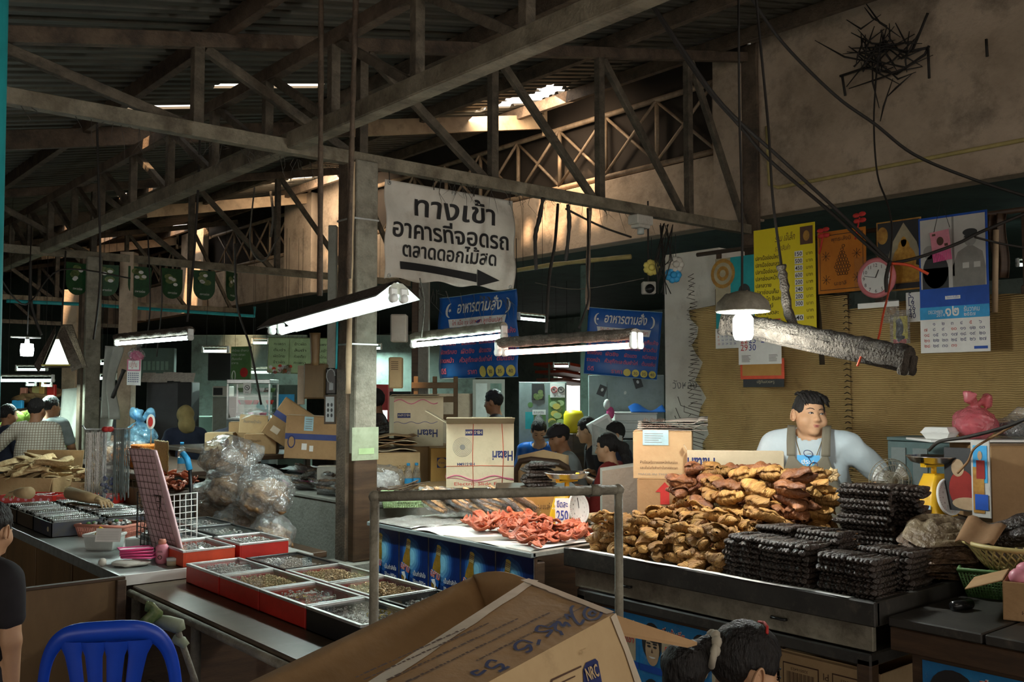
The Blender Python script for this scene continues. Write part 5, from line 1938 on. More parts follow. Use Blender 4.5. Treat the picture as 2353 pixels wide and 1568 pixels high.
 # == lamps
def tube_lamp(label,p,q,kind='tube_white',hood=None,body='dust',r=.016,both=False,power=0,col=(.85,1,.93),side=1,wid=.07,lit=True,group=None,sock='white_plastic',dead='white_plastic',hh=.03):
 """fluorescent batten from p to q with end holders; hood = width of a white reflector"""
 p,q=V(p),V(q)
 d=(q-p)
 L=d.length
 T=frame(p,d,V((0,0,1)))
 # local x along, y up, z = sideways (towards viewer's left of travel)
 t=thing('tube_lamp',label,'lamp',(p+q)/2,group)
 b=B(T)
 if hood:
  vs=[(0,.03,-hood*.18),(L,.03,-hood*.18),(L,.05,0),(0,.05,0),(0,.03,hood*.18),(L,.03,hood*.18),(0,-.03,hood*.5),(L,-.03,hood*.5),(0,-.03,-hood*.5),(L,-.03,-hood*.5)]
  b.add([V(v)+V((0,.012,0))for v in vs],[(0,1,2,3),(3,2,5,4),(4,5,7,6),(8,9,1,0)],body)
  b.add(vs,[(3,2,1,0),(4,5,2,3),(6,7,5,4),(0,1,9,8)],'white_plastic')
  for e in(-.004,L+.004):
   b.add([(e,.045,-hood*.1),(e,.045,hood*.1),(e,.02,hood*.22),(e,-.012,hood*.24),(e,-.012,-hood*.24),(e,.02,-hood*.22)],[(0,1,2,3,4,5),(5,4,3,2,1,0)],'vinyl_white')
  b.put('reflector',t,'dust-covered reflector')
 else:
  def fn(u,v):
   a=pi*2*v
   k=1+.12*vn(u*40,v*9)
   return V((L*u,.01+(hh if lit else.05)*sin(a)*k,wid*.5*cos(a)*k))
  def vn(a,c):
   return sin(a*1.3+2*sin(c))*cos(c*1.7+a*.4)
  b.surf(fn,40,12,body)
  b.add([fn(0,k/12)for k in range(12)],[tuple(range(12))],body).add([fn(1,k/12)for k in range(12)],[tuple(range(11,-1,-1))],body)
  b.put('housing',t,'dust-covered housing')
 zs=(-.03,.03)if(hood or both)else(side*.0,)
 yy=(-.035 if lit else-.03)if not hood else-.02
 for e in(0.0,L):
  for z in zs:
   hb=B(T)
   hb.bx(e-.012,e+.012,yy-.03,.02,z-.022,z+.022,sock,b=.006)
   hb.cyl((e-.013,yy-.012,z),(e+.013,yy-.012,z),.022,sock,14)
   hb.put('lamp_holder',t)
 z=zs[0]
 tb=B(T)
 tb.cyl((.014,yy-.012,z),(L-.014,yy-.012,z),r,kind if lit else dead,14)
 tb.put('tube',t,'glowing tube' if lit else 'dead tube')
 if power:
  c=T@V((L/2,yy-.05,z))
  l=bpy.data.lights.new('tube_light','AREA')
  l.shape='RECTANGLE'
  l.size=L
  l.size_y=.04
  l.energy=power
  l.color=col
  o=bpy.data.objects.new('tube_light',l)
  mm=frame(c,d,V((0,0,1)))
  # emit downwards: area light shines along its local -Z
  z_=V((0,0,1))
  x_=d.normalized()
  y_=z_.cross(x_).normalized()
  z_=x_.cross(y_)
  mt=M((x_,y_,z_)).transposed().to_4x4()
  mt.translation=c
  o.matrix_world=mt
  COL.objects.link(o)
 return t
 # dusty unlit batten and bulb with a dome over the fish table
tube_lamp('dusty dead tube lamp hanging askew over the smoked fish',dep(1672,742,4.75),dep(2088,828,3.95),lit=False,both=True,wid=.10,sock='dust_dark',dead='dust_dark',body='dust_dark')
c=dep(1707,700,4.35)
t=thing('bulb_lamp','glowing white bulb under a grey enamel dome over the fish heaps','lamp',c)
TB=M.Translation(c)
B(TB).lathe([(.118,-.035),(.125,-.03),(.115,.01),(.08,.045),(.03,.06),(0,.062)],'grey_steel',36,caps=False).lathe([(0,.055),(.03,.053),(.078,.038),(.11,.006),(.118,-.035)],'white_plastic',36,caps=False).put('lamp_shade',t)
B(TB).cyl((0,0,.055),(0,0,-.04),.02,'white_plastic').put('socket',t)
b=B(TB)
b.lathe([(.0,-.165),(.036,-.16),(.045,-.14),(.045,-.065),(.036,-.05),(.02,-.04)],'bulb_white',20)
b.put('bulb',t)
l=bpy.data.lights.new('bulb_light','POINT')
l.energy=44
l.color=(.95,1,.93)
l.shadow_soft_size=.05
o=bpy.data.objects.new('bulb_light',l)
o.location=c+V((0,0,-.23))
COL.objects.link(o)
def wire(label,pts,r=.008,m='cable',n=None,name='hanging_cable',cat='cable',lump=0.,group=None):
 P=[dep(*p)for p in pts]
 # smooth through the points
 out=[]
 for i in range(len(P)-1):
  a,b_,c_,d_=P[max(i-1,0)],P[i],P[i+1],P[min(i+2,len(P)-1)]
  for k in range(6):
   t=k/6
   out.append(.5*((2*b_)+(c_-a)*t+(2*a-5*b_+4*c_-d_)*t*t+(3*b_-a-3*c_+d_)*t**3))
 out.append(P[-1])
 rs=[r*(1+lump*R.uniform(-.5,1))for _ in out]
 return B().tube(out,rs,m,6).put(name,None,label,cat,group)
wire('black lamp cord dropping straight to the enamel dome',[(1697,-30,4.4),(1699,250,4.38),(1705,480,4.36),(1705,678,4.35)],.006)
wire('thick dusty cable dropping to the dusty dead tube lamp',[(1735,-30,5.0),(1752,150,5.0),(1766,300,4.9),(1775,450,4.8),(1790,570,4.7),(1800,640,4.6)],.007)
wire('fuzzy dust-wrapped cable end fixed to the dusty dead tube lamp',[(1795,610,4.6),(1803,660,4.58),(1812,720,4.55),(1838,768,4.5)],.020,'dust_dark',lump=.3)
wire('upper of two sagging cables from the roof to the clock',[(1480,-20,6.2),(1560,100,6.1),(1660,240,6.1),(1800,370,6.05),(1930,490,6.0),(2045,602,5.9)],.011)
wire('lower of two sagging cables from the roof to the clock',[(1490,0,6.3),(1610,185,6.2),(1700,290,6.15),(1770,370,6.1),(1900,480,6.05),(2000,570,5.95),(2045,604,5.9)],.011)
wire('black cable crossing the high wall down to the corner',[(1722,-10,6.5),(1800,100,6.5),(1920,220,6.5),(2010,285,6.5),(2100,355,6.5),(2230,410,6.5),(2370,455,6.4)],.011)
wire('thin wire hanging from the cobweb to the clock cables',[(2014,170,6.8),(2008,280,6.6),(2016,400,6.4),(2040,470,6.2),(2050,530,6.0),(2045,600,5.9)],.006)
wire('cable rising from the clock knot across the big calendar',[(2045,606,5.85),(2110,592,5.8),(2200,560,5.8),(2250,535,5.8),(2370,485,5.7)],.010)
wire('short cable branching right past the big calendar',[(2240,545,5.8),(2300,560,5.8),(2370,572,5.8)],.007)
wire('red string tying the dusty dead tube lamp up',[(1970,842,4.1),(1985,810,4.1),(2014,790,4.12),(2030,720,4.4),(2042,670,4.8),(2050,608,5.85)],.005,'red_orange',name='tie_string',cat='string')
wire('red string ends knotted at the clock cables',[(2048,606,5.84),(2090,610,5.8),(2133,630,5.75)],.009,'red_orange',name='tie_string',cat='string')
wire('black cable in front of the clock face',[(2045,600,5.83),(2036,640,5.8),(2038,672,5.8)],.012)
wire('thick black cable sagging over the pink bag',[(2370,958,4.0),(2300,985,4.1),(2220,1005,4.2),(2160,1015,4.3),(2135,1035,4.5)],.008)
wire('beige cable from the pink bag down to the scale',[(2370,955,4.05),(2290,1000,4.15),(2240,1030,4.2),(2225,1060,4.25),(2200,1088,4.3)],.005,'kraft_dark')
# black cobweb tangle on the high wall
b=B()
c=onx(2030,140,WX-.05)
rr=random.Random(8)
for k in range(46):
 a=onx(rr.gauss(2020,45),rr.gauss(110,45),WX-.04)
 d=onx(rr.gauss(2030,60),rr.gauss(125,40),WX-.09)
 m_=(a+d)/2-V((.05,0,rr.uniform(.02,.12)))
 b.tube([a,m_,d],[.004,.009,.003],'cable',5)
for pts in([(1930,175),(1990,155),(2060,170),(2125,125),(2135,105)],[(2095,120),(2120,60),(2132,30)],[(2132,110),(2135,180)],[(2020,100),(2080,120),(2130,110)],[(1935,175),(1942,220)],[(2266,90),(2268,130)]):
 b.tube([onx(x,y,WX-.06)for x,y in pts],.012,'cable',5)
b.put('cobweb_tangle',None,'black sooty cobweb tangle on the high plaster wall','cobweb',kind='stuff')
# == blue-fronted counter with salted meat
def drink_panel(b,T,x,w_,h_,full=True):
 I=M()
 b.rect(x,0,x+w_,h_,'ink_white',T,.001).rect(x+.006,.006,x+w_-.004,h_-.006,'poster_navy',T,.002)
 cx,cy=x+w_*.32,h_*.60
 for k in range(5):
  r_=.43-.07*k
  n=30
  pts=[(cx+.03+w_*r_*.85*(1+.05*sin(7*q)+.04*sin(13*q))*cos(2*pi*q/n),cy+h_*r_*.95*(1+.05*sin(5*q))*sin(2*pi*q/n),.0022+.0004*k)for q in range(n)]
  pts=[(max(x+.008,min(x+w_-.006,p[0])),max(.008,min(h_-.008,p[1])),p[2])for p in pts]
  b.add(pts,[tuple(range(n))],'halo%d'%k,False,T)
  # tilted stubby bottle
 BT=T@M.Translation((cx-.01,h_*.55,.005))@M.Rotation(rad(-12),4,'Z')
 s=h_
 out=[(-.075,-.38),(.075,-.38),(.105,-.30),(.115,-.12),(.10,.02),(.062,.14),(.055,.20),(-.055,.20),(-.062,.14),(-.10,.02),(-.115,-.12),(-.105,-.30)]
 b.add([(p[0]*s,p[1]*s,0)for p in out],[tuple(range(12))],'bottle_amber',False,BT)
 b.add([(-.03*s,-.1*s,.001),(-.01*s,-.1*s,.001),(-.01*s,.12*s,.001),(-.03*s,.08*s,.001)],[(0,1,2,3)],'gold_print',False,BT)
 b.rect(-.06*s,.19*s,.06*s,.33*s,'bottle_cap',BT,.001).disc(0,.33*s,.06*s,.026*s,'ink_yellow',BT,.002)
 for k in range(4):
  b.rect(-.06*s,(.205+.03*k)*s,.06*s,(.213+.03*k)*s,'bottle_amber',BT,.002)
 b.add([(-.125*s,-.30*s,.002),(.115*s,-.33*s,.002),(.125*s,-.12*s,.002),(-.115*s,-.08*s,.002)],[(0,1,2,3)],'vinyl_blue',False,BT)
 b.text('ฉลาม',-.135*s,-.20*s,.17*s,'ink_white',BT,.003,width=.27*s,bold=.06)
 b.text('ฉลาม',-.135*s,-.20*s,.17*s,'ink_red',BT,.004,width=.27*s,bold=.01)
 # white leaping fish mark
 b.add([(-.09*s,-.26*s,.004),(0,-.22*s,.004),(.06*s,-.30*s,.004),(.03*s,-.42*s,.004),(.01*s,-.32*s,.004),(-.05*s,-.30*s,.004)],[(5,4,3,2,1,0)],'ink_white',False,BT)
 b.text('เป็นกำลังใจ',x+w_*.50,h_*.30,h_*.10,'ink_white',T,.004,width=w_*.42,bold=.01)
 b.text('ให้คนสู้ชีวิต',x+w_*.50,h_*.16,h_*.10,'ink_white',T,.004,width=w_*.42,bold=.01)
 b.add([(x+.008,.008,.004),(x+w_*.22,.008,.004),(x+.008,h_*.14,.004)],[(0,1,2)],'ink_red',False,T)
PX0,PY0,PY1=3.08,3.49,4.98
t=thing('market_table','grey topped counter fronted with five blue drink posters','table',(3.5,4.2,0))
B().bx(PX0-.02,4.0,PY0,PY1,.83,.855,'cement').bx(PX0-.035,PX0-.0,PY0,PY1,.828,.852,'grey_panel').put('table_top',t)
B().bx(PX0,PX0+.02,PY0+.01,PY1-.01,.05,.83,'wood_dark').put('front_panel',t)
B().bx(PX0+.02,3.95,PY1-.03,PY1-.01,.05,.80,'grey_panel').put('end_panel',t)
for x in(PX0+.05,3.9):
 for y in(PY0+.05,PY1-.06):
  B().bx(x-.03,x+.03,y-.03,y+.03,0,.8,'wood_dark').put('leg',t)
w1=(PY1-PY0-.02)/5
for k in range(5):
 b=B()
 T=FX(PX0-.002,PY1-.01-k*w1,.497)
 b.bx(0,w1-.003,0,.33,0,.001,'ink_white',T=T,b=.0002)
 drink_panel(b,T,0,w1-.003,.33)
 pl=['first','second','third','fourth','fifth'][k]
 b.put('drink_poster',None,f'{pl} blue energy drink poster counting from the aisle post along the counter','poster')
 # papers and foil on top
b=B().surf(lambda u,v:V((PX0-.03+.72*v,3.52+.98*u,.858+.006*sin(9*u+4*v)-.03*max(0,.06-v)*10*(.5+.5*sin(13*u)))),40,16,'paper_white',thick=.001)
b.put('white_paper',None,'white paper sheet spread under the orange salted meat','paper')
b=B().surf(lambda u,v:V((PX0-.03+.4*v,4.52+.44*u,.859+.008*sin(17*u+5*v)*sin(11*v))),24,12,'silver_bits',thick=.001)
b.put('foil_sheet',None,'crinkled silver foil at the corner of the blue-fronted counter','foil')
def meat_mesh(seed):
 rr=random.Random(seed)
 b=B()
 ph,bw=rr.uniform(0,6),rr.uniform(.8,1.8)
 L,W_=rr.uniform(.10,.14),rr.uniform(.06,.085)
 def fn(u,v):
  a=(u-.5)*bw
  e=sin(pi*min(.97,max(.04,u)))**.5
  x=L*sin(a)/bw
  z=.010+.010*sin(6*u+ph)+.02*(v-.5)**2*(2+2*sin(ph))+.005*sin(11*v+8*u+ph)
  return V((x,(v-.5)*W_*e+.035*cos(a*1.4+ph*.2),z))
 b.surf(fn,16,7,'dried_meat',thick=.006)
 mz=min(p.z for p in b.v)
 b.v=[p-V((0,0,mz))for p in b.v]
 return b.mesh('meat_slice',V((0,0,0)))
MS=[meat_mesh(i)for i in range(6)]
rr=random.Random(4)
for k in range(120):
 y=rr.uniform(3.58,4.40)
 x=rr.uniform(3.2,3.66)
 if x<3.28 and y>4.15:
  x+=.15
 hgt=max(0,1-((x-3.46)/.25)**2)*max(0,1-((y-4.02)/.45)**2)
 place('meat_slice',rr.choice(MS),(x,y,.862+rr.uniform(0,.055)*hgt+.006*(k%3)),(rr.uniform(-.4,.4),rr.uniform(-.35,.35),rr.uniform(0,6.3)),rr.uniform(.7,1.0),'folded orange salted meat slice on the white paper','meat','salted meat on white paper')
for k in range(3):
 place('meat_slice',MS[k],(3.14+.02*k,3.56+.09*k,.866+.004*k),(0,0,1.9+.4*k),.95,'flat brownish meat slice at the near corner of the white paper','meat','salted meat at the paper corner')
def squid_pack(seed,label,group,loc,rot,L=.27,m='squid'):
 rr=random.Random(seed)
 t=thing('dried_squid_pack',label,'dried squid',loc,group,local=True)
 t.rotation_euler=rot
 for k in range(5):
  b=B()
  y0=(k-2)*.026
  ph=rr.uniform(0,6)
  b.surf(lambda u,v,y0=y0,ph=ph:V(((u-.5)*L*.9,y0+(.02*sin(pi*max(.03,min(.97,u)))**.5)*cos(2*pi*v),.022+.006*k%3+.012*sin(2*pi*v)*(1+.3*sin(20*u+ph)))),14,8,m)
  b.put('dried_squid',t)
 b=B()
 def fn(u,v):
  q=2*pi*v
  e=max(.08,sin(pi*min(1,u*.86+.1)))**.35 if u<.9 else.35-(u-.9)*1.5
  k=1+.05*sin(9*q+14*u)
  return V(((u-.5)*L*1.15,.085*e*cos(q)*k,.026+.034*e*sin(q)*k))
 b.surf(fn,22,20,'clear_wrap')
 b.put('wrapper',t)
 return t
sp=squid_pack(1,'clear packet of dried squid heaped behind the orange meat','squid packets behind the meat',(3.62,4.66,.865),(0,-.1,2.2))
rr=random.Random(9)
for k in range(20):
 j=k%10
 dup(sp,(3.46+.034*j+rr.uniform(-.02,.02),4.84-.045*j+rr.uniform(-.03,.03),.912+.03*(k//10)+.012*(k%3)),(rr.uniform(-.5,.5),rr.uniform(-.62,-.3),2.3+rr.uniform(-.5,.5)),.82)
 # orange carton behind packets, scale with price tag
T=frame((3.83,4.46,.856),(.64,-.77,0),(.77,.64,0))
carton('cardboard_box','orange carton with faded Thai letters beside the second scale',T,.26,.2,.145,'kraft_orange',None,None,lambda b,T:b.text('กอมแล่คัด',.04,.06,.045,'ink_brown',fr(T,0,0),.001,width=.18))
t,T=weigh_scale('amber market scale carrying a handwritten 250 price tag',onz(1303,1206,.858),-82,.86)
pb=onz(1290,1212,.862)
TT=frame(pb+V((-.02,-.03,.02)),(.80,-.60,0),(.05,.1,1))
b=B(TT).bx(-.04,.04,0,.145,0,.002,'paper_white')
b.text('ขีดละ',0,.095,.05,'ink_blue',M(),.004,width=.062,bold=.015,center=True).text('250',0,.025,.075,'ink_blue',M(),.004,width=.066,bold=.015,center=True)
b.put('price_tag',None,'white price tag reading 250 leaning on the second scale','tag')
# grey pipe rail in front
pl,pr=dep(861,1138,2.75),dep(1421,1124,2.95)
zr=1.322
pl.z=pr.z=zr
t=thing('pipe_rail','rusty grey pipe barrier standing before the blue-fronted counter','rail',((pl+pr)/2).xy.to_3d())
B().tube([pl,pr],.0150,'grey_steel',14).put('top_pipe',t)
for p in(pl,pr):
 b=B().tube([(p.x,p.y,0),(p.x,p.y,zr)],.0135,'grey_steel',14)
 b.ball((p.x,p.y,zr),.018,'grey_steel').put('leg',t)
m_=pr+(pl-pr)*.1
B().tube([m_+(pl-pr)*.02,m_-(pl-pr)*.02],.0185,'grey_steel',14).put('coupling',t)
# == jewellery counter with glass-topped trays
t=thing('display_counter','brown-topped low counter on pipe legs carrying glass trays','counter',(1.9,3.6,0))
B().bx(1.5,2.36,2.62,4.455,.715,.75,'board_brown').put('counter_top',t)
B().tube([(1.488,4.45,.72),(1.488,2.62,.72)],.017,'grey_steel',10).put('edge_pipe',t)
for y in(4.43,3.74,3.0,2.66):
 B().tube([(1.51,y,0),(1.51,y,.715)],.02,'grey_steel',10).put('leg',t)
for y in(4.4,2.7):
 B().tube([(2.3,y,0),(2.3,y,.715)],.02,'grey_steel',10).put('leg',t)
B().tube([(1.53,4.3,.35),(1.53,2.7,.35)],.014,'grey_steel',8).put('stretcher',t)
def tray(label,x0,x1,y0,y1,z,h_,side,felt,frame_m,bits,n,sz=.006,split=None,seed=1,inner=None):
 t=thing('display_tray',label,'tray',((x0+x1)/2,(y0+y1)/2,z))
 b=B()
 wt=.008
 b.bx(x0,x0+wt,y0,y1,z,z+h_,side).bx(x1-wt,x1,y0,y1,z,z+h_,side)
 b.bx(x0+wt,x1-wt,y0,y0+wt,z,z+h_,side).bx(x0+wt,x1-wt,y1-wt,y1,z,z+h_,side)
 b.bx(x0,x1,y0,y1,z,z+.006,side)
 b.put('tray_body',t)
 zf=z+h_-.05
 B().bx(x0+wt,x1-wt,y0+wt,y1-wt,z+.006,zf+.02,felt).put('felt_lining',t)
 if inner:
  b=B()
  inner(b,x0,x1,y0,y1,zf+.021)
  b.put('cards',t)
 if split:
  B().bx(x0+wt,x1-wt,y0+(y1-y0)*split-.004,y0+(y1-y0)*split+.004,zf+.02,z+h_-.004,'alu').put('divider',t)
 b=B()
 b.surf(lambda u,v:V((x0+.02+(x1-x0-.04)*u,y0+.02+(y1-y0-.04)*v,zf+.021+(.02 if n>400 else.004)*(sin(pi*u)*sin(pi*v))**.6+.004*sin(63*u+5*v+seed)*sin(71*v+3*u))),30,36,bits if n>250 else felt)
 rr=random.Random(seed)
 for k in range(n):
  px,py=rr.uniform(x0+.03,x1-.03),rr.uniform(y0+.03,y1-.03)
  dd=min(1,4*min(px-x0,x1-px,py-y0,y1-py)/min(x1-x0,y1-y0))
  c=V((px,py,zf+.026+rr.uniform(.004,.026)*dd))
  if rr.random()<.5:
   a=V((rr.uniform(-1,1),rr.uniform(-1,1),rr.uniform(-.5,.5))).normalized()
   u_=a.orthogonal().normalized()
   w_=a.cross(u_)
   b.tube([c+(u_*cos(q)+w_*sin(q))*sz for q in(0,1.26,2.51,3.77,5.03)],sz*.28,bits,4,closed=True)
  else:
   b.box(c,(sz*1.6,sz*.9,sz*.7),bits,M.Identity(4),.0005)
 b.put('jewellery',t,kind='stuff')
 b=B()
 fw,zt=.014,z+h_
 b.bx(x0-.002,x0+fw,y0-.002,y1+.002,zt,zt+.01,frame_m).bx(x1-fw,x1+.002,y0-.002,y1+.002,zt,zt+.01,frame_m)
 b.bx(x0+fw,x1-fw,y0-.002,y0+fw,zt,zt+.01,frame_m).bx(x0+fw,x1-fw,y1-fw,y1+.002,zt,zt+.01,frame_m)
 b.put('lid_frame',t)
 B().bx(x0+fw-.003,x1-fw+.003,y0+fw-.003,y1-fw+.003,zt+.002,zt+.006,'glass',b=.0005).put('glass_pane',t)
def cards(b,x0,x1,y0,y1,z):
 rr=random.Random(2)
 for k in range(16):
  cx,cy=rr.uniform(x0+.05,x1-.05),rr.uniform(y0+.05,y1-.09)
  b.box((cx,cy,z+.001+.0015*k),(.05,.035,.001),rr.choice(['paper_blue','yellow_sign','paper_grey','poster_tan','flag_food']),M.Identity(4),.0003)
def yframe(b,x0,x1,y0,y1,z):
 x,y=x0+.16,y0+.22
 for a,c in(((0,0),(.07,.03)),((.07,.03),(.08,-.03)),((.08,-.03),(.01,-.06)),((.01,-.06),(0,0))):
  b.bar((x+a[0],y+a[1],z+.012),(x+c[0],y+c[1],z+.012),.012,.012,'yellow_sign')
tray('red tray of grey trinkets with a split lid nearest the upper counter',1.71,1.965,4.0,4.36,.751,.078,'red_gloss','red_felt','alu','silver_bits',420,.005,.62,1)
tray('red tray heaped with gold rings, second along the front edge',1.71,1.965,3.61,3.985,.751,.078,'red_gloss','red_felt','alu','gold_bits',900,.006,None,2)
tray('red tray with blue and yellow cards, third along the front edge',1.71,1.965,3.22,3.6,.751,.078,'red_gloss','red_felt','alu','silver_bits',120,.006,None,3,cards)
tray('black case with pink trinkets and a yellow frame nearest the box',1.71,1.965,2.83,3.21,.751,.078,'black_gloss','pink_cloth','alu','silver_bits',260,.005,None,4,yframe)
tray('black-framed tray of silver chains in the back row',1.985,2.255,3.935,4.33,.751,.078,'black_gloss','cement','black_gloss','silver_bits',700,.006,.7,5)
tray('red tray of mixed silver and gold brooches in the back row',1.985,2.255,3.55,3.92,.751,.078,'red_gloss','red_felt','alu','gold_bits',800,.007,None,6)
tray('red tray of pale gold beads in the back row by the rail',1.985,2.255,3.16,3.535,.751,.078,'red_gloss','red_felt','alu','gold_bits',650,.008,None,7)
tray('black case of silver pieces behind the black pink-lined case',1.985,2.255,2.77,3.145,.751,.078,'black_gloss','photo_dark','black_gloss','silver_bits',280,.007,None,8)
# upper counter
t=thing('display_counter','higher counter with pale top and dark wood cupboards below','counter',(1.9,6.5,0))
b=B().bx(1.455,2.42,4.47,9.4,.755,.795,'formica').put('counter_top',t)
B().bx(1.447,1.457,4.47,8.9,.75,.798,'alu').bx(1.455,2.36,4.458,4.472,.752,.80,'white_plastic').put('edge_strip',t,'pale metal edge strip')
B().bx(1.50,2.3,4.56,8.85,.02,.755,'wood_dark').put('carcass',t)
for y in(4.62,5.33,6.04,6.75):
 d=B().bx(1.482,1.5,y,y+.68,.06,.74,'wood_panel').put('cupboard_door',t)
 B().cyl((1.482,y+.12,.42),(1.462,y+.12,.42),.018,'black_gloss').put('knob',d)
tray('tall red tray under glass at the near end of the upper counter',1.74,1.995,4.478,4.82,.797,.07,'red_orange','cement','alu','silver_bits',300,.006,None,9)
tray('second tall red tray under glass beside the plastic bags',2.02,2.28,4.478,4.79,.797,.075,'red_gloss','cement','alu','silver_bits',420,.007,None,10)
tray('glass tray mirroring the lamps on the upper counter',2.05,2.30,4.81,5.2,.797,.075,'grey_panel','plaster_green','black_gloss','silver_bits',120,.006,None,11)
tray('glass tray with grey chains farther along the upper counter',1.79,2.03,4.84,5.2,.797,.07,'grey_panel','cement','alu','silver_bits',260,.006,None,12)
tray('farthest glass tray beside the clear plastic bags',2.08,2.32,5.22,5.6,.797,.075,'grey_panel','plaster_green','black_gloss','silver_bits',200,.006,None,13)
CZ=.796
# wire grids and the leaning pink display panel
def grid_panel(name,label,p0,p1,p2,nx,ny,m,r=.0025):
 """p0 lower left, p1 lower right, p2 upper left"""
 p0,p1,p2=V(p0),V(p1),V(p2)
 u,v=p1-p0,p2-p0
 b=B()
 for i in range(nx+1):
  b.tube([p0+u*(i/nx),p0+u*(i/nx)+v],r,m,5)
 for j in range(ny+1):
  b.tube([p0+v*(j/ny),p0+v*(j/ny)+u],r,m,5)
 b.tube([p0,p1,p1+v,p2],r*1.8,m,6,closed=True)
 return b
q0,q1=onz(314,1262,CZ),onz(366,1278,CZ)
grid_panel('wire_grid','',q0,q1,q0+V((0,0,.30)),6,10,'cable').put('wire_grid',None,'black wire grid rack standing before the pink panel','rack')
q0,q1=onz(386,1272,CZ),onz(452,1262,CZ)
grid_panel('wire_grid','',q0,q1,q0+V((0,.01,.295)),5,9,'white_plastic').put('wire_grid',None,'white wire grid rack standing behind the pink panel','rack')
t=thing('display_stand','leaning pink cloth panel covered by wire grid','panel',onz(390,1288,CZ))
a0,a1,a2,a3=onz(352,1272,CZ+.003),onz(424,1296,CZ+.003),dep(357,1034,5.0),dep(295,1030,5.1)
B().surf(lambda u,v:(a0*(1-u)+a1*u)*(1-v)+(a3*(1-u)+a2*u)*v+V((0,0,.012*sin(pi*v))),8,24,'pink_cloth',thick=.012).put('cloth_board',t)
b=B()
nn=(a1-a0).cross(a3-a0).normalized()
nn=nn if nn.dot(CAMP-a0)>0 else-nn
for i in range(8):
 b.tube([a0.lerp(a1,i/7)+nn*.012,(a0.lerp(a1,i/7)).lerp(a3.lerp(a2,i/7),.5)+nn*.024,a3.lerp(a2,i/7)+nn*.012],.0014,'ink_brown',4)
for j in range(17):
 b.tube([a0.lerp(a3,j/16)+nn*.018,a1.lerp(a2,j/16)+nn*.018],.0014,'ink_brown',4)
b.put('wire_grid',t)
# powder bottle, jar, pink trays, white pouch
c=onz(372,1295,CZ)
t=thing('powder_bottle','pink powder bottle standing beside the leaning pink panel','bottle',c)
B(M.Translation(c)).lathe([(0,0),(.026,0),(.030,.01),(.030,.08),(.022,.092),(0,.094)],'pink_plastic',20).put('bottle_body',t)
B(M.Translation(c)).lathe([(.018,.09),(.019,.105),(.015,.115),(0,.117)],'salmon_plastic',16).put('cap',t)
TT=frame(c+V((-.0195,-.0235,.045)),(.77,-.64,0),(0,0,1))
B(TT).tube([(.009*cos(a),.009*sin(a)-.012,0)for a in np.linspace(0,6.28,15)[:-1]],.0018,'ink_brown',5,closed=True).rect(-.013,.012,.013,.014,'ink_brown',M(),.001).rect(-.011,.017,.011,.019,'ink_brown',M(),.001).put('label_print',t)
c=onz(398,1299,CZ)
t=thing('small_jar','small pale round jar at the white counter edge','jar',c)
B(M.Translation(c)).lathe([(0,0),(.03,0),(.03,.025),(0,.026)],'kraft_cream',20).put('jar_body',t)
B(M.Translation(c)).lathe([(.031,.022),(.032,.036),(0,.038)],'white_plastic',20).put('lid',t)
for k in range(4):
 c=onz(322-4*k,1296-1*k,CZ)
 b=B(FZ(c.x,c.y,CZ+.006+.011*k+.02,-45+12*k))
 b.box((0,0,.006),(.15,.085,.006),'hot_pink',M.Identity(4),.003)
 b.tube([(-.075,-.0425,.010),(.075,-.0425,.010),(.075,.0425,.010),(-.075,.0425,.010)],.004,'hot_pink',6,closed=True)
 b.put('pink_tray',None,'shallow bright pink tray in the small pile by the powder bottle','tray','pink trays by the powder bottle')
c=onz(300,1300,CZ)
vs,fs=sdf(lambda P:np.minimum(ell(P,(c.x,c.y,CZ+.012),(.09,.07,.014),[[.77,.64,0],[-.64,.77,0],[0,0,1]]),ell(P,(c.x-.11,c.y+.06,CZ+.018),(.02,.02,.02)))+.004*vnoise(P,60),(c.x-.2,c.y-.2,CZ-.01),(c.x+.2,c.y+.2,CZ+.06),.006)
B().add(vs,fs,'vinyl_white',True).put('cloth_pouch',None,'limp white pouch lying under the pink trays','pouch')
# plastic container with lid and paper slip
c=onz(240,1262,CZ)
t=thing('plastic_container','cloudy plastic box holding scraps at the counter front','container',c)
TT=FZ(c.x,c.y,CZ,-48)
b=B(TT)
pr_=[]
b.lathe([(0,0),(.10,0),(.106,.01),(.118,.075),(.112,.075),(.10,.012),(0,.008)],'cloudy_plastic',4,M.Scale(.72,4,(0,1,0))@M.Rotation(pi/4,4,'Z'),smooth=False)
b.put('tub',t)
B(TT).lathe([(.124,.07),(.128,.08),(.122,.084),(.116,.078)],'white_plastic',4,M.Scale(.72,4,(0,1,0))@M.Rotation(pi/4,4,'Z'),smooth=False,caps=False).put('rim',t)
B(TT).cyl((-.06,0,.05),(-.03,.02,.11),.012,'yellow_plastic').put('yellow_scrap',t)
TT=frame(onz(247,1246,CZ+.072),(.74,-.67,0),(.1,.25,1))
b=B(TT).bx(-.065,.065,0,.068,0,.001,'paper_white')
for k in range(6):
 b.rect(-.058,.012+.008*k,.055,.013+.008*k,'ink_grey',M(),.002)
b.put('paper_slip',None,'white written paper slip propped on the plastic container','paper')
c=onz(318,1262,CZ)
B(FZ(c.x,c.y,CZ,-40)).box((0,0,.03),(.12,.07,.06),'cloudy_plastic',M.Identity(4),.008).put('plastic_container',None,'small cloudy plastic box half hidden by the black wire grid','container')
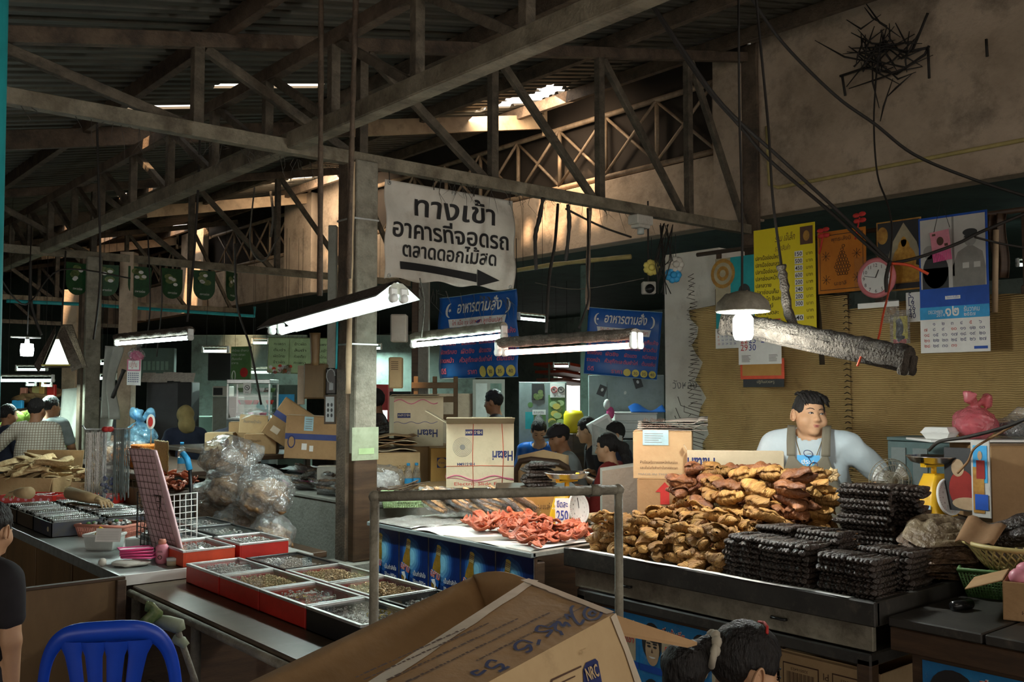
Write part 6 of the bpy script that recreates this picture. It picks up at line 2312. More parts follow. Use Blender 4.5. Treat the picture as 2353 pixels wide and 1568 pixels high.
# salmon basket with trinkets
p=onz(172,1234,CZ)
T=frame(p,onz(316,1232,CZ)-p,(0,0,0)or V((.64,.77,0)))
T=frame((p.x,p.y,CZ),(onz(316,1240,CZ)-p),V((.7,.7,0)))
crate('plastic_basket','salmon pink slotted basket of wrapped trinkets',T,.32,.22,.065,'salmon_plastic',26,2,.015,'basket')
b=B()
rr=random.Random(6)
for k in range(120):
 b.ball(T@V((rr.uniform(.04,.28),rr.uniform(.04,.18),.03+rr.uniform(0,.05))),(.014,.012,.010),rr.choice(['silver_bits','photo_dark','ink_brown','paper_grey','clear_wrap','green_plastic']),6)
b.put('wrapped_trinkets',None,'wrapped trinkets filling the salmon basket','trinkets',kind='stuff')
# bangle trays: boxes filled with rolls of silver rings
rr=random.Random(12)
k=0
for iy in range(3):
 for ix in range(2):
  x0,y0=1.52+.30*ix,5.88+.40*iy
  t=thing('bangle_tray',['nearest','middle','far'][iy]+' dark tray of silver bangles on the '+['front edge' if ix==0 else 'back half'][0]+' of the upper counter','tray',(x0,y0,CZ))
  b=B()
  for(a0_,a1_,c0_,c1_)in((x0,x0+.29,y0,y0+.008),(x0,x0+.29,y0+.372,y0+.38),(x0,x0+.008,y0,y0+.38),(x0+.282,x0+.29,y0,y0+.38)):
   b.bx(a0_,a1_,c0_,c1_,CZ,CZ+.085,'tray_dark' if iy==0 else 'mat_edge')
  b.bx(x0,x0+.29,y0,y0+.38,CZ,CZ+.006,'wood_dark')
  if iy==0:
   b.tube([(x0-.001,y0+.06+.012*cos(a),CZ+.045+.012*sin(a))for a in np.linspace(0,6.28,13)[:-1]],.003,'poster_tan',5,closed=True)
  b.put('tray_body',t)
  for r_ in range(4):
   b=B()
   yy=y0+.055+r_*.09
   b.surf(lambda u,v,yy=yy:V((x0+.02+.25*u,yy+(.034+.005*(int(u*40)%2))*cos(2*pi*v),CZ+.06+(.034+.005*(int(u*40)%2))*sin(2*pi*v))),40,10,'steel_shiny' if(r_+ix)%3 else 'silver_bits')
   b.put('bangle_roll',t)
   # red printed trays with silver sticks
for k,(px,py,lab)in enumerate(((40,1150,'red flowered tray of silver pieces, left one behind the bangles'),(165,1142,'red flowered tray of silver pieces beside the chain rack'))):
 p=V(((1.70,7.98,CZ),(2.0,7.62,CZ))[k])
 T=FZ(p.x,p.y,CZ,-47)
 t=thing('lacquer_tray',lab,'tray',p)
 b=B(T)
 b.bx(0,.42,0,.26,0,.006,'red_gloss').bx(0,.42,0,.006,0,.06,'red_gloss').bx(0,.42,.254,.26,0,.06,'red_gloss').bx(0,.006,0,.26,0,.06,'red_gloss').bx(.414,.42,0,.26,0,.06,'red_gloss')
 for q in range(7):
  b.disc(.03+.06*q,.03,.012,.012,'pink_plastic',FRONT,.001,8)
 b.put('tray_body',t)
 b=B(T)
 rr=random.Random(k)
 for q in range(60):
  c=V((rr.uniform(.04,.38),rr.uniform(.03,.23),rr.uniform(.01,.055)))
  b.bar(c,c+V((rr.uniform(.03,.06),rr.uniform(-.03,.03),rr.uniform(0,.02))),.012,.003,rr.choice(['paper_white','alu']))
 b.put('silver_sticks',t,kind='stuff')
 # dummy hands showing bracelets
for k,(pa,pb)in enumerate((((160,1128,6.45),(252,1146,6.1)),((66,1150,6.45),(30,1150,6.7)))):
 A_,Bq=dep(*pa),dep(*pb)
 A_.z=CZ+.15
 Bq.z=CZ+.125
 b=B().tube([A_,A_.lerp(Bq,.5),A_.lerp(Bq,.72)],[.042,.036,.028],'kraft_light',14)
 hand_mesh(b,A_.lerp(Bq,.72),Bq-A_,(0,0,1),'kraft_light',1,.35)
 b.put('display_hand',None,['tan dummy forearm with bracelets lying across the bangle trays','second dummy hand lying at the front of the bangle trays'][k],'mannequin hand')
 # rack of hanging chains
t=thing('chain_rack','rack hung with curtains of silver chains by the second post','rack',onz(240,1165,CZ))
c=dep(240,985,6.6)
pA,pB=dep(196,988,6.75),dep(300,985,6.45)
B().tube([pA-V((.02,0,-.03)),pA,pB,pB+V((.03,0,.03))],.006,'alu',8).put('top_bar',t)
B().tube([(c.x,c.y,CZ),(c.x,c.y,c.z)],.008,'alu',8).put('upright',t)
B().lathe([(0,0),(.09,0),(.09,.012),(0,.02)],'alu',20,M.Translation((c.x,c.y,CZ))).put('foot',t)
for k in range(34):
 p=pA.lerp(pB,.03+.94*k/33)
 if 17<=k<=21:
  continue
 L=.46+.03*sin(k*2.1)
 b=B()
 n=20
 b.tube([p+V((.004*sin(k),0,-L*i/n))for i in range(n+1)],[.0055 if i%2 else.0035 for i in range(n+1)],'silver_bits' if k<17 else 'grey_panel',5)
 b.put('chain',t)
p=pA.lerp(pB,.58)-V((.03,.03,0))
B().surf(lambda u,v:p+V((.045*cos(2*pi*u),.02*sin(2*pi*u),-.02-.5*v)),14,10,'clear_wrap').put('clear_sleeve',t)
b=B()
rr=random.Random(2)
for k in range(30):
 b.ball(p+V((rr.uniform(-.035,.035),rr.uniform(-.01,.01),-.52+rr.uniform(0,.2))),.012,'ink_navy',6)
b.put('dark_beads',t,kind='stuff')
b=B()
for a in range(5):
 b.ball(p+V((.02*cos(a*1.3),.02*sin(a*1.3),-.0)),(.022,.016,.02),'ink_red',8)
b.put('red_bow',t)
# gold sequin strips behind the pink panel
for nm,pa,pb,zt in(('left',(318,1165),(345,1170),1.22),('right',(352,1150),(384,1160),1.26)):
 p,q=onz(*pa,CZ),onz(*pb,CZ)
 b=B().surf(lambda u,v:p.lerp(q,u)+V((0,.006*sin(40*v),(zt-CZ)*v+.003*sin(30*u))),12,40,'gold_bits',thick=.004)
 b.bx(p.x-.05,p.x+.05,p.y-.03,p.y+.03,CZ,CZ+.01,'alu')
 b.put('sequin_strip',None,f'tall shimmering gold bead curtain on the {nm} side of the pink panel','bead strip')
 # blue handled hook pole
b=B().tube([dep(447,1240,6.0),dep(440,1150,6.0),dep(436,1075,6.0)],.012,'black_gloss',8).tube([dep(436,1080,6.0),dep(430,1055,6.0),dep(420,1042,6.02)],.02,'sky_blue_ink',8)
b.put('hook_pole',None,'black pole with a blue handle between panel and bags','pole')
# dried fish cartons behind the bangles
T=frame((1.76,8.55,CZ),(.68,-.73,0),(.73,.68,0))
carton('cardboard_box','left open carton of pale dried fish with red letters',T,.52,.4,.15,'kraft',None,{'front':-110,'back':100},lambda b,T:(b.text('ครีม (กล่องปอนด์)',.05,.035,.045,'ink_red',fr(T,0,0),.001,width=.4),b.rect(.2,.09,.4,.125,'paper_white',fr(T,0,0),.001)))
T3=frame((2.22,8.06,CZ),(.70,-.71,0),(.71,.70,0))
carton('cardboard_box','right open carton of pale dried fish beside the chain rack',T3,.48,.4,.12,'kraft_light',None,{'back':110})
def leaf_fish(seed):
 b=B()
 rr=random.Random(seed)
 ph=rr.uniform(0,6)
 def fn(u,v):
  e=sin(pi*min(.98,u*.85+.1))**.8 if u<.85 else.3+(u-.85)*3
  return V(((u-.5)*.26,(v-.5)*.10*e,.015*sin(5*v+ph)+.02*sin(4*u+ph)+.004*sin(22*v)))
 b.surf(fn,14,8,'pale_fish',thick=.006)
 mz=min(p.z for p in b.v)
 b.v=[p-V((0,0,mz))for p in b.v]
 return b.mesh('dried_fish',V((0,0,0)))
LFM=[leaf_fish(i)for i in range(4)]
rr=random.Random(21)
for k in range(70):
 if k<42:
  p=T@V((rr.uniform(.05,.47),rr.uniform(.05,.36),.02+k*.0056))
  lab,g='flat pale dried fish heaped in the left open carton','dried fish in the left carton'
 else:
  p=T3@V((rr.uniform(.05,.43),rr.uniform(.05,.36),.02+(k-42)*.0055))
  lab,g='flat pale dried fish heaped in the right open carton','dried fish in the right carton'
 place('dried_fish',rr.choice(LFM),p,(rr.uniform(-.3,.3),rr.uniform(-.3,.3),rr.uniform(-1.2,.6)),rr.uniform(.9,1.2),lab,'dried fish',g)
 # == bags of crackling on a bench
t=thing('wooden_bench','dark wooden bench carrying the clear bags of crackling','bench',(2.85,5.9,0))
B().bx(2.42,3.1,5.55,6.75,.56,.60,'wood_dark').put('bench_top',t)
for x in(2.48,3.04):
 for y in(5.61,6.68):
  B().bx(x-.03,x+.03,y-.03,y+.03,0,.56,'wood_dark').put('leg',t)
def cbag(px,py,d,r,rz,label,seed,lean=(0,0),knot=True,z=None):
 c=dep(px,py,d)
 if z is not None:
  c.z=z
 bag('crackling_bag',label,c,(r,r,rz),'clear_bag','crackling',.84,seed,2,lean=lean,knot=knot,sag=.72,h=.016)
cbag(622,1240,5.9,.15,.14,'clear bag of crackling at the front foot of the bag heap',1,z=.60)
cbag(540,1225,6.15,.17,.15,'clear bag of crackling low in the heap beside the trays',2,(.05,0),z=.60)
cbag(475,1215,6.5,.17,.22,'dark clear bag of crackling against the hook pole',3,knot=False,z=.60)
cbag(608,1180,6.05,.175,.165,'tied clear bag of crackling in the middle of the heap, ears up',4,(-.1,.05),z=.83)
cbag(535,1150,6.35,.19,.15,'clear bag of crackling half under the topmost bag',5,knot=False,z=.86)
cbag(527,1095,6.5,.20,.15,'big clear bag of crackling topping the heap',6,knot=False,z=1.04)
cbag(590,1225,6.3,.15,.13,'clear bag of crackling wedged at the back of the heap',8,knot=False,z=.60)
# == grey cement block stall and cartons
GX,GY=3.50,5.68
struct(B().bx(GX,5.3,GY,7.3,0,.83,'cement',b=.012).bx(GX-.01,5.3,GY-.012,7.3,.83,.85,'cement'),'wall_counter')
# packets of dried fish strips on its top
dp=squid_pack(5,'crinkled packet of grey dried fish on the cement counter left of the post','fish packets on the cement counter',(3.62,6.4,.86),(0,-.1,2.2),.26,'smoked_brown')
rr=random.Random(31)
for k in range(20):
 left=k<13
 dup(dp,(3.58+rr.uniform(0,.22)if left else 3.7+rr.uniform(0,.3),(6.1+.09*k if left else 5.9+rr.uniform(0,.12))if left else 5.88+rr.uniform(0,.1),.862+.045*(k%3)*(1 if left else 0)+rr.uniform(0,.01)),(rr.uniform(-.3,.3),rr.uniform(-.3,.1),rr.uniform(1.5,3.2)),rr.uniform(.85,1.05),None if left else 'crinkled packet of grey dried fish on the cement counter behind the rail',None if left else 'fish packets behind the rail')
crate('plastic_basket','pale green slotted basket under dark strips behind the pipe rail',frame(onz(878,1168,.852),(.85,-.5,0),(.5,.85,0)),.32,.24,.085,'mint_plastic',26,4,.01,'basket')
bb=onz(878,1168,.852)
b=B()
for k in range(28):
 p=frame(bb,(.85,-.5,0),(.5,.85,0))@V((rr.uniform(.03,.2),rr.uniform(.03,.2),.06+.003*k))
 b.bar(p,p+V((rr.uniform(.08,.16),rr.uniform(-.08,.02),rr.uniform(-.01,.04))),.02,.006,'smoked_brown')
b.put('dried_strips',None,'dark dried strips heaped in the pale green basket','dried fish',kind='stuff')
bag('plastic_bag','limp white plastic bag lying beside the post on cement counter',onz(880,1140,.853),(.17,.13,.12),'clear_bag','paper_white',.75,12,1,knot=False)
def bottle(c,label):
 t=thing('water_bottle',label,'bottle',c)
 B(M.Translation(c)).lathe([(0,0),(.03,0),(.032,.01),(.032,.13),(.026,.16),(.012,.185),(.012,.2)],'clear_wrap',18,caps=False).put('bottle_body',t)
 B(M.Translation(c)).lathe([(.0325,.05),(.0325,.095)],'sky_blue_ink',18,caps=False).put('label_band',t)
 B(M.Translation(c)).lathe([(.014,.195),(.014,.215),(0,.217)],'sky_blue_ink',14).put('cap',t)
bottle(V((*onz(938,1128,.853).xy,.853)),'left clear water bottle with blue band before the orange carton')
bottle(V((*onz(957,1127,.853).xy,.853)),'right clear water bottle with blue cap before the orange carton')
def deco_aya(b,T):
 f=fr(T,0,0)
 b.text('AYACUCHO',.19,.17,.035,'ink_brown',f,.001,width=.15)
 b.text('REFORM CO.,LTD.',.19,.13,.032,'ink_brown',f,.001,width=.23)
Ta=frame((3.98,6.50,.852),(.93,-.36,0),(.36,.93,0))
carton('cardboard_box','wide kraft carton with dark company lettering beside the water bottles',Ta,.42,.35,.29,'kraft_light',None,None,deco_aya)
def deco_thc(b,T):
 f=fr(T,0,0)
 b.rect(.05,.17,.13,.25,'ink_navy',f,.001).disc(.09,.21,.038,.038,'kraft_orange',f,.002).text('THC',.09,.2,.025,'ink_navy',f,.003,center=True,width=.06)
 for k in range(3):
  b.rect(.16,.16+.035*k,.2,.175+.035*k,'ink_brown',f,.001)
Tt=frame((4.44,6.30,.852),(.86,-.51,0),(.51,.86,0))
carton('cardboard_box','orange carton with a dark blue round badge beside the water bottles',Tt,.21,.3,.32,'kraft_orange',None,None,deco_thc)
# flattened cartons lying on top of these
b=B(M.Translation((4.2,6.6,1.152))@M.Rotation(rad(-30),4,'Z'))
for k in range(5):
 b.surf(lambda u,v,k=k:V((-.3+.55*u,-.15+.4*v,.006+.022*k+.03*u*(k%3)+.02*sin(6*u+k)**2)),12,5,['kraft_cream','kraft','kraft_dark','kraft_cream','kraft'][k],thick=.004)
b.text('HATARI',-.28,-.16,.05,'ink_navy',FRONT,.16)
b.put('cardboard_sheets',None,'sheaf of folded cardboard on the wide kraft carton','cardboard')
def deco_fan(b,T):
 f=fr(T,0,0)
 I=f
 b.rect(.14,.385,.27,.43,'ink_navy',f,.001)
 b.text('HB-S16M4',.262,.42,.034,'kraft_cream',f,.003,width=.12,flip=True,bold=.02)
 for r_ in(.07,.06,.05,.04,.03,.02):
  b.tube([f@V((.12+r_*cos(a),.30+r_*sin(a),.001))for a in np.linspace(0,6.28,25)[:-1]]if False else[(.12+r_*cos(a),.30+r_*sin(a),.001)for a in np.linspace(0,6.28,25)[:-1]],.0016,'ink_grey',4,closed=True,T=f)
 b.disc(.12,.30,.018,.018,'ink_grey',f,.002)
 b.text('Hatari',.49,.27,.10,'ink_navy',f,.001,width=.15,flip=True,bold=.025)
 b.text('HB-S16M4',.21,.185,.03,'ink_navy',f,.001,width=.13,flip=True,bold=.015)
 b.text('Electric Slide Fan',.06,.02,.034,'ink_red',f,.001,width=.36)
 b.tube([(.005+.49*u,.075+.02*sin(11*u)*(1-.3*u),.001)for u in np.linspace(0,1,30)],.0055,'ink_pink',4,T=f)
 b.tube([(.005+.49*u,.06+.015*sin(8*u+1),.001)for u in np.linspace(0,1,30)],.0025,'ink_pink',4,T=f)
 g=lf(T,.36,0,0)
 b.tube([(-.35+.34*u,.07+.02*sin(9*u),.001)for u in np.linspace(0,1,20)],.004,'ink_pink',4,T=g)
 for k in range(4):
  b.rect(-.30,.38-.05*k,-.24,.40-.05*k,'ink_grey',g,.001).rect(-.18,.38-.05*k,-.10,.40-.05*k,'ink_navy',g,.001)
Th=frame((4.18,5.735,.92),(.80,-.60,0),(.60,.80,0))
t=carton('cardboard_box','big cream fan carton turned upside down with a pink wave',Th,.50,.36,.475,'kraft_cream',None,{'front':165,'back':12,'left':150},deco_fan)
b=B(Th)
for x in(.2,.41):
 b.tube([(x,-.004,.0),(x+.012*sin(x*50),-.005,.24),(x,-.004,.48)],.0022,'red_orange',5)
b.tube([(0,-.004,.16),(.25,-.005,.165),(.5,-.004,.16)],.002,'red_orange',5)
b.put('tie_string',t)
B().bx(4.14,4.9,5.70,6.25,.852,.918,'kraft').put('cardboard_pad',None,'flat kraft pad under the big upside-down fan carton','cardboard')
def deco_fan2(b,T):
 f=fr(T,0,0)
 b.rect(.03,.24,.14,.28,'ink_navy',f,.001).text('HB-S16M4',.135,.272,.028,'kraft_cream',f,.003,width=.1,flip=True)
 b.text('Hatari',.37,.14,.09,'ink_navy',f,.001,width=.17,flip=True,bold=.02)
 b.tube([(.37*u,.375+.018*sin(12*u),.001)for u in np.linspace(0,1,24)],.005,'ink_pink',4,T=f)
 b.tube([(.37*u,.20+.008*sin(20*u),.001)for u in np.linspace(0,1,24)],.0022,'ink_blue',4,T=f)
Th2=frame((4.22,6.72,1.255),(.93,-.36,0),(.36,.93,0))
Th2=frame((4.40,6.78,1.17),(.90,-.43,0),(.43,.90,0))
carton('cardboard_box','second cream fan carton with blue string at the back',Th2,.42,.3,.42,'kraft_cream',None,{'front':178,'back':5},deco_fan2)
B().bx(4.3,5.1,6.68,7.25,.852,1.168,'kraft').put('cardboard_box',None,'plain kraft carton carrying the blue-string fan carton','box')
# boxes heaped on a plank stall left of the post
t=thing('market_table','dark plank stall heaped with taped cartons behind the bags','table',(3.9,8,0))
B().bx(3.42,5.0,7.35,9.4,1.07,1.11,'wood_dark').bx(3.42,5.0,7.35,9.4,.80,.84,'wood_dark').put('plank_top',t)
for x in(3.48,4.94):
 for y in(7.42,9.3):
  B().bx(x-.03,x+.03,y-.03,y+.03,0,1.07,'wood_dark').put('leg',t)
def crumple(name,label,px,py,d,yaw,tilt,w_,d_,h_,m,deco=None,roll=0,z=None):
 c=dep(px,py,d)
 if z:
  c.z=z
 T=M.Translation(c)@M.Rotation(rad(yaw),4,'Z')@M.Rotation(rad(tilt),4,'Y')@M.Rotation(rad(roll),4,'X')
 return carton(name,label,T,w_,d_,h_,m,None,None,deco)
def blueband(b,T):
 f=fr(T,0,0)
 b.rect(0,.15,.42,.195,'blue_tape',f,.001)
 b.rect(.14,.22,.21,.33,'paper_blue',f,.002)
 for k in range(5):
  b.rect(.15,.235+.018*k,.2,.24+.018*k,'ink_grey',f,.003)
 b.rect(.13,.07,.17,.12,'paper_white',f,.002).rect(.19,.06,.22,.105,'paper_white',f,.002)
 b.disc(.05,.13,.03,.05,'ink_navy',f,.0015).disc(.05,.13,.022,.04,'kraft',f,.002)
def blueband2(b,T):
 f=fr(T,0,0)
 b.rect(0,.17,.30,.22,'blue_tape',f,.001)
 g=lf(T,.3,0,0)
 b.rect(-.3,.17,0,.22,'blue_tape',g,.001)
 b.rect(.05,.05,.12,.1,'tape',f,.001)
YB=-32
crumple('cardboard_box','crumpled taped carton with blue band and white slips',652,1046,7.45,YB,3,.42,.34,.33,'kraft',blueband,z=1.113)
crumple('cardboard_box','tipped taped carton with blue band leaning on its neighbour',600,990,7.85,YB+4,34,.30,.32,.34,'kraft',blueband2,z=1.30)
crumple('cardboard_box','small kraft carton under the tipped blue-band carton',560,1050,7.9,YB,0,.26,.25,.16,'kraft',lambda b,T:b.text('ระวังแตก',.03,.1,.03,'ink_brown',fr(T,0,0),.001),z=1.113)
crumple('cardboard_box','small taped carton topped with a clear sheet',548,1005,8.0,YB+6,4,.23,.24,.15,'kraft_light',lambda b,T:b.text('ส้มสายน้ำผึ้ง',.03,.09,.03,'ink_grey',fr(T,0,0),.001),z=1.285)
crumple('cardboard_box','low open kraft carton behind the topmost bag',470,1028,8.4,YB,0,.24,.26,.15,'kraft_light',lambda b,T:b.disc(.17,.07,.04,.045,'ink_brown',fr(T,0,0),.001),z=1.113)
crumple('cardboard_box','kraft carton wedged behind the small taped carton',525,1020,8.6,YB,0,.2,.25,.24,'kraft',None,z=1.113)
c=dep(590,960,8.0)
b=B().surf(lambda u,v:dep(555,965,8.0)+V((.34*u*.8,-.28*u+.28*v*.6,.25*v*.1+.03*sin(5*u)*sin(4*v)+.06*sin(pi*u))),12,8,'clear_bag')
b.put('clear_sheet',None,'crinkled clear plastic sheet over the small taped carton','plastic sheet')
# dark dried strips on the shelf below, pink tray, grey carton under post
rr=random.Random(41)
for k in range(30):
 p=V((3.47+rr.uniform(0,.1),7.42+.03*k+rr.uniform(-.02,.02),.842+.02*(k%6)))
 place('dried_fish',BS[k%3],p+V((.2,0,.03)),(rr.uniform(-.3,.3),rr.uniform(-.05,.15),rr.uniform(-.25,.25)),(.75,.35,.5),'long dark dried fish stacked on the shelf under the cartons','dried fish','dried fish under the cartons')
crumple('cardboard_box','grey brown carton tucked beside the post behind packets',728,1112,7.25,YB,0,.24,.2,.2,'cement',None,z=.852)
crate('plastic_basket','pink slotted tray edge behind the fish packets',frame(onz(650,1118,.852),(.8,-.6,0),(.6,.8,0)),.3,.2,.05,'hot_pink',22,2,.01,'basket')
# dark fish on a crate behind the rail, chair back, cement slab
T=frame((4.10,4.95,.2),(.8,-.6,0),(.6,.8,0))
B(T).bx(-.05,.5,.05,.45,-.2,.78,'wood_dark').put('wooden_stand',None,'dark wooden stand under the flat black fish behind the rail','stand')
for k in range(7):
 t=smoked_row(12,.02,50+k,'row of skewered black fish on the stand behind the pipe rail','black fish behind the pipe rail',-.5)
 t.location=T@V((.12+R.uniform(-.03,.03),.1+R.uniform(-.02,.02),.785+.0225*k))
 t.rotation_euler=(0,0,rad(-40)+R.uniform(-.2,.2))
t=thing('wooden_chair','curved brown chair back with a dark pipe frame','chair',dep(1250,1110,7.6).xy.to_3d())
fr_=frame(dep(1184,1118,7.6),(.80,-.60,0),(0,0,1))
b=B(fr_)
b.tube([(0,-.5,0),(0,.12,.0),(.04,.20,.02),(.12,.215,.04),(.34,.19,.04),(.41,.15,.02),(.44,.06,0),(.45,-.5,0)],.024,'wood_dark',10)
b.put('frame',t)
B(fr_).surf(lambda u,v:V((.02+.41*u,-.16+(.35+.10*(1-abs(u-.5)))*v,-.03+.05*sin(pi*u))),14,6,'kraft_light',thick=.012).put('backrest',t)
bz=fr_.translation.z
B(fr_).bx(0,.45,-.18,-.14,-.45,0,'wood_panel').put('seat',t)
for x in(.03,.42):
 for z in(-.42,0):
  B(fr_).bar((x,-.16,z),(x,-bz,z),.03,.03,'wood_dark').put('leg',t)
q=dep(1358,1200,5.9)
T=frame((q.x+.1,q.y,0),(.74,-.67,0),(.67,.74,0))
z1=dep(1358,1085,5.9).z
b=B(T)
b.add([(0,0,0),(.42,0,0),(.42,.25,0),(0,.25,0),(0,0,z1),(.42,0,z1+.06),(.42,.25,z1+.06),(0,.25,z1)],[(0,3,2,1),(0,1,5,4),(1,2,6,5),(2,3,7,6),(3,0,4,7),(4,5,6,7)],'cement')
b.put('cement_slab',None,'standing grey cement block between scale and red arrow carton','block')
b=B(FZ(*onz(1375,1205,.86),-30))
for k in range(5):
 b.box((0.1,.1,.004+.007*k),(.3,.22,.005),['newspaper','paper_white','paper_grey','newspaper','kraft_light'][k],M.Rotation(.12*k,4,'Z'),.001)
b.put('newspaper_pile',None,'folded newspapers beside the second scale','newspaper')
# far left stall goods: floss bag, blue bag, sloping tray of red pieces
t=thing('market_table','plank stall behind the hook pole with orange goods','table',(2.9,8.2,0))
B().bx(2.45,3.38,7.2,9.2,.98,1.02,'wood_dark').put('plank_top',t)
b=B().surf(lambda u,v:V((2.46+.5*u,7.16+.55*v*0,.70+.3*u)),2,2,'wood_dark',thick=.02)
for k in range(5):
 B().bx(2.44,2.46,7.2,9.2,.1+.17*k,.24+.17*k,'wood_panel').put('side_board',t)
for x in(2.5,3.32):
 for y in(7.26,9.1):
  B().bx(x-.03,x+.03,y-.03,y+.03,0,.98,'wood_dark').put('leg',t)
c=V((2.66,7.95,1.02))
bag('floss_bag','open clear bag of orange pork floss with a paper sign',c,(.17,.17,.11),'clear_wrap','pork_floss',.92,21,1,knot=False)
bag('floss_bag','second clear bag of orange floss against the blue bag',V((2.62,8.35,1.02)),(.16,.15,.10),'clear_wrap','squid',.92,22,1,knot=False)
T=frame(dep(330,1000,8.0),(.77,-.64,0),(0,0,1))
b=B(M.Translation((2.70,7.72,1.02))).bx(-.1,.12,-.12,.12,0,.19,'pork_floss',b=.02).put('floss_block',None,'square block of orange floss at the end of the plank stall','food')
c=dep(383,1000,8.1)
b=B().cyl((2.72,7.72,1.21),(2.72,7.72,1.36),.004,'alu',6)
b.disc(0,0,.035,.06,'paper_white',frame((2.715,7.715,1.39),(.77,-.64,0),(0,0,1)),0)
b.disc(0,0,.02,.04,'ink_red',frame((2.712,7.712,1.39),(.77,-.64,0),(0,0,1)),0)
b.put('sign_stick',None,'small oval sign on a stick in the orange floss','sign')
c=dep(322,1030,8.3)
bag('plastic_bag','blue handled bag stuffed with dark strips beside the chains',V((*dep(322,1000,8.6).xy,1.02)),(.15,.15,.17),'blue_bag','smoked_fish',.93,23,3,knot=True)
for k in range(26):
 place('dried_fish',MS[k%6],(2.52+R.uniform(0,.25),7.0+R.uniform(-.22,.18),.905+.004*k),(R.uniform(-.4,.4),R.uniform(-.4,.4),R.uniform(0,6)),.9,'red orange dried fish piece on the low tray by the hook pole','dried fish','red pieces by the hook pole')
B().bx(2.46,3.1,6.78,7.19,.60,.90,'wood_dark').put('wooden_stand',None,'dark tray stand under the red orange dried pieces','stand')
bottle(V((2.85,8.0-.6,1.02)),'clear water bottle standing behind the orange floss')
# vegetables and heads of cabbage behind the shoppers
t=thing('market_table','far vegetable stall behind the shoppers','table',(2.6,13.6,0))
B().bx(.4,3.3,12.7,14.6,.96,1.0,'wood_dark').put('plank_top',t)
for x in(.5,3.2):
 for y in(12.8,14.5):
  B().bx(x-.03,x+.03,y-.03,y+.03,0,.96,'wood_dark').put('leg',t)
def cabbage(seed,m):
 rr=random.Random(seed)
 b=B()
 b.surf(lambda u,v:V((cos(2*pi*u),sin(2*pi*u),0))*(.085*sin(pi*max(.02,min(.98,v)))*(1+.07*sin(5*2*pi*u+4*v)))+V((0,0,.08-.08*cos(pi*v))),18,10,m)
 return b.mesh('cabbage',V((0,0,0)))
CB,GB_=cabbage(1,'cabbage'),cabbage(2,'garlic')
for k in range(16):
 place('cabbage',CB,dep(20+9*k-4*(k%2)if k<10 else 40+10*(k-10),(992 if k<10 else 972)-0,13.4),(R.random(),R.random(),R.random()*6),1.25,'green cabbage heaped on the far vegetable stall','cabbage','cabbages on the far stall')
for k in range(24):
 place('white_cabbage',GB_,dep(122+9*(k%8)+4*(k//8),1000-14*(k//8),13.2),(R.random(),R.random(),R.random()*6),0.8,'pale round radish heaped on the far vegetable stall','radish','pale radishes on the far stall')
B().bx(.5,3.2,12.75,14.3,1.0,1.1,'wood_dark').put('sloping_crate',None,'dark crate under the vegetables on the far stall','crate')
# == hall behind: lamps, menus, diners, stalls
def hall_tube(px0,px1,py0,d,label,power=0,py1=None,kind='tube_far',dd=0.,r=.02):
 p,q=dep(px0,py0,d),dep(px1,py1 or py0,d+dd)
 t=tube_lamp(label,p,q,kind,body='grey_steel',wid=.035,power=power*1.7,r=r*.8,col=(.74,1,.9),hh=.012)
 # hung on two rods from the ceiling
 for k in(.15,.85):
  m_=p.lerp(q,k)
  B().cyl((m_.x,m_.y,m_.z+.03),(m_.x,m_.y,3.36 if m_.x>WX else 3.9),.0025,'cable',5).put('hanger_rod',t)
hall_tube(1192,1256,722,10.6,'bright hall tube lamp between the two blue menus',28,dd=.3,py1=728)
hall_tube(466,524,799,12.5,'short hall tube lamp over the black stove boards',22)
hall_tube(506,546,820,14.5,'lower far tube lamp by the dark green menu',0)
hall_tube(574,620,848,13.0,'tube lamp at the right end of the dark green menu',20)
hall_tube(580,617,781,14.0,'tube lamp just above the pale menu board at its left',0)
hall_tube(648,702,782,13.2,'tube lamp crossing the top of the pale menu board',22)
hall_tube(657,688,841,14.0,'tube lamp low before the pale menu board',0)
hall_tube(846,876,793,13.6,'small hall tube lamp just right of the main post',24)
hall_tube(848,862,758,15.0,'tiny far tube lamp right of the main post',0)
hall_tube(1272,1308,835,14.8,'tube lamp before the red awning daylight',12)
hall_tube(0,122,865,10.8,'long tube lamp over the shoppers at the picture edge',30)
hall_tube(228,268,861,11.8,'tube lamp right behind the second post',16)
hall_tube(38,108,842,13.5,'tube lamp above the long one over the shoppers',10)
hall_tube(230,248,828,13,'tiny tube lamp high behind the second post',0)
hall_tube(62,82,877,14,'short bright lamp among the vegetable stalls',6)
hall_tube(98,118,879,14,'second short bright lamp among the vegetable stalls',6)
hall_tube(2338,2420,598,9.5,'tube lamp at the right edge behind the calendars',14)
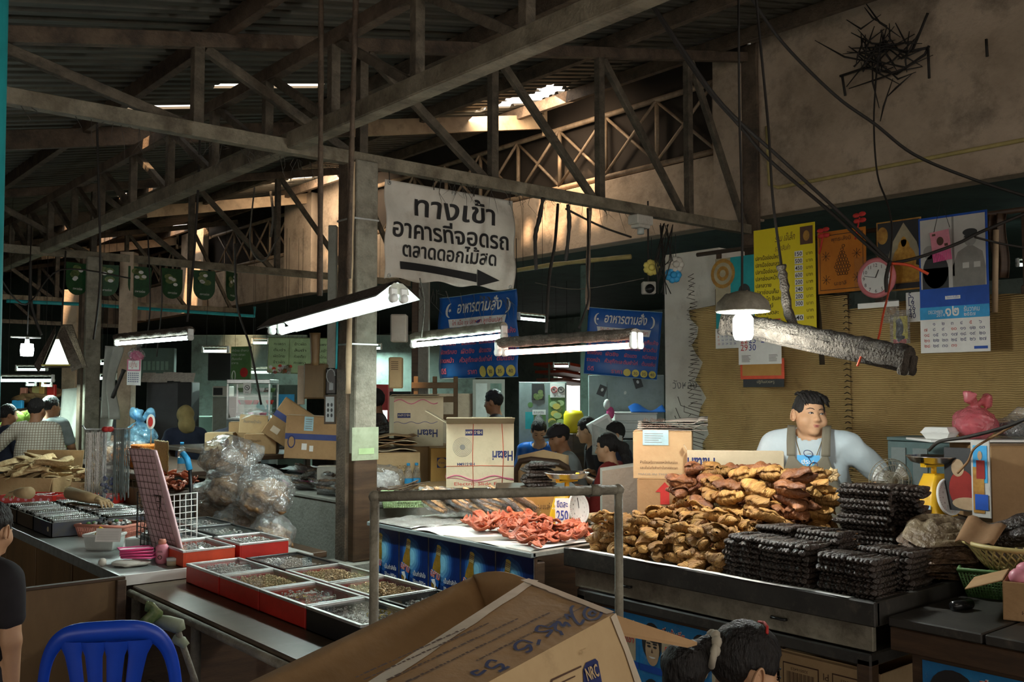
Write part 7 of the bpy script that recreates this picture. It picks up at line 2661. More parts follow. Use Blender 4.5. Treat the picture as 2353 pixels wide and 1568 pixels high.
# big dusty lamps nearest the aisle
tube_lamp('dusty tube lamp with round ends hung left of the main post',dep(268,778,8.4),dep(438,762,7.2),'tube_white',power=26,wid=.07,col=(.8,1,.93))
tube_lamp('large two-tube lamp under a dust-caked reflector at the main post',dep(635,750,5.75),dep(915,672,4.75),'tube_white',hood=.26,power=18,col=(.85,1,.94),r=.019)
tube_lamp('grey lit tube lamp hanging before the left blue menu',dep(950,778,6.6),dep(1158,755,5.7),'tube_white',power=16,body='grey_steel',wid=.06,col=(.85,1,.94))
tube_lamp('pink glowing tube lamp with a dust-caked top under the blue menus',dep(1152,792,5.55),dep(1462,772,4.95),'tube_pink',both=True,power=15,col=(1,.72,.6),wid=.11,sock='white_plastic')
hang=[('strap holding up the large two-tube lamp',[(738,-20,5.4),(737,300,5.35),(735,680,5.3)],.014,'rusty_steel'),('second strap over the large two-tube lamp',[(818,-20,5.2),(812,200,5.2),(800,640,5.15)],.014,'rusty_steel'),('twisted cord holding the dusty round-ended lamp',[(462,-20,7.6),(460,300,7.5),(448,560,7.4),(430,740,7.3)],.009,'cable'),('frayed cable bundle dropping to the pink lamp',[(1282,470,6.2),(1275,560,5.8),(1262,640,5.6),(1255,765,5.3)],.010,'cable'),('second cable dropping to the pink lamp right end',[(1350,480,6.0),(1352,560,5.7),(1350,640,5.5),(1352,690,5.4),(1330,755,5.2)],.007,'cable'),('fluffy dusty cable end hanging from the truss',[(1355,480,6.1),(1352,580,6.0),(1350,712,5.9)],.014,'rusty_steel'),('sooty cobweb strand on the truss beside the banner',[(1248,455,6.4),(1240,500,6.38),(1230,545,6.35),(1232,620,6.3)],.014,'cable'),('second sooty strand on the truss beside the banner',[(1305,470,6.6),(1308,520,6.6),(1300,600,6.6)],.014,'cable'),('thin wire dropping to the grey lit lamp',[(965,640,6.0),(975,700,6.2),(968,775,6.4)],.005,'cobweb'),('wire sagging from post to dark green menu',[(540,560,8.5),(545,700,8.6),(575,800,8.8),(600,930,9.0)],.010,'cable'),('loose cable on the far left roof',[(222,250,7.0),(226,400,7.0),(230,640,7.2),(215,780,7.4)],.008,'cable'),('tangled cable beside the second post',[(370,620,9.0),(372,700,9.0),(360,820,9.0)],.006,'cable'),('pale rag strand hanging before the lit column',[(622,440,8.4),(628,500,8.4),(622,545,8.4)],.012,'cobweb'),('cobweb loop before the lit column',[(585,430,8.6),(575,560,8.6),(605,600,8.6),(640,545,8.6)],.007,'cobweb'),('yellow conduit pipe on the main post',[(812,372,6.25),(806,600,6.25),(800,905,6.25)],.016,'beam_paint'),('brown pipe on the main post going to the switch boxes',[(724,765,6.6),(724,840,6.6)],.03,'wood_panel'),('teal cord to the switch boxes',[(775,740,6.5),(773,848,6.5)],.008,'teal_paint'),('wire loop from the truss to the emergency lamp',[(1300,480,7.0),(1380,520,7.2),(1450,545,7.4)],.008,'cable'),('pale plastic pipe under the hall ceiling',[(1185,622,10.0),(1300,605,9.6),(1450,590,9.2)],.02,'yellow_basket'),('thin wire across the dark hall opening',[(1230,650,8.0),(1330,665,7.8),(1480,640,7.6)],.004,'cobweb'),('dark wooden stick propped behind the calendar stall',[(258,915,9.8),(285,850,9.8)],.02,'cable'),('frayed cable left above the hooded work lamp',[(70,600,8.5),(72,700,8.5),(95,770,8.5)],.012,'cable'),('black cable crossing the far left roof timbers',[(0,640,8.0),(60,700,8.4),(140,620,8.8),(300,640,9.0)],.007,'cable'),('spindly cable dropping behind the green pennants',[(340,540,10),(345,700,10),(335,800,10)],.007,'cable')]
for lab,pts,r,m_ in hang:
 wire(lab,pts,r,m_,lump=.35 if r>.012 else.1)
 # cobwebby threads along the trusses
rr=random.Random(77)
for j,(pa,pb)in enumerate((((1000,410),(1500,500)),((30,240),(780,385)),((880,650),(1180,690)))):
 b=B()
 for k in range(40):
  u=rr.random()
  px,py=pa[0]+(pb[0]-pa[0])*u,pa[1]+(pb[1]-pa[1])*u
  c=ony(px,py,5.6)
  n_=rr.uniform(.03,.22)
  b.tube([c,c+V((rr.uniform(-.05,.05),-.02,-n_*.5)),c+V((rr.uniform(-.08,.08),-.03,-n_))],[.0022,.0015,.0005],'cobweb',4)
 b.put('cobweb_fringe',None,['cobweb fringe on the truss right of the banner','cobweb fringe on the truss left of the main post','cobweb fringe under the white banner'][j],'cobweb',kind='stuff')
 # white entrance banner on the nearest truss
pTL,pTR,pBL=ony(884,412,5.60),ony(1181,466,5.60),ony(882,640,5.60)
BW,BH=pTR.x-pTL.x,pTL.z-pBL.z
def bfn(x,y,z):
 u,v=x/BW,y/BH
 return(x,y,z+.018*sin(7*u+3*v)*(1-abs(v-.5))+.012*sin(13*v+5*u)+.03*math.exp(-((u-.68)/.1)**2-((v-.62)/.2)**2))
T=FY(pTL.x,5.60,pBL.z)
t=thing('banner','dirty white cloth banner with black Thai lettering and arrow','banner',T.translation)
b=B(T)
b.surf(lambda u,v:V(bfn(BW*u,BH*v+.012*sin(20*u)*(v<.01),0)),60,44,'vinyl_white',thick=.002)
b.put('cloth',t)
b=B(T)
for s_,x,y,h_,wd in(('ทางเข้า',.22,.685,.235,.60),('อาคารที่จอดรถ',.045,.435,.205,.90),('ตลาดดอกไม้สด',.125,.245,.165,.71)):
 x,wd=x*BW,wd*BW
 b.text(s_,x,y*BH,h_*BH*1.25,'ink_black',M(),.006,width=wd,bold=.018,fn=bfn)
pts=[(.10,.16),(.46,.14),(.70,.10),(.70,.135),(.86,.06),(.70,.005),(.70,.04),(.46,.075),(.10,.095)]
n=30
up=[(.10+.60*i/n,.185-.0*i/n-.045*(i/n)**2)for i in range(n+1)]
dn=[(.10+.60*i/n,.105-.055*(i/n)**2)for i in range(n+1)]
vs=[bfn(p[0]*BW,p[1]*BH,.006)for p in up+dn]
b.add(vs,[(i,n+1+i,n+2+i,i+1)for i in range(n)],'ink_black')
hd=[(.70,.19),(.88,.09),(.70,.005)]
b.add([bfn(p[0]*BW,p[1]*BH,.007)for p in hd],[(0,2,1)],'ink_black')
b.put('lettering',t)
b=B(T)
for x,y in((.03,.97),(.5,.97),(.97,.97),(.03,.03),(.97,.03)):
 b.tube([V(bfn(x*BW+.012*cos(a),y*BH+.012*sin(a),.006))for a in np.linspace(0,6.28,11)[:-1]],.004,'alu',5,closed=True)
for x in(.03,.35,.66,.97):
 b.tube([V(bfn(x*BW,.97*BH,.006)),V((x*BW,BH+.06,.0))],.003,'cable',4)
b.put('eyelets',t)
def frame2(x0,y0,d0,x1,y1,d1,yb):
 """hanging panel through two top corners given by pixel and distance; yb = pixel row of its lower edge"""
 a,c=dep(x0,y0,d0),dep(x1,y1,d1)
 w_=(c-a).length
 h_=a.z-dep(x0,yb,d0).z
 T=frame(a,c-a,(0,0,1))
 return T@M.Translation((0,-h_,0)),w_,h_
def blue_menu(label,T,w_,h_,lift):
 t=thing('menu_banner',label,'banner',T.translation)
 I=M()
 f=lambda x,y,z:(x,y,z+.02*sin(9*x+3*y)+.012*sin(14*y))
 b=B(T).surf(lambda u,v:V(f(w_*u,h_*v,0)),24,24,'vinyl_blue',thick=.002)
 b.put('vinyl_sheet',t)
 b=B(T)
 b.text('อาหารตามสั่ง',w_*.22,h_*.79,h_*.19,'ink_white',I,.01,width=w_*.58,bold=.02,shear=.12,fn=f)
 n=12
 pl=[(w_*(.15+.7*i/n),h_*.62)for i in range(n+1)]+[(w_*(.87-.74*i/n),h_*.72)for i in range(n+1)]
 b.add([f(p[0],p[1],.008)for p in pl],[tuple(range(len(pl)))],'ink_white')
 b.text('ไก่ เนื้อ กุ้ง ปลาหมึก ลูกชิ้นปลา',w_*.18,h_*.645,h_*.075,'ink_red',I,.012,width=w_*.65,fn=f)
 rows=[('ราดข้าว','ผัดซีอิ๊ว','ผัดผงกะหรี่','สุกี้แห้ง'),('ข้าวผัด','ผัดกะเพรา','ผัดพริกแกง','ข้าวต้ม'),('ผัดพริกสด','ผัดขิง','ผัดแตง','หมี่กรอบ'),('ราดหน้า','คั่วสุกี้ทะเล','ต้มยำไก่','ต้มแซ่บ')]
 for r_,row in enumerate(rows):
  for c_,s_ in enumerate(row):
   b.text(s_,w_*(.03+.25*c_),h_*(.51-.105*r_),h_*.075,'ink_pink',I,.01,width=w_*(.12+.009*len(s_)),bold=.025,fn=f)
 b.text('ดีดี',w_*.05,h_*.06,h_*.085,'ink_pink',I,.01,bold=.02,fn=f).text('ราคา',w_*.38,h_*.05,h_*.085,'ink_pink',I,.01,bold=.02,fn=f)
 for k,s_ in enumerate(('','30','35','40')):
  cx,cy=w_*(.59+.115*k),h_*.075
  b.add([f(cx+w_*.05*cos(a),cy+w_*.05*sin(a),.01)for a in np.linspace(0,2*pi,17)[:-1]],[tuple(range(16))],'ink_yellow')
  if s_:
   b.text(s_,cx,cy-h_*.025,h_*.065,'ink_navy',I,.013,center=True,fn=f)
   # crescents and star
 for cx,sg in((.10,1),(.90,-1)):
  pts=[(w_*(cx+sg*.045-sg*.06*cos(a)),h_*(.83+.09*sin(a)))for a in np.linspace(-1.5,1.5,12)]+[(w_*(cx+sg*.045-sg*.035*cos(a)),h_*(.83+.08*sin(a)))for a in np.linspace(1.5,-1.5,12)]
  b.add([f(p[0],p[1],.01)for p in pts],[tuple(range(24))],'ink_white')
 b.add([f(w_*.135+w_*(.02 if k%2 else.009)*cos(a),h_*.83+w_*(.02 if k%2 else.009)*sin(a),.012)for k,a in enumerate(np.linspace(.31,6.6,11)[:-1])],[tuple(range(10))],'ink_white')
 for e in(0.004,h_-.004):
  b.tube([V(f(w_*u,e,.006))for u in np.linspace(0,1,16)],.003,'paper_blue',4)
 b.put('lettering',t)
 B(T).tube([(0,h_,0),(0,h_+lift,0)],.004,'cable',4).put('hanging_string',t)
 B(T).tube([(w_,h_,0),(w_,h_+lift,0)],.004,'cable',4).put('hanging_string',t)
T,w_,h_=frame2(1011,685,10.2,1187,664,9.4,872)
blue_menu('left blue Thai menu banner hanging behind the grey lit lamp',T,w_,h_,.5)
T,w_,h_=frame2(1355,706,9.8,1523,718,9.6,860)
blue_menu('right blue Thai menu banner hanging behind the pink lamp',T,w_,h_,.5)
# pale green menu board, dark green menu
T,w_,h_=frame2(617,775,11.0,826,778,10.4,857)
b=B(T).bx(0,w_,0,h_,-.02,0,'flag_food')
b.rect(.01,.01,w_-.01,h_-.01,'mint_plastic',M(),.002)
rr=random.Random(3)
for c_ in range(4):
 for r_ in range(4):
  b.text(('กะเพรา','ต้มยำ','ผัดไทย','ข้าวผัด','ส้มตำ','ก๋วยเตี๋ยว')[(c_*3+r_)%6],w_*(.07+.235*c_),h_*(.78-.17*r_),h_*.10,'ink_black',M(),.005,width=w_*.13)
 b.rect(w_*(.245+.245*c_),h_*.1,w_*(.25+.245*c_),h_*.95,'flag_food',M(),.004)
for k in range(30):
 b.disc(w_*rr.uniform(.02,.28),h_*rr.uniform(.02,.2),.03,.02,rr.choice(['poster_tan','flag_food','red_orange','ink_white']),M(),.006,8)
b.put('menu_board',None,'pale green menu board behind the large two-tube lamp','sign')
T,w_,h_=frame2(531,797,11.5,576,796,11.3,876)
b=B(T).bx(0,w_,0,h_,-.02,0,'green_plastic')
for r_ in range(4):
 b.text(('ตำไทย ตำลาว','ไก่ย่าง ปลาเผา','ต้มแซ่บ','อาหาร')[r_],w_*.06,h_*(.85-.12*r_),h_*.09,'ink_white',M(),.003,width=w_*(.85-.17*r_))
b.disc(w_*.7,h_*.25,w_*.2,h_*.14,'ink_red',M(),.003).tube([(w_*.18+.03*cos(a),h_*.15+.06*sin(a),.003)for a in np.linspace(0,6.28,13)[:-1]],.006,'ink_white',4,closed=True)
b.put('menu_board',None,'dark green menu board left of the pale menu board','sign')
# green pennants on the second truss
rr=random.Random(4)
for k,px in enumerate((178,245,322,396,470,533)):
 p=ony(px,606+.06*(px-200),11.58)
 T=FY(p.x,11.58,p.z)@M.Rotation(rr.uniform(-.25,.25)+(.9 if k==5 else(.5 if k==0 else 0)),4,'Y')
 b=B(T)
 n=14
 out=[(-.135,0)]+[(.135*cos(a),-.22+.15*sin(a))for a in np.linspace(pi,2*pi,n)]+[(.135,0)]
 b.add([(x,y,.01*sin(9*x))for x,y in out],[tuple(range(len(out)))],'green_flag').add([(x,y,-.004+.01*sin(9*x))for x,y in out],[tuple(range(len(out)))[::-1]],'green_flag')
 for q in range(3):
  b.disc(rr.uniform(-.06,.06),rr.uniform(-.2,-.05),.055,.035,'flag_food',M(),.012).disc(rr.uniform(-.06,.06),rr.uniform(-.2,-.05),.03,.02,'ink_white',M(),.014)
 b.text('อาหารอร่อย',-.06,-.31,.035,'ink_white',M(),.013,width=.12)
 b.put('green_pennant',None,['shaded green pennant left of the second post','green pennant just right of the second post','green pennant with a tray picture, third along the truss','green pennant with round bowls, fourth along the truss','green pennant with yellow food above the dusty lamp','twisted green pennant at the right end of the row'][k],'pennant')
 # ------------- stalls and furniture inside the hall
HB=B().bx(13.2,13.35,-5,30,0,3.36,'hall_dark')
def colum(px0,px1,d,label,m='hall_wall',z1=3.3,name='hall_pillar'):
 a,c=dep(px0,900,d),dep(px1,900,d)
 w_=(c-a).length
 T=frame((a.x,a.y,0),(c-a),(0,0,1))
 B(T).bx(0,w_,0,z1,-w_,0,m).put(name,None,label,'pillar')
colum(945,960,10.0,'thin dark pillar left of the wooden rack','wood_dark')
colum(960,985,10.2,'grey pillar behind the left blue menu','cement')
colum(750,770,9.5,'grey pillar behind the small framed notice','cement')
colum(140,172,15.5,'weathered pillar behind the grey tarpaulin','plaster')
colum(268,300,11.3,'weathered pillar behind the hanging calendar','plaster')
colum(1335,1352,12.5,'green grey pillar beside the red awning daylight','plaster_green')
def slab(name,label,cat,px0,py0,px1,py1,d,m,thick=.03,deco=None,base=False,dd=0.):
 """upright board facing the aisle. base=True: it stands on the floor"""
 a,c=dep(px0,py0,d),dep(px1,py0,d+dd)
 w_=((c-a).xy).length
 zb=0 if base else dep(px0,py1,d).z
 T=frame((a.x,a.y,zb),((c.x-a.x),(c.y-a.y),0),(0,0,1))
 h_=a.z-zb
 b=B(T).bx(0,w_,0,h_,-thick,0,m)
 if deco:
  deco(b,w_,h_)
 b.put(name,None,label,cat)
 return T,w_,h_
I_=M()
slab('hall_partition','grey green partition pinned with small photographs','partition',1352,862,1526,1000,10.8,'grey_panel',.05,None,True)
rr=random.Random(15)
for k,(px,py,dark)in enumerate(((1368,925,0),(1383,898,1),(1402,920,1),(1436,905,1),(1432,938,1),(1458,918,0),(1466,880,1),(1474,930,2))):
 p=dep(px,py,10.79)
 T=frame(p,(.766,-.643,0),(0,0,1))@M.Rotation(rr.uniform(-.4,.4),4,'Z')
 b=B(T).bx(-.045,.045,-.06,.06,-.003,0,['paper_white','photo_dark','paper_blue'][dark])
 if dark<2:
  b.rect(-.035,-.035,.035,.052,'photo_dark',I_,.001).disc(0,.01,.015,.02,'photo_grey',I_,.002)
 b.put('pinned_photo',None,'small photograph pinned on the grey green partition','photograph','photographs on the partition')
slab('plant_poster','dark poster of pale plants above the teal notice','poster',1222,882,1250,920,10.79,'photo_dark',.006,lambda b,w_,h_:[b.disc(w_*rr.uniform(.2,.8),h_*rr.uniform(.1,.5),.03,.025,'flag_food',I_,.002+.0005*k,8)for k in range(10)])
slab('notice_poster','teal and green notice poster with a white caption','poster',1207,921,1254,986,10.79,'mint_plastic',.006,lambda b,w_,h_:(b.rect(0,0,w_*.4,h_*.6,'teal_paint',I_,.002),b.rect(w_*.42,0,w_,h_*.5,'green_plastic',I_,.002),b.rect(w_*.35,h_*.5,w_,h_*.68,'paper_white',I_,.004),b.text('ขอบคุณ',w_*.4,h_*.55,h_*.13,'ink_black',I_,.006,width=w_*.5),b.disc(w_*.25,h_*.85,.03,.03,'green_plastic',I_,.003)))
slab('plant_poster','tall yellow green plant poster right of the notice','poster',1260,908,1298,982,10.79,'green_plastic',.006,lambda b,w_,h_:[b.disc(w_*rr.uniform(.2,.8),h_*rr.uniform(.1,.75),.045,.035,['flag_food','ink_yellow','mint_plastic'][k%3],I_,.002+.0005*k,9)for k in range(12)])
def no_sign(b,w_,h_,n=2):
 for q in range(n):
  cx=w_*(.5 if n==1 else.27+.47*q)
  r_=min(h_*.36,w_*(.3 if n==1 else.2))
  b.tube([(cx+r_*cos(a),h_*.55+r_*sin(a),.003)for a in np.linspace(0,6.28,17)[:-1]],r_*.12,'ink_red' if(n==2 and q==0)else 'ink_black',4,closed=True)
  b.bar((cx-r_*.7,h_*.55+r_*.7,.003),(cx+r_*.7,h_*.55-r_*.7,.003),.003,r_*.2,'ink_red' if(n==2 and q==0)else 'ink_black')
  b.box((cx,h_*.55,.003),(r_*.9,r_*.22,.002),'ink_black',I_)
 b.text('ห้าม',w_*.3,h_*.06,h_*.14,'ink_black',I_,.003,width=w_*.4)
slab('no_smoking_sign','white pair of round prohibition signs over the plant posters','sign',1264,881,1298,914,10.79,'paper_white',.006,no_sign)
slab('no_smoking_sign','white no smoking sign on the glass food case','sign',559,880,577,905,10.6,'paper_white',.006,lambda b,w_,h_:no_sign(b,w_,h_,1))
slab('hall_partition','dim green grey kitchen wall behind the menu boards','partition',440,770,705,1000,15.0,'kitchen_wall',.06,None,True)
slab('hall_partition','dim kitchen wall behind drinks fridge and left blue menu','partition',850,770,1092,1000,14.0,'kitchen_wall',.06,None,True)
slab('hall_partition','grey panel wall carrying the plant posters','partition',1192,878,1302,1000,10.8,'grey_panel',.04,None,True)
slab('glass_door','pale framed glass door behind the fan carton','door',1086,872,1160,1000,12.5,'canvas_grey',.04,lambda b,w_,h_:(b.rect(w_*.1,h_*.3,w_*.45,h_*.97,'screen_lit' if 0 else 'cloudy_plastic',I_,.003),b.rect(w_*.55,h_*.3,w_*.9,h_*.97,'plaster_green',I_,.003)),True)
# red awnings outside the daylight opening
b=B()
for k in range(3):
 p,q=dep(1262,836+18*k,17+k),dep(1345,852+16*k,17.5+k)
 b.bar(p,q,.9,.05,'red_orange' if k<2 else 'salmon_plastic')
 for q_ in(p,q):
  b.cyl((q_.x,q_.y,0),(q_.x,q_.y,q_.z),.02,'grey_steel')
b.put('red_awning',None,'sunlit red awning outside seen through the hall opening','awning')
# styrofoam boxes and blue sheet on the right of the diners
for k in range(3):
 p=dep(1412,1008-20*k,10.35)
 T=frame(p,(.76,-.64,0),(0,0,1))
 t=thing('foam_box',['bottom','middle','top'][k]+' white foam crate stacked by the partition','box',p)
 B(T).bx(0,.46,0,.075,-.35,0,'white_plastic').put('tub',t)
 B(T).bx(-.005,.465,.076,.094,-.355,.005,'white_plastic').put('lid',t)
p=dep(1404,1010,10.35)
T=frame((p.x,p.y,0),(.76,-.64,0),(0,0,1))
B(T).bx(-.05,.6,0,p.z-.004,-.4,.05,'grey_panel').put('side_table',None,'low grey side table under the foam crates','table')
p=dep(1450,962,10.3)
T=frame(p,(.76,-.64,0),(0,0,1))
B(T).surf(lambda u,v:V((.38*u,.07+.04*sin(7*u)*v+.05*v,-.3*v+.02)),14,8,'vinyl_blue',thick=.004).put('blue_tarp',None,'folded blue tarpaulin on top of the foam crates','tarpaulin')
p=dep(1385,985,9.4)
T=frame(p,(.76,-.64,0),(0,0,1))@M.Rotation(.5,4,'Z')
B(T).bx(-.12,.12,-.1,.1,-.2,0,'white_plastic').bx(-.09,.09,-.07,.07,.0,.003,'cloudy_plastic').put('foam_board',None,'tilted white foam box lid behind the diners','box')
b=B(frame(dep(1360,1010,9.3),(.76,-.64,0),(0,0,1))).surf(lambda u,v:V((.3*u,-.15+.3*v*(1-.4*u),.05*sin(8*u+4*v))),10,8,'cloudy_plastic',thick=.004)
b.put('plastic_sheet',None,'draped pale plastic sheet behind the man in the dark shirt','plastic sheet')
b=B(M.Translation(dep(1318,995,10.55))).lathe([(0,0),(.10,0),(.11,.02),(.11,.2),(.09,.24),(0,.25)],'yellow_sign',20)
b.put('yellow_tub',None,'bright yellow tub behind the man with the cap','tub')
B().bx(*(lambda p:(p.x-.15,p.x+.15,p.y-.15,p.y+.15))(dep(1318,995,10.55)),0,dep(1318,995,10.55).z-.002,'wood_dark').put('tub_stand',None,'dark stand under the bright yellow tub','stand')
t=thing('hanging_toy','pink and white trinket hanging before the partition','trinket',dep(1405,945,10.2))
p=dep(1395,930,10.3)
B().ball(p,(.04,.04,.06),'white_plastic',10).put('white_part',t)
B().ball(p+V((.03,-.02,-.09)),(.05,.04,.07),'hot_pink',10).put('pink_part',t)
B().tube([p+V((0,0,.06)),p+V((0,0,.25))],.003,'cable',4).put('string',t)
# black heap behind the post, striped cloth bundle
rr=random.Random(52)
for px,py,w2,lab in((868,1003,.42,'black heap of smoked fish behind the main post and cartons'),(738,1003,.3,'black heap of smoked fish behind the framed notice')):
 c=dep(px,py,8.9)
 c.z=1.112
 b=B()
 for k in range(130):
  a=c+V((rr.gauss(0,w2*.45),rr.gauss(0,.12),0))
  h_=.24*math.exp(-((a.x-c.x)/w2)**2)
  a.z=c.z+rr.uniform(0,h_)
  b.tube([a,a+V((.07,-.05,.012)),a+V((.14,-.1,0))],[.012,.018,.006],'smoked_fish',5)
 b.put('smoked_fish_heap',None,lab,'dried fish',kind='stuff')
c=dep(522,1000,9.0)
c.z=1.112
vs,fs=sdf(lambda P:np.maximum(smin(ell(P,tuple(c),(.17,.14,.19)),ell(P,(c.x+.09,c.y-.07,c.z),(.13,.12,.13)),.06)+.012*vnoise(P,30),c.z-P[...,2]),tuple(c-V((.35,.35,.05))),tuple(c+V((.35,.35,.3))),.014)
B().add(vs,fs,'plaid_blue',True).put('cloth_bundle',None,'dark blue cloth bundle behind the small taped carton','bundle')
# wooden rack
t=thing('wooden_rack','reddish wooden cross-rail rack behind the cream cartons','rack',dep(990,940,9.6).xy.to_3d())
fr_=frame(dep(945,980,9.6),(.76,-.64,0),(0,0,1))
for z in(.06,.24,.38):
 B(fr_).bx(0,.46,z,z+.06,-.02,0,'wood_panel').put('rail',t)
for x in(.02,.21,.42):
 B(fr_).bx(x,x+.045,-fr_.translation.z,.5,-.045,-.02,'wood_panel').put('upright',t)
 # electrical boxes by the main post
def ebox(label,px0,py0,px1,py1,d,m,deco=None,dp_=.12,name='switch_box'):
 a,c=dep(px0,py0,d),dep(px1,py0,d)
 w_=((c-a).xy).length
 zb=dep(px0,py1,d).z
 T=frame((a.x,a.y,zb),(c.x-a.x,c.y-a.y,0),(0,0,1))
 t=thing(name,label,'electrical box',T.translation)
 B(T).bx(0,w_,0,a.z-zb,-dp_,0,m).put('case',t)
 b=B(T)
 b.bx(.01,w_-.01,.01,a.z-zb-.01,0,.008,m)
 if deco:
  deco(b,w_,a.z-zb)
 b.put('cover',t)
ebox('rusty brown meter box left of the black switch',698,836,748,917,6.9,'wood_panel')
ebox('open black switch box beside the main post',748,846,774,907,6.9,'black_gloss',lambda b,w_,h_:(b.tube([(w_*.5+.03*cos(a),h_*.7+.05*sin(a),.012)for a in np.linspace(0,5,10)],.005,'paper_grey',5),b.box((w_*.55,h_*.3,.012),(.03,.05,.006),'paper_grey',I_)))
ebox('grey steel box cover hinged open at the main post',774,843,813,908,6.8,'grey_steel',None,.02)
ebox('white breaker box high right of the main post',897,722,934,786,7.0,'vinyl_white')
ebox('beige letter box with printed lines below the breaker',893,821,923,893,7.4,'kraft_light',lambda b,w_,h_:[b.rect(w_*.2,h_*(.6+.06*k),w_*.75,h_*(.62+.06*k),'ink_brown',I_,.009)for k in range(5)])
slab('framed_notice','small framed grey notice hanging on the main post','notice',745,908,772,975,6.7,'wood_dark',.02,lambda b,w_,h_:(b.rect(w_*.14,h_*.08,w_*.86,h_*.94,'paper_grey',I_,.003),[b.disc(w_*(.35+.3*(k%2)),h_*(.3+.18*(k//2)),w_*.1,h_*.07,'photo_dark',I_,.005,8)for k in range(6)]))
slab('hanging_cloth','brown cloth hanging left of the rusty meter box','cloth',684,840,700,930,7.0,'plaster',.02)
# emergency lamp, camera, flower ornaments
p=ony(1472,512,5.56)
t=thing('emergency_lamp','dirty white junction fitting fixed under the truss','lamp',p)
B(frame(p,(1,0,0),(0,0,1))).bx(-.10,.10,-.02,.06,-.06,.06,'vinyl_white').bx(-.07,.07,-.05,-.02,-.05,.05,'vinyl_white').put('body',t)
B(frame(p,(1,0,0),(0,0,1))).cyl((0,-.05,0),(0,-.1,0),.03,'cloudy_plastic').put('socket',t)
p=dep(1492,662,8.6)
t=thing('security_camera','small pale camera under the hall ceiling by the pillar','camera',p)
fr_=frame(p,(.76,-.64,0),(0,0,1))
B(fr_).bx(-.06,.06,-.05,.06,-.1,.0,'vinyl_white').put('housing',t)
B(fr_).cyl((0,-.01,0),(0,-.01,.05),.04,'black_gloss',16).put('lens',t)
B(fr_).bar((0,.06,-.05),(0,max(.1,3.36-p.z),-.05),.015,.015,'cable').put('bracket',t)
for px,py,m_,lab in((1497,615,'ink_yellow','yellow cloth flower hanging at the pillar top'),(1553,608,'vinyl_white','white cloth flower hanging at the pillar top'),(1547,632,'sky_blue_ink','blue cap shape hanging under the white cloth flower')):
 p=dep(px,py,7.9)
 b=B(frame(p,(.76,-.64,0),(0,0,1)))
 for k in range(7):
  a=2*pi*k/7
  b.ball((.04*cos(a),.04*sin(a),0),(.032,.032,.02),m_,8)
 b.ball((0,0,.02),(.03,.03,.02),m_,8)
 b.tube([(0,.05,0),(0,.25,0)],.003,'cable',4)
 b.put('cloth_flower' if 'flower' in lab else 'hanging_cap',None,lab,'ornament')
b=B(M.Translation(dep(1526,600,7.8)))
rr=random.Random(9)
for k in range(14):
 b.tube([(rr.uniform(-.08,.08),rr.uniform(-.05,.05),.3),(rr.uniform(-.1,.1),rr.uniform(-.05,.05),0),(rr.uniform(-.08,.08),0,-.3+rr.uniform(0,.3))],.004,'cable',5)
b.put('cable_tangle',None,'dark cable tangle hanging beside the cloth flowers','cable',kind='stuff')
# pillar top sheet: torn pale paper
# cooler with lettering
T,w_,h_=slab('drinks_fridge','red drinks fridge with white script lettering behind the post','fridge',842,884,892,1000,11.5,'cocacola_red',.5,lambda b,w_,h_:(b.text('Coca-Cola',w_*.1,h_*.88,.12,'ink_white',I_,.004,width=w_*.72,shear=.25,bold=.02),b.rect(w_*.03,h_*.35,w_*.3,h_*.82,'screen_lit',I_,.003),b.rect(w_*.5,h_*.35,w_*.97,h_*.82,'screen_lit',I_,.003)),True)
# glass food case
t=thing('food_case','aluminium framed glass food case in the hall','display case',dep(570,930,10.8).xy.to_3d())
a,c=dep(520,965,10.8),dep(620,965,10.8)
fr_=frame((a.x,a.y,0),(c-a).xy.to_3d(),(0,0,1))
w_=((c-a).xy).length
z0,z1=a.z,dep(520,882,10.8).z
B(fr_).bx(0,w_,0,z0,-.4,0,'grey_panel').put('base_cabinet',t)
b=B(fr_)
for x in(0,w_-.02):
 for z in(-.4,-.02):
  b.bx(x,x+.02,z0,z1,z,z+.02,'alu')
b.bx(0,w_,z1,z1+.05,-.4,.01,'alu').bx(0,w_,z0,z0+.02,-.4,0,'alu')
b.put('frame',t)
for k in range(2):
 B(fr_).bx(.02,w_-.02,z0+.12+.14*k,z0+.13+.14*k,-.38,-.03,'glass').put('shelf',t)
B(fr_).bx(.02,w_-.02,z0+.02,z1,-.012,-.008,'glass').put('glass_pane',t)
rr=random.Random(19)
for k in range(22):
 q=V((rr.uniform(.05,w_-.05),z0+.03+.14*(k%3),rr.uniform(-.33,-.08)))
 b=B(fr_@M.Translation(q)@M.Rotation(rad(-90),4,'X')).lathe([(0,0),(.03,0),(.045,.03),(.048,.05),(0,.05)],rr.choice(['white_plastic','green_plastic','hot_pink','red_gloss','steel_shiny','cloudy_plastic']),12)
 b.put('food_bowl',None,'small bowl on a shelf of the glass food case','bowl','bowls in the glass food case')
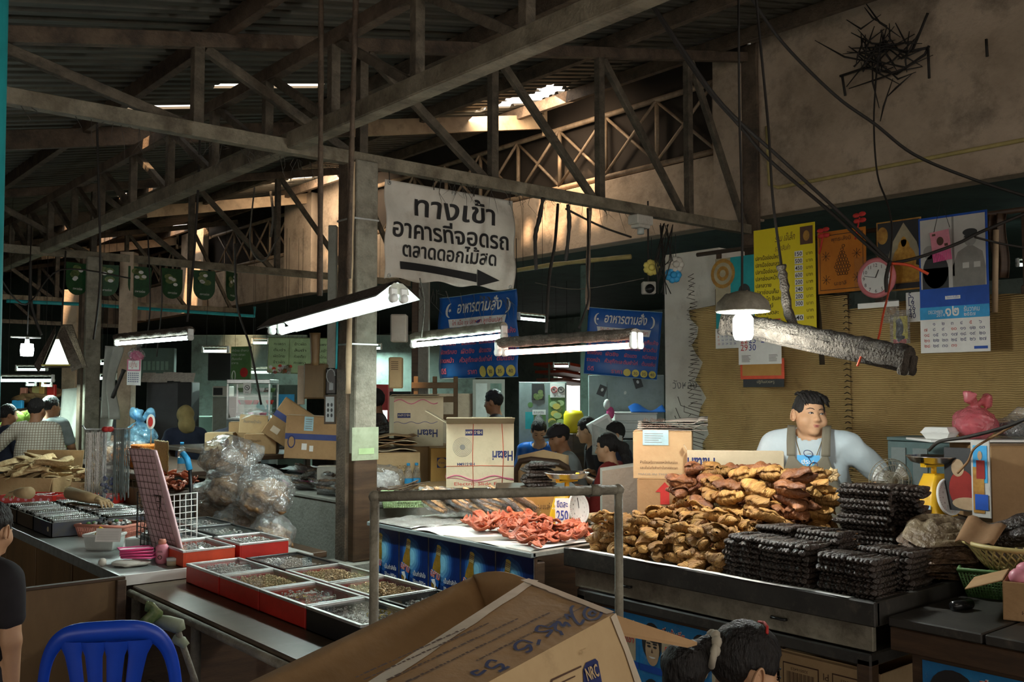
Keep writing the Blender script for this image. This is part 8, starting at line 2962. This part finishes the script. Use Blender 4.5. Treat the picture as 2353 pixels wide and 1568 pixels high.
 # black stove boards with newspaper, counters
slab('stove_screen','black stove screen under a newspaper awning','screen',337,878,440,975,11.2,'photo_dark',.3,None,True)
T,w_,h_=slab('stove_screen','second black board beside the newspaper stove screen','screen',408,880,440,975,10.9,'dark',.04,None,True)
p=dep(325,880,11.1)
fr_=frame(p,(.76,-.64,0),(0,0,1))
rr=random.Random(8)
for k in range(7):
 B(fr_@M.Translation((.08*k,rr.uniform(0,.03),.02+.01*k))@M.Rotation(-.7+rr.uniform(-.15,.15),4,'X')).bx(0,.15,0,.13,0,.004,'newspaper').put('newspaper_sheet',None,'newspaper sheet laid along the black stove screen','newspaper','newspapers on the stove screen')
slab('hall_counter','dim grey counter run along the hall behind the cartons','counter',420,958,700,1000,12.2,'plaster_green',.5,None,True)
slab('hall_counter','dim counter behind the left blue menu','counter',985,905,1090,1000,12.6,'plaster',.5,None,True)
slab('dark_cabinet','dark cabinet between the green menu and meter boxes','cabinet',625,885,690,980,12.4,'hall_dark',.4,lambda b,w_,h_:b.rect(w_*.2,h_*.82,w_*.8,h_*.93,'sky_blue_ink',I_,.003),True)
slab('dark_cabinet','dark doorway cabinet right of the drinks fridge','cabinet',895,900,945,1000,10.8,'dark',.2,None,True)
slab('microwave_oven','pale microwave oven on the hall counter','oven',488,888,522,912,11.8,'vinyl_white',.3,lambda b,w_,h_:b.rect(w_*.08,h_*.15,w_*.7,h_*.85,'photo_dark',I_,.003))
p=dep(488,915,11.85)
B(frame((p.x,p.y,0),(.76,-.64,0),(0,0,1))).bx(0,.3,0,dep(488,913,11.85).z,-.35,0,'cement').put('oven_stand',None,'grey stand under the pale microwave oven','stand')
slab('dark_cabinet','dark kitchen shutter left of the dark green menu','shutter',478,812,530,875,12.4,'dark',.1)
slab('wall_shutter','dark green shutter with pale vents above the stove screen','shutter',322,800,400,868,12.0,'hall_dark',.1,lambda b,w_,h_:[b.rect(w_*(.1+.13*k),h_*.25,w_*(.19+.13*k),h_*.55,'plaster_green',I_,.003)for k in range(6)])
# grey tarpaulin and hanging calendar, curtain
T,w_,h_=frame2(150,885,11.6,268,905,11.0,1000)
B(T).surf(lambda u,v:V((w_*u,h_*(v*(1-.35*abs(u-.25))),.08*sin(9*u)*(1-v)+.04*sin(17*u+2))),30,16,'canvas_grey',thick=.004).put('grey_tarpaulin',None,'draped grey tarpaulin hanging behind the shoppers','tarpaulin')
T,w_,h_=frame2(245,795,10.6,280,798,10.4,960)
B(T).surf(lambda u,v:V((w_*u*(.75+.25*cos(6*v)),h_*v,.04*sin(12*u))),14,18,'canvas_grey',thick=.004).put('tied_curtain',None,'pale bunched curtain beside the hanging calendar','curtain')
T,w_,h_=frame2(293,826,9.4,324,826,9.2,885)
b=B(T).bx(0,w_,0,h_,-.005,0,'paper_white').rect(0,h_*.55,w_,h_,'ink_pink',I_,.002).rect(w_*.1,h_*.6,w_*.9,h_*.95,'paper_white',I_,.003)
b.text('ปฏิทิน',w_*.2,h_*.7,.07,'ink_red',I_,.004)
for r_ in range(5):
 for c_ in range(6):
  b.rect(w_*(.1+.14*c_),h_*(.12+.08*r_),w_*(.17+.14*c_),h_*(.16+.08*r_),'ink_navy',I_,.003)
b.put('wall_calendar',None,'pink-headed paper calendar hanging below the purple bag','calendar')
p=dep(314,822,9.3)
bag('plastic_bag','purple-filled clear bag hanging under the dusty lamp',(p.x,p.y,p.z-.04),(.075,.075,.07),'clear_bag','hot_pink',.8,31,1)
MT['purple']=mat('purple',(.38,.1,.45),.6)
# hooded work lamp with yellow cloth, bare bulb at far left
c=dep(140,800,8.8)
t=thing('hooded_lamp','grey cloth hood round a bright lamp by the second post','lamp',c)
fr_=frame(c,(.766,-.643,0),(0,0,1))
for s_,pts in(('left',[(-.06,.20,.0),(-.22,-.16,.05),(-.15,-.23,.1),(-.02,.12,.08)]),('right',[(.02,.2,0),(.22,-.18,.05),(.15,-.22,.1),(.0,.12,.08)]),('back',[(-.05,.22,-.1),(-.2,-.18,-.1),(.2,-.18,-.1),(.05,.22,-.1)])):
 B(fr_).add(pts+[(p[0],p[1]+.005,p[2]-.012)for p in pts],[(0,1,2,3),(7,6,5,4),(0,4,5,1),(1,5,6,2),(2,6,7,3),(3,7,4,0)],'dust').put('hood_flap',t)
B(fr_).bx(-.13,.13,-.165,-.155,-.09,.1,'ink_yellow').put('yellow_lining',t)
b=B(fr_)
b.add([(-.05,.08,0),(.05,.08,0),(.13,-.15,.02),(-.13,-.15,.02)],[(0,3,2,1)],'screen_lit').add([(-.05,.08,-.01),(.05,.08,-.01),(.13,-.15,.01),(-.13,-.15,.01)],[(0,1,2,3)],'screen_lit')
b.put('lit_diffuser',t)
B(fr_).tube([(0,.2,0),(.02,.9,0)],.008,'cable',5).put('cord',t)
c=dep(62,805,9.2)
t=thing('bulb_lamp','bare glowing white bulb over the vegetable stall','lamp',c)
B(M.Translation(c)).lathe([(0,-.06),(.055,-.055),(.06,0),(.055,.06),(0,.065)],'bulb_white',16).put('bulb',t)
B(M.Translation(c)).cyl((0,0,.065),(0,0,.12),.02,'white_plastic').bx(-.15,.12,-.01,.01,.115,.13,'alu').put('holder',t)
B(M.Translation(c)).tube([(0,0,.12),(.01,0,1.2)],.006,'cable',5).put('cord',t)
# baskets and goods of the far left stall
for k,(px,py)in enumerate(((68,925),(85,915),(105,908))):
 p=dep(px,py,15.1)
 b=B(M.Translation(p)@M.Scale(1.35,4)@M.Rotation(.3*(k-1),4,'X')).lathe([(0,0),(.16,0),(.19,.05),(.18,.055),(.15,.012),(0,.01)],'kraft_dark',26)
 b.put('wicker_tray',None,['lowest','middle','top'][k]+' round brown tray above the far vegetables','tray')
p=dep(60,935,15.2)
B(FZ(p.x,p.y,0,50)).bx(-.3,.9,-.25,.3,0,p.z-.02,'wood_dark').put('goods_shelf',None,'tall dark shelf behind the far vegetables','shelf')
for k,(px,py,w2,h2,m_,lab)in enumerate(((82,905,.10,.16,'yellow_basket','yellow packet standing on the far goods shelf'),(52,905,.07,.14,'salmon_plastic','salmon packet standing on the far goods shelf'),(95,890,.06,.16,'kraft_orange','orange packet hanging above the round trays'),(116,900,.09,.16,'red_gloss','red packet hanging above the pale radishes'),(38,930,.12,.1,'sky_blue_ink','blue crate on the far goods shelf'))):
 p=dep(px,py,14.9)
 T=frame(p,(.766,-.643,0),(0,0,1))@M.Scale(1.35,4)
 B(T).bx(-w2/2,w2/2,-h2/2,h2/2,-.06,0,m_).put('goods_packet',None,lab,'packet')
 # ------------- people
def at(px,d,z=0):
 p=dep(px,900,d)
 return(p.x,p.y,z)
DN=((.22,.22,1.02),(.12,.36,1.06))
def reach(*a):
 return tuple(a)
A_low=(((.25,.06,1.08),(.2,.24,.93)),((-.25,.06,1.08),(-.2,.24,.93)))
person('man seen from behind in a checked short-sleeved shirt reaching left',at(80,9.8),-26,.93,top='plaid',bottom='trousers',head=(-24,-6,0),lean=.14,arms=(((.28,.0,1.07),(.27,.12,.86)),((-.42,.08,1.12),(-.60,.26,1.10))),fat=1.12,sleeve=.95,skin='skin_brown')
person('man mostly hidden behind the man in the checked shirt',at(116,10.8),-50,.945,top='cloth_grey',head=(-30,-4,0),arms=A_low,skin='skin_brown')
person('man with dark hair and pale grey shirt half behind the second post',at(172,12.9),-100,1.0,top='cloth_grey',head=(-24,-3,0),arms=A_low,skin='skin_tan')
person('person in a bright green patterned shirt behind the second post and chain rack',at(196,12.0),-30,.93,top='cloth_green',head=(-20,-20,0),lean=.12,arms=(((.24,.06,1.05),(.2,.2,.85)),((-.26,.0,1.05),(-.26,.08,.80))),skin='skin_brown',sleeve=.95)
person('woman with dark hair and navy shirt at the left picture edge',at(16,10.4),-80,.89,top='cloth_navy',head=(-10,-10,0),arms=A_low,hair='tail',skin='skin_brown')
person('person glimpsed between second post and hanging chains',at(241,13.4),120,.93,top='cloth_dark',head=(10,-10,0),arms=A_low,skin='skin_brown')
person('person in a mustard headscarf behind the orange floss',at(428,10.2),-10,.88,top='cloth_navy',head=(0,-20,0),arms=A_low,hat='scarf',hair=None)
person('short-haired man behind the main post by the drinks fridge',at(868,9.9),60,.99,top='cloth_dark',head=(-50,0,0),arms=A_low,skin='skin_brown')
person('person with black hair behind the upside-down fan carton',at(1140,10.0),45,.985,top='cloth_dark',head=(-15,-10,0),arms=A_low,hair='fringe',skin='skin_brown')
EAT=(((.25,.12,.62),(.10,.34,.74)),((-.25,.12,.62),(-.12,.36,.70)))
def diner(label,px,d,yaw,top,hair,head,lean=.25,s=1.,hat=None,skin='skin_tan',sleeve=.8,fat=1.):
 loc=at(px,d,.075)
 person(label,loc,yaw,s,'sit',top,'trousers',hair,skin,head,lean,EAT,fat,.013,sleeve,hat=hat)
 f=V((-sin(rad(yaw)),cos(rad(yaw)),0))
 stool((loc[0]+f.x*.0,loc[1]+f.y*.0),['red_gloss','sky_blue_ink'][int(px)%2],.475,'plastic stool under the '+label.split(' ')[0 if label[0]!='y' else 1]+' with '+label.split(' with ')[-1])
diner('young woman looking down at her food with a hair bun',1243,10.6,130,'vinyl_blue','bun',(10,-38,0),.2)
diner('man seen from behind with a black flat cap and grey shirt',1324,8.9,60,'cloth_grey','short',(20,-12,0),.22,1.0,'cap','skin_brown',fat=1.1)
diner('man seen from behind with a dark shirt leaning to the table',1398,9.8,60,'cloth_dark','short',(-25,-14,0),.3,1.03)
diner('woman seen from behind with a navy top with white piping',1440,9.4,30,'cloth_navy','fringe',(30,-14,0),.15,1.0,sleeve=1.6)
diner('woman seen from behind with a red jacket and black ponytail',1416,8.2,25,'cloth_red','tail',(12,-10,0),.1,.95,sleeve=1.7)
# diners' table
p=dep(1300,1000,9.9)
t=thing('dining_table','long hall table the diners sit at','table',(p.x,p.y,0))
p=V((6.35,7.35,0))
B(FZ(p.x,p.y,0,-48)).bx(-.5,.5,-.2,.2,.72,.745,'formica').put('table_top',t)
for x in(-.44,.44):
 for y in(-.15,.15):
  B(FZ(p.x,p.y,0,-48)).bx(x-.02,x+.02,y-.02,y+.02,0,.72,'grey_steel').put('leg',t)
  # seated woman in front of the fish table and the child at the left edge
p=dep(1688,1560,2.62)
wd=V((.80,-.60,0))
yaw=math.degrees(atan2(-wd.x,wd.y))
t,M4=person('woman with black hair tied by a cream scrunchie bending before the fish table',(p.x-.08,p.y+.145,-.21),yaw,.96,'sit','cloth_lilac','trousers',None,'skin_tan',(6,-20,0),.30,(((.26,.10,1.0-.42),(.22,.34,.95-.42)),((-.26,.10,1.0-.42),(-.2,.34,.95-.42))),1.0,.009,.8,True,face=1.08,neck=.03,eyes=False)
hb=B(M4)
def fh(p):
 d=ell(p,(0,-.018,.03),(.088,.108,.106))+.0025*vnoise(p,120,1)
 d=np.maximum(d,-np.maximum(.052-p[...,1]+.2*np.abs(p[...,0]),p[...,2]-.066))
 d=np.maximum(d,-np.maximum(np.maximum(-.030-p[...,1],p[...,2]-.012),-.09-p[...,2]))
 d=np.maximum(d,-.075-p[...,2]-.35*(p[...,1]+.03))
 d=smin(d,cap(p,(0,-.095,.02),(0,-.125,.025),.040,.028),.02)
 d=smin(d,cap(p,(0,-.135,.02),(0,-.185,-.05),.035,.062)+.004*vnoise(p,90),.02)
 return smin(d,cap(p,(0,-.185,-.05),(0,-.16,-.24),.062,.03)+.005*vnoise(p,90),.03)
vs,fs=sdf(fh,(-.13,-.3,-.3),(.13,.13,.17),.0065)
hb.add(vs,fs,'hair',True)
hb.put('hair',t)
b=B(M4)
for k in range(9):
 a=2*pi*k/9
 b.ball((.036*cos(a),-.128,.022+.036*sin(a)),(.020,.016,.020),'cloth_cream',10)
b.tube([(.03,-.13,.04),(.06,-.14,.02),(.05,-.13,-.02),(.03,-.128,.0)],.010,'cloth_cream',8)
b.put('scrunchie',t,'cream scrunchie')
b=B(M4)
b.tube([(.05,-.0,.118),(.03,.004,.135),(0,.006,.141),(-.03,.004,.135)],.0045,'ink_red',8)
b.put('hair_clip',t,'red hair clip')
stool((p.x-.08,p.y+.145),'sky_blue_ink',.20,'blue plastic stool under the woman with the scrunchie')
# child in front of the upper counter
p=dep(-31,1200,3.35)
person('dark-haired child at the left picture edge beside the counter',(p.x,p.y,0),-70,.735,top='cloth_dark',sleeve=.6,hair='fringe',head=(12,-12,0),arms=(((.22,0,1.06),(.21,.02,.82)),((-.22,0,1.06),(-.21,.02,.82))),h=.011,detail=True)
# == foreground: partition, chairs, open carton
t=thing('wood_partition','dark plywood panel standing against the end of the counter','panel',(.6,4.38,0))
B().bx(.05,1.44,4.375,4.39,.02,.80,'wood_panel').put('plywood_sheet',t)
B().bx(.05,1.44,4.365,4.397,.80,.812,'wood_dark').put('top_lip',t)
B().bx(1.40,1.44,4.35,4.375,0,.80,'wood_dark').bx(.06,.1,4.35,4.375,0,.8,'wood_dark').put('batten',t)
def pl_chair():
 """moulded blue chair seen from behind, fan of slats in the back"""
 c=dep(248,1470,3.0)
 yaw=rad(-42+9)
 t=thing('plastic_chair','bright blue moulded plastic chair with a fan of slats','chair',(c.x,c.y,0))
 T=M.Translation((c.x,c.y,0))@M.Rotation(yaw,4,'Z')
 # local x = right, y = away, z up; back stands at y=0, sitter faces away (+y)
 def back(x,z):
  return V((x,.06*(x/.22)**2-.22*(z-.45)*.35,z))
 m='blue_plastic'
 # outer hoop as a wide rounded band
 b=B(T)
 pts,wid=[],[]
 n=44
 for i in range(n+1):
  u=i/n
  a=pi*(1-u)
  x=.222*(abs(cos(a))**.55)*(1 if cos(a)>0 else-1)
  z=.44+.475*(sin(a)**.42 if 0<u<1 else 0)-.012*(x/.22-.3)**2
  pts.append((x,z))
 vs,fs=[],[]
 for i,(x,z)in enumerate(pts):
  tx,tz=pts[min(i+1,n)][0]-pts[max(i-1,0)][0],pts[min(i+1,n)][1]-pts[max(i-1,0)][1]
  L=sqrt(tx*tx+tz*tz)
  nx,nz=tz/L,-tx/L
  w_=.032+.030*max(0,sin(pi*i/n))**3
  p0,p1=back(x,z),back(x+nx*w_,z+nz*w_)
  for p,q in((p0,0),(p0+V((0,-.012,0)),1),(p0*.35+p1*.65+V((0,-.017,0)),2),(p1+V((0,-.008,0)),3),(p1+V((0,.006,0)),4),(p0*.5+p1*.5+V((0,.004,0)),5)):
   vs.append(p)
 for i in range(n):
  for j in range(6):
   fs.append((i*6+j,i*6+(j+1)%6,(i+1)*6+(j+1)%6,(i+1)*6+j))
 fs+=[tuple(range(5,-1,-1)),tuple(n*6+j for j in range(6))]
 b.add(vs,fs,m,True)
 b.put('back_hoop',t)
 for x0,x1 in((-.105,-.060),(-.035,-.020),(.035,.020),(.105,.060)):
  b=B(T)
  def sl(u,v,x0=x0,x1=x1):
   z=.85-.41*u
   x=x0+(x1-x0)*(1-(1-u)**1.7)
   w_=.021+.010*(2*u-1)**2+.025*max(0,.10-u)*5
   q=2*pi*v
   p=back(x+w_*cos(q),z)
   return p+V((0,.009*sin(q)-.006,0))
  b.surf(sl,18,10,m)
  b.put('slat',t)
 B(T).surf(lambda u,v:V((.215*(2*u-1)*(1-.1*v),.0+.42*v,.44-.015*sin(pi*u)*sin(pi*v)+.02*(2*u-1)**2-.02*v**4)),12,10,m,thick=.006).put('seat',t)
 for sx in(-1,1):
  for y,dy in((.02,-.05),(.40,.05)):
   B(T).tube([(sx*.19,y,.44),(sx*.215,y+dy*.6,.2),(sx*.23,y+dy,0)],[.026,.024,.02],m,8).put('leg',t)
pl_chair()
# folded chair with a cloth behind it
c=dep(385,1470,3.25)
t=thing('folding_chair','folded chair with worn green back and a cloth over it','chair',(c.x,c.y,0))
fr_=frame(c,(.74,-.67,0),(0,0,1))
def gb(px,py,dz=0):
 p=dep(px,py,3.25)
 return p+V((-.64,-.76,0))*dz
B().tube([gb(352,1424),gb(385,1432),gb(412,1440),gb(416,1450)],[.018,.024,.026,.016],'packet_green',10).put('back_bar',t,'worn green bar')
B().tube([gb(398,1468),gb(418,1475),gb(428,1486)],[.014,.018,.014],'packet_green',10).put('lower_bar',t)
for px0,px1 in((405,450),(365,400)):
 p0,p1=gb(px0,1440),gb(px1,1570)
 d=(p1-p0)
 k=p0.z/(p0.z-p1.z)
 B().tube([p0,p0+d*k],.011,'grey_steel',8).put('leg',t)
p0,p1=gb(410,1470),gb(440,1600)
B(M.Translation((c.x,c.y,.40))).bx(-.15,.15,-.15,.15,0,.02,'green_plastic').put('seat',t)
B().surf(lambda u,v:gb(340+26*u-4*(v<.3)*0,1397+42*v,.03+.025*sin(pi*u)-.03*v*0)+V((0,0,.0))+V((.02*sin(6*v),0,.035*sin(pi*u)*(1-v))),10,10,'flag_food',thick=.006).put('draped_cloth',None,'yellowish green cloth draped over the folded chair','cloth')
# big open carton close to the camera
t=thing('cardboard_box','large worn carton with taped edges and marker scrawl in front','box',(1.2,1.25,.0))
P1,P2,P4=dep(1215,1333,1.88),dep(1412,1410,1.70),dep(850,1568,1.36)
nrm_=(P2-P1).cross(P4-P1).normalized()
rr_=ray(1122,1568)
P3=CAMP+rr_*((P1-CAMP).dot(nrm_)/rr_.dot(nrm_))
e4,e3=P4+(P4-P1)*.55,P3+(P3-P2)*.75
nu=nrm_ if nrm_.z>0 else-nrm_
def slabq(q,th,m,b=None):
 """thick sheet over four corners"""
 b=b or B()
 n_=(q[1]-q[0]).cross(q[3]-q[0]).normalized()*th
 vs=[p for p in q]+[p-n_ for p in q]
 b.add(vs,[(0,1,2,3),(7,6,5,4),(0,4,5,1),(1,5,6,2),(2,6,7,3),(3,7,4,0)],m)
 return b
b=slabq([P1,e4,e3,P2],.006,'kraft')
# printed dotted rules and marker scrawl on the flap; u along the taped edge, v across
ex=(e4-P1).normalized()
ey=(P2-P1)-ex*(P2-P1).dot(ex)
FT=frame(P2+nu*.002,(P2-e3),(P1-P2))
if(FT.to_3x3()@V((0,0,1))).dot(nu)<0:
 FT=FT@M.Scale(-1,4,(0,0,1))
Lr=(P2-e3).length
for k,(yy,xa,xb)in enumerate(((.075,-.34,-.02),(.115,-.48,-.08),(.15,-.48,-.14),(.185,-.5,-.2),(.205,-.5,-.24))):
 x=xa
 yy*=.74
 while x<xb:
  L=R.uniform(.004,.016)
  b.rect(x,yy,x+L,yy+R.uniform(.0025,.005),'ink_brown',FT,.0004)
  x+=L+R.uniform(.001,.004)
def scr(px,py):
 r_=ray(px,py)
 return CAMP+r_*((P1+nu*.0025-CAMP).dot(nu)/r_.dot(nu))
strokes=[[(1378,1404),(1366,1394),(1348,1398),(1342,1412),(1352,1424),(1372,1422),(1382,1408),(1374,1396)],[(1370,1410),(1362,1404),(1354,1410),(1360,1416),(1368,1412)],[(1342,1424),(1332,1436),(1318,1420),(1312,1400),(1318,1392)],[(1318,1420),(1300,1412),(1306,1424)],[(1310,1440),(1300,1430),(1294,1440),(1282,1428),(1276,1446),(1290,1452)],[(1276,1432),(1262,1442),(1240,1438),(1232,1450),(1250,1452),(1268,1448),(1256,1464)],[(1288,1452),(1292,1460)],[(1240,1470),(1236,1482)],[(1224,1478),(1200,1472),(1184,1482),(1188,1494),(1206,1490),(1216,1482),(1220,1494),(1208,1500)],[(1142,1520),(1126,1518),(1118,1530),(1132,1536),(1152,1526),(1158,1540)],[(1100,1540),(1084,1546),(1098,1552),(1116,1540)],[(1146,1544),(1170,1532)]]
for s_ in strokes:
 P=[scr(*p)for p in s_]
 out=[]
 for i in range(len(P)-1):
  a,b_,c_,d_=P[max(i-1,0)],P[i],P[i+1],P[min(i+2,len(P)-1)]
  for k in range(5):
   q=k/5
   out.append(.5*((2*b_)+(c_-a)*q+(2*a-5*b_+4*c_-d_)*q*q+(3*b_-a-3*c_+d_)*q**3))
 out.append(P[-1])
 vs,fs=[],[]
 for i,p in enumerate(out):
  tg=out[min(i+1,len(out)-1)]-out[max(i-1,0)]
  sd=tg.cross(nu).normalized()*.0028
  vs+=[p+sd,p-sd]
 fs=[(2*i,2*i+1,2*i+3,2*i+2)for i in range(len(out)-1)]
 b.add(vs,fs,'ink_navy')
b.put('top_flap',t,'flap with dark blue marker scrawl')
# side wall of the box below the flap, with printed mark
dn=(V((.25,-.28,-1))).normalized()*.5
side=[P2,e3,e3+dn,P2+dn]
b=slabq(side,.006,'kraft_light')
ST=frame(P2,(P2-e3),(0,0,1))
o_=dep(1352,1514,1.5)
sn=(P2-e3).cross(dn).normalized()
sn=sn if sn.dot(CAMP-P2)>0 else-sn
def onside(px,py,k=.002):
 r_=ray(px,py)
 return CAMP+r_*((P2+sn*k-CAMP).dot(sn)/r_.dot(sn))
b.add([onside(x,y)for x,y in((1340,1540),(1346,1524),(1368,1514),(1374,1520),(1384,1572),(1342,1590))],[tuple(range(6))],'ink_navy')
f0,f1,f2=onside(1350,1566,.004),onside(1380,1552,.004),onside(1347,1540,.004)
b.text('NRC',0,0,.028,'kraft_light',frame(f0,f1-f0,f2-f0),.001,width=(f1-f0).length*.9,bold=.02)
b.text('NRC',0,.04,.012,'kraft_light',frame(f0,f1-f0,f2-f0),.001,width=(f1-f0).length*.6)
b.add([onside(x,y,.0015)for x,y in((1262,1590),(1266,1562),(1336,1530),(1336,1534),(1270,1565),(1268,1590))],[tuple(range(6))],'ink_brown')
b.add([onside(x,y,.0015)for x,y in((1290,1568),(1322,1553),(1322,1556),(1291,1571))],[(0,1,2,3)],'ink_brown')
b.put('front_wall',t)
# right end wall
back=(P1-P2)
b=slabq([P2+dn,P1+dn+back*.0,P1,P2],.006,'kraft_light')
b.put('end_wall',t)
# far flap standing open on the left, rounded short flap at the back
Q1,Q2=dep(1092,1322,2.05),dep(572,1568,1.52)
Q2=Q2+(Q2-Q1)*.3
lo1,lo2=dep(1195,1480,1.98),dep(820,1700,1.42)
lo1,lo2=P1+V((-.02,.05,-.20)),e4+V((-.02,.05,-.20))
def ff(u,v):
 a=Q1.lerp(Q2,u)
 c_=lo1.lerp(lo2,u)
 return a.lerp(c_,v)+nu*(.02*sin(pi*v))*(1-.3*u)
b=B().surf(ff,20,10,'kraft_dark' if 0 else 'kraft',thick=.007)
b.put('far_flap',t)
def bf(u,v):
 a=Q1.lerp(P1,u)
 a=a+V((.0,.0,.012*sin(pi*u)))
 c_=lo1.lerp(P1+V((0,0,-.2)),u)
 return a.lerp(c_,v)
B().surf(bf,10,8,'kraft',thick=.007).put('back_flap',t)
# torn flap at the right
F0,F1=P2+V((0,0,-.002)),P2+dn*.07
g0=dep(1602,1476,1.80)
g1=dep(1580,1482,1.78)
b=B()
b.add([F0,F1,g1,g0,F0-nu*.006,F1-nu*.006,g1-nu*.006,g0-nu*.006],[(0,1,2,3),(7,6,5,4),(0,4,5,1),(1,5,6,2),(2,6,7,3),(3,7,4,0)],'kraft')
b.put('right_flap',t)
# tape along the edges
def tapeq(a,c,off,w_,up):
 d=(c-a).normalized()
 s_=d.cross(up).normalized()*w_
 b=B()
 n=16
 vs=[]
 for i in range(n+1):
  p=a.lerp(c,i/n)+up*off
  j=R.uniform(.85,1.1)
  vs+=[p,p+s_*j]
 b.add(vs,[(2*i,2*i+1,2*i+3,2*i+2)for i in range(n)],'tape')
 return b
tapeq(P1,e4,.002,.022,nu).put('tape_strip',t)if((P1-e4).cross(nu)).dot(P2-P1)<0 else tapeq(e4,P1,.002,.022,nu).put('tape_strip',t)
tp=tapeq(P1,P2,.003,.022,nu)
if((P2-P1).cross(nu)).dot(e4-P1)<0:
 tp=tapeq(P2,P1,.003,.022,nu)
tp.put('tape_strip',t)
tp=tapeq(P2+sn*.001,P2+dn,.002,.02,sn)
if(dn.cross(sn)).dot(e3-P2)<0:
 tp=tapeq(P2+dn,P2,.002,.02,sn)
tp.put('tape_strip',t)
# lower parts of the box, resting on a low table out of frame
ctr=(P1+e4+e3+P2)/4
zb=.72
b=B()
fl=[Q2.xy.to_3d()+V((0,0,zb)),Q1.xy.to_3d()+V((0,0,zb)),P2.xy.to_3d()+V((0,0,zb)),e3.xy.to_3d()+V((0,0,zb))]
slabq(fl,-.006,'kraft').put('carton_bottom',t)
slabq([lo1,lo2,fl[0],fl[1]],.006,'kraft').put('far_wall',t)
tb=thing('low_table','plain low table under the large foreground carton','table',(ctr.x,ctr.y,0))
B(FZ(ctr.x,ctr.y,0,30)).bx(-.5,.5,-.45,.45,.68,zb-.008,'wood_dark').put('table_top',tb)
for x in(-.42,.42):
 for y in(-.38,.38):
  B(FZ(ctr.x,ctr.y,0,30)).bx(x-.025,x+.025,y-.025,y+.025,0,.68,'wood_dark').put('leg',tb)
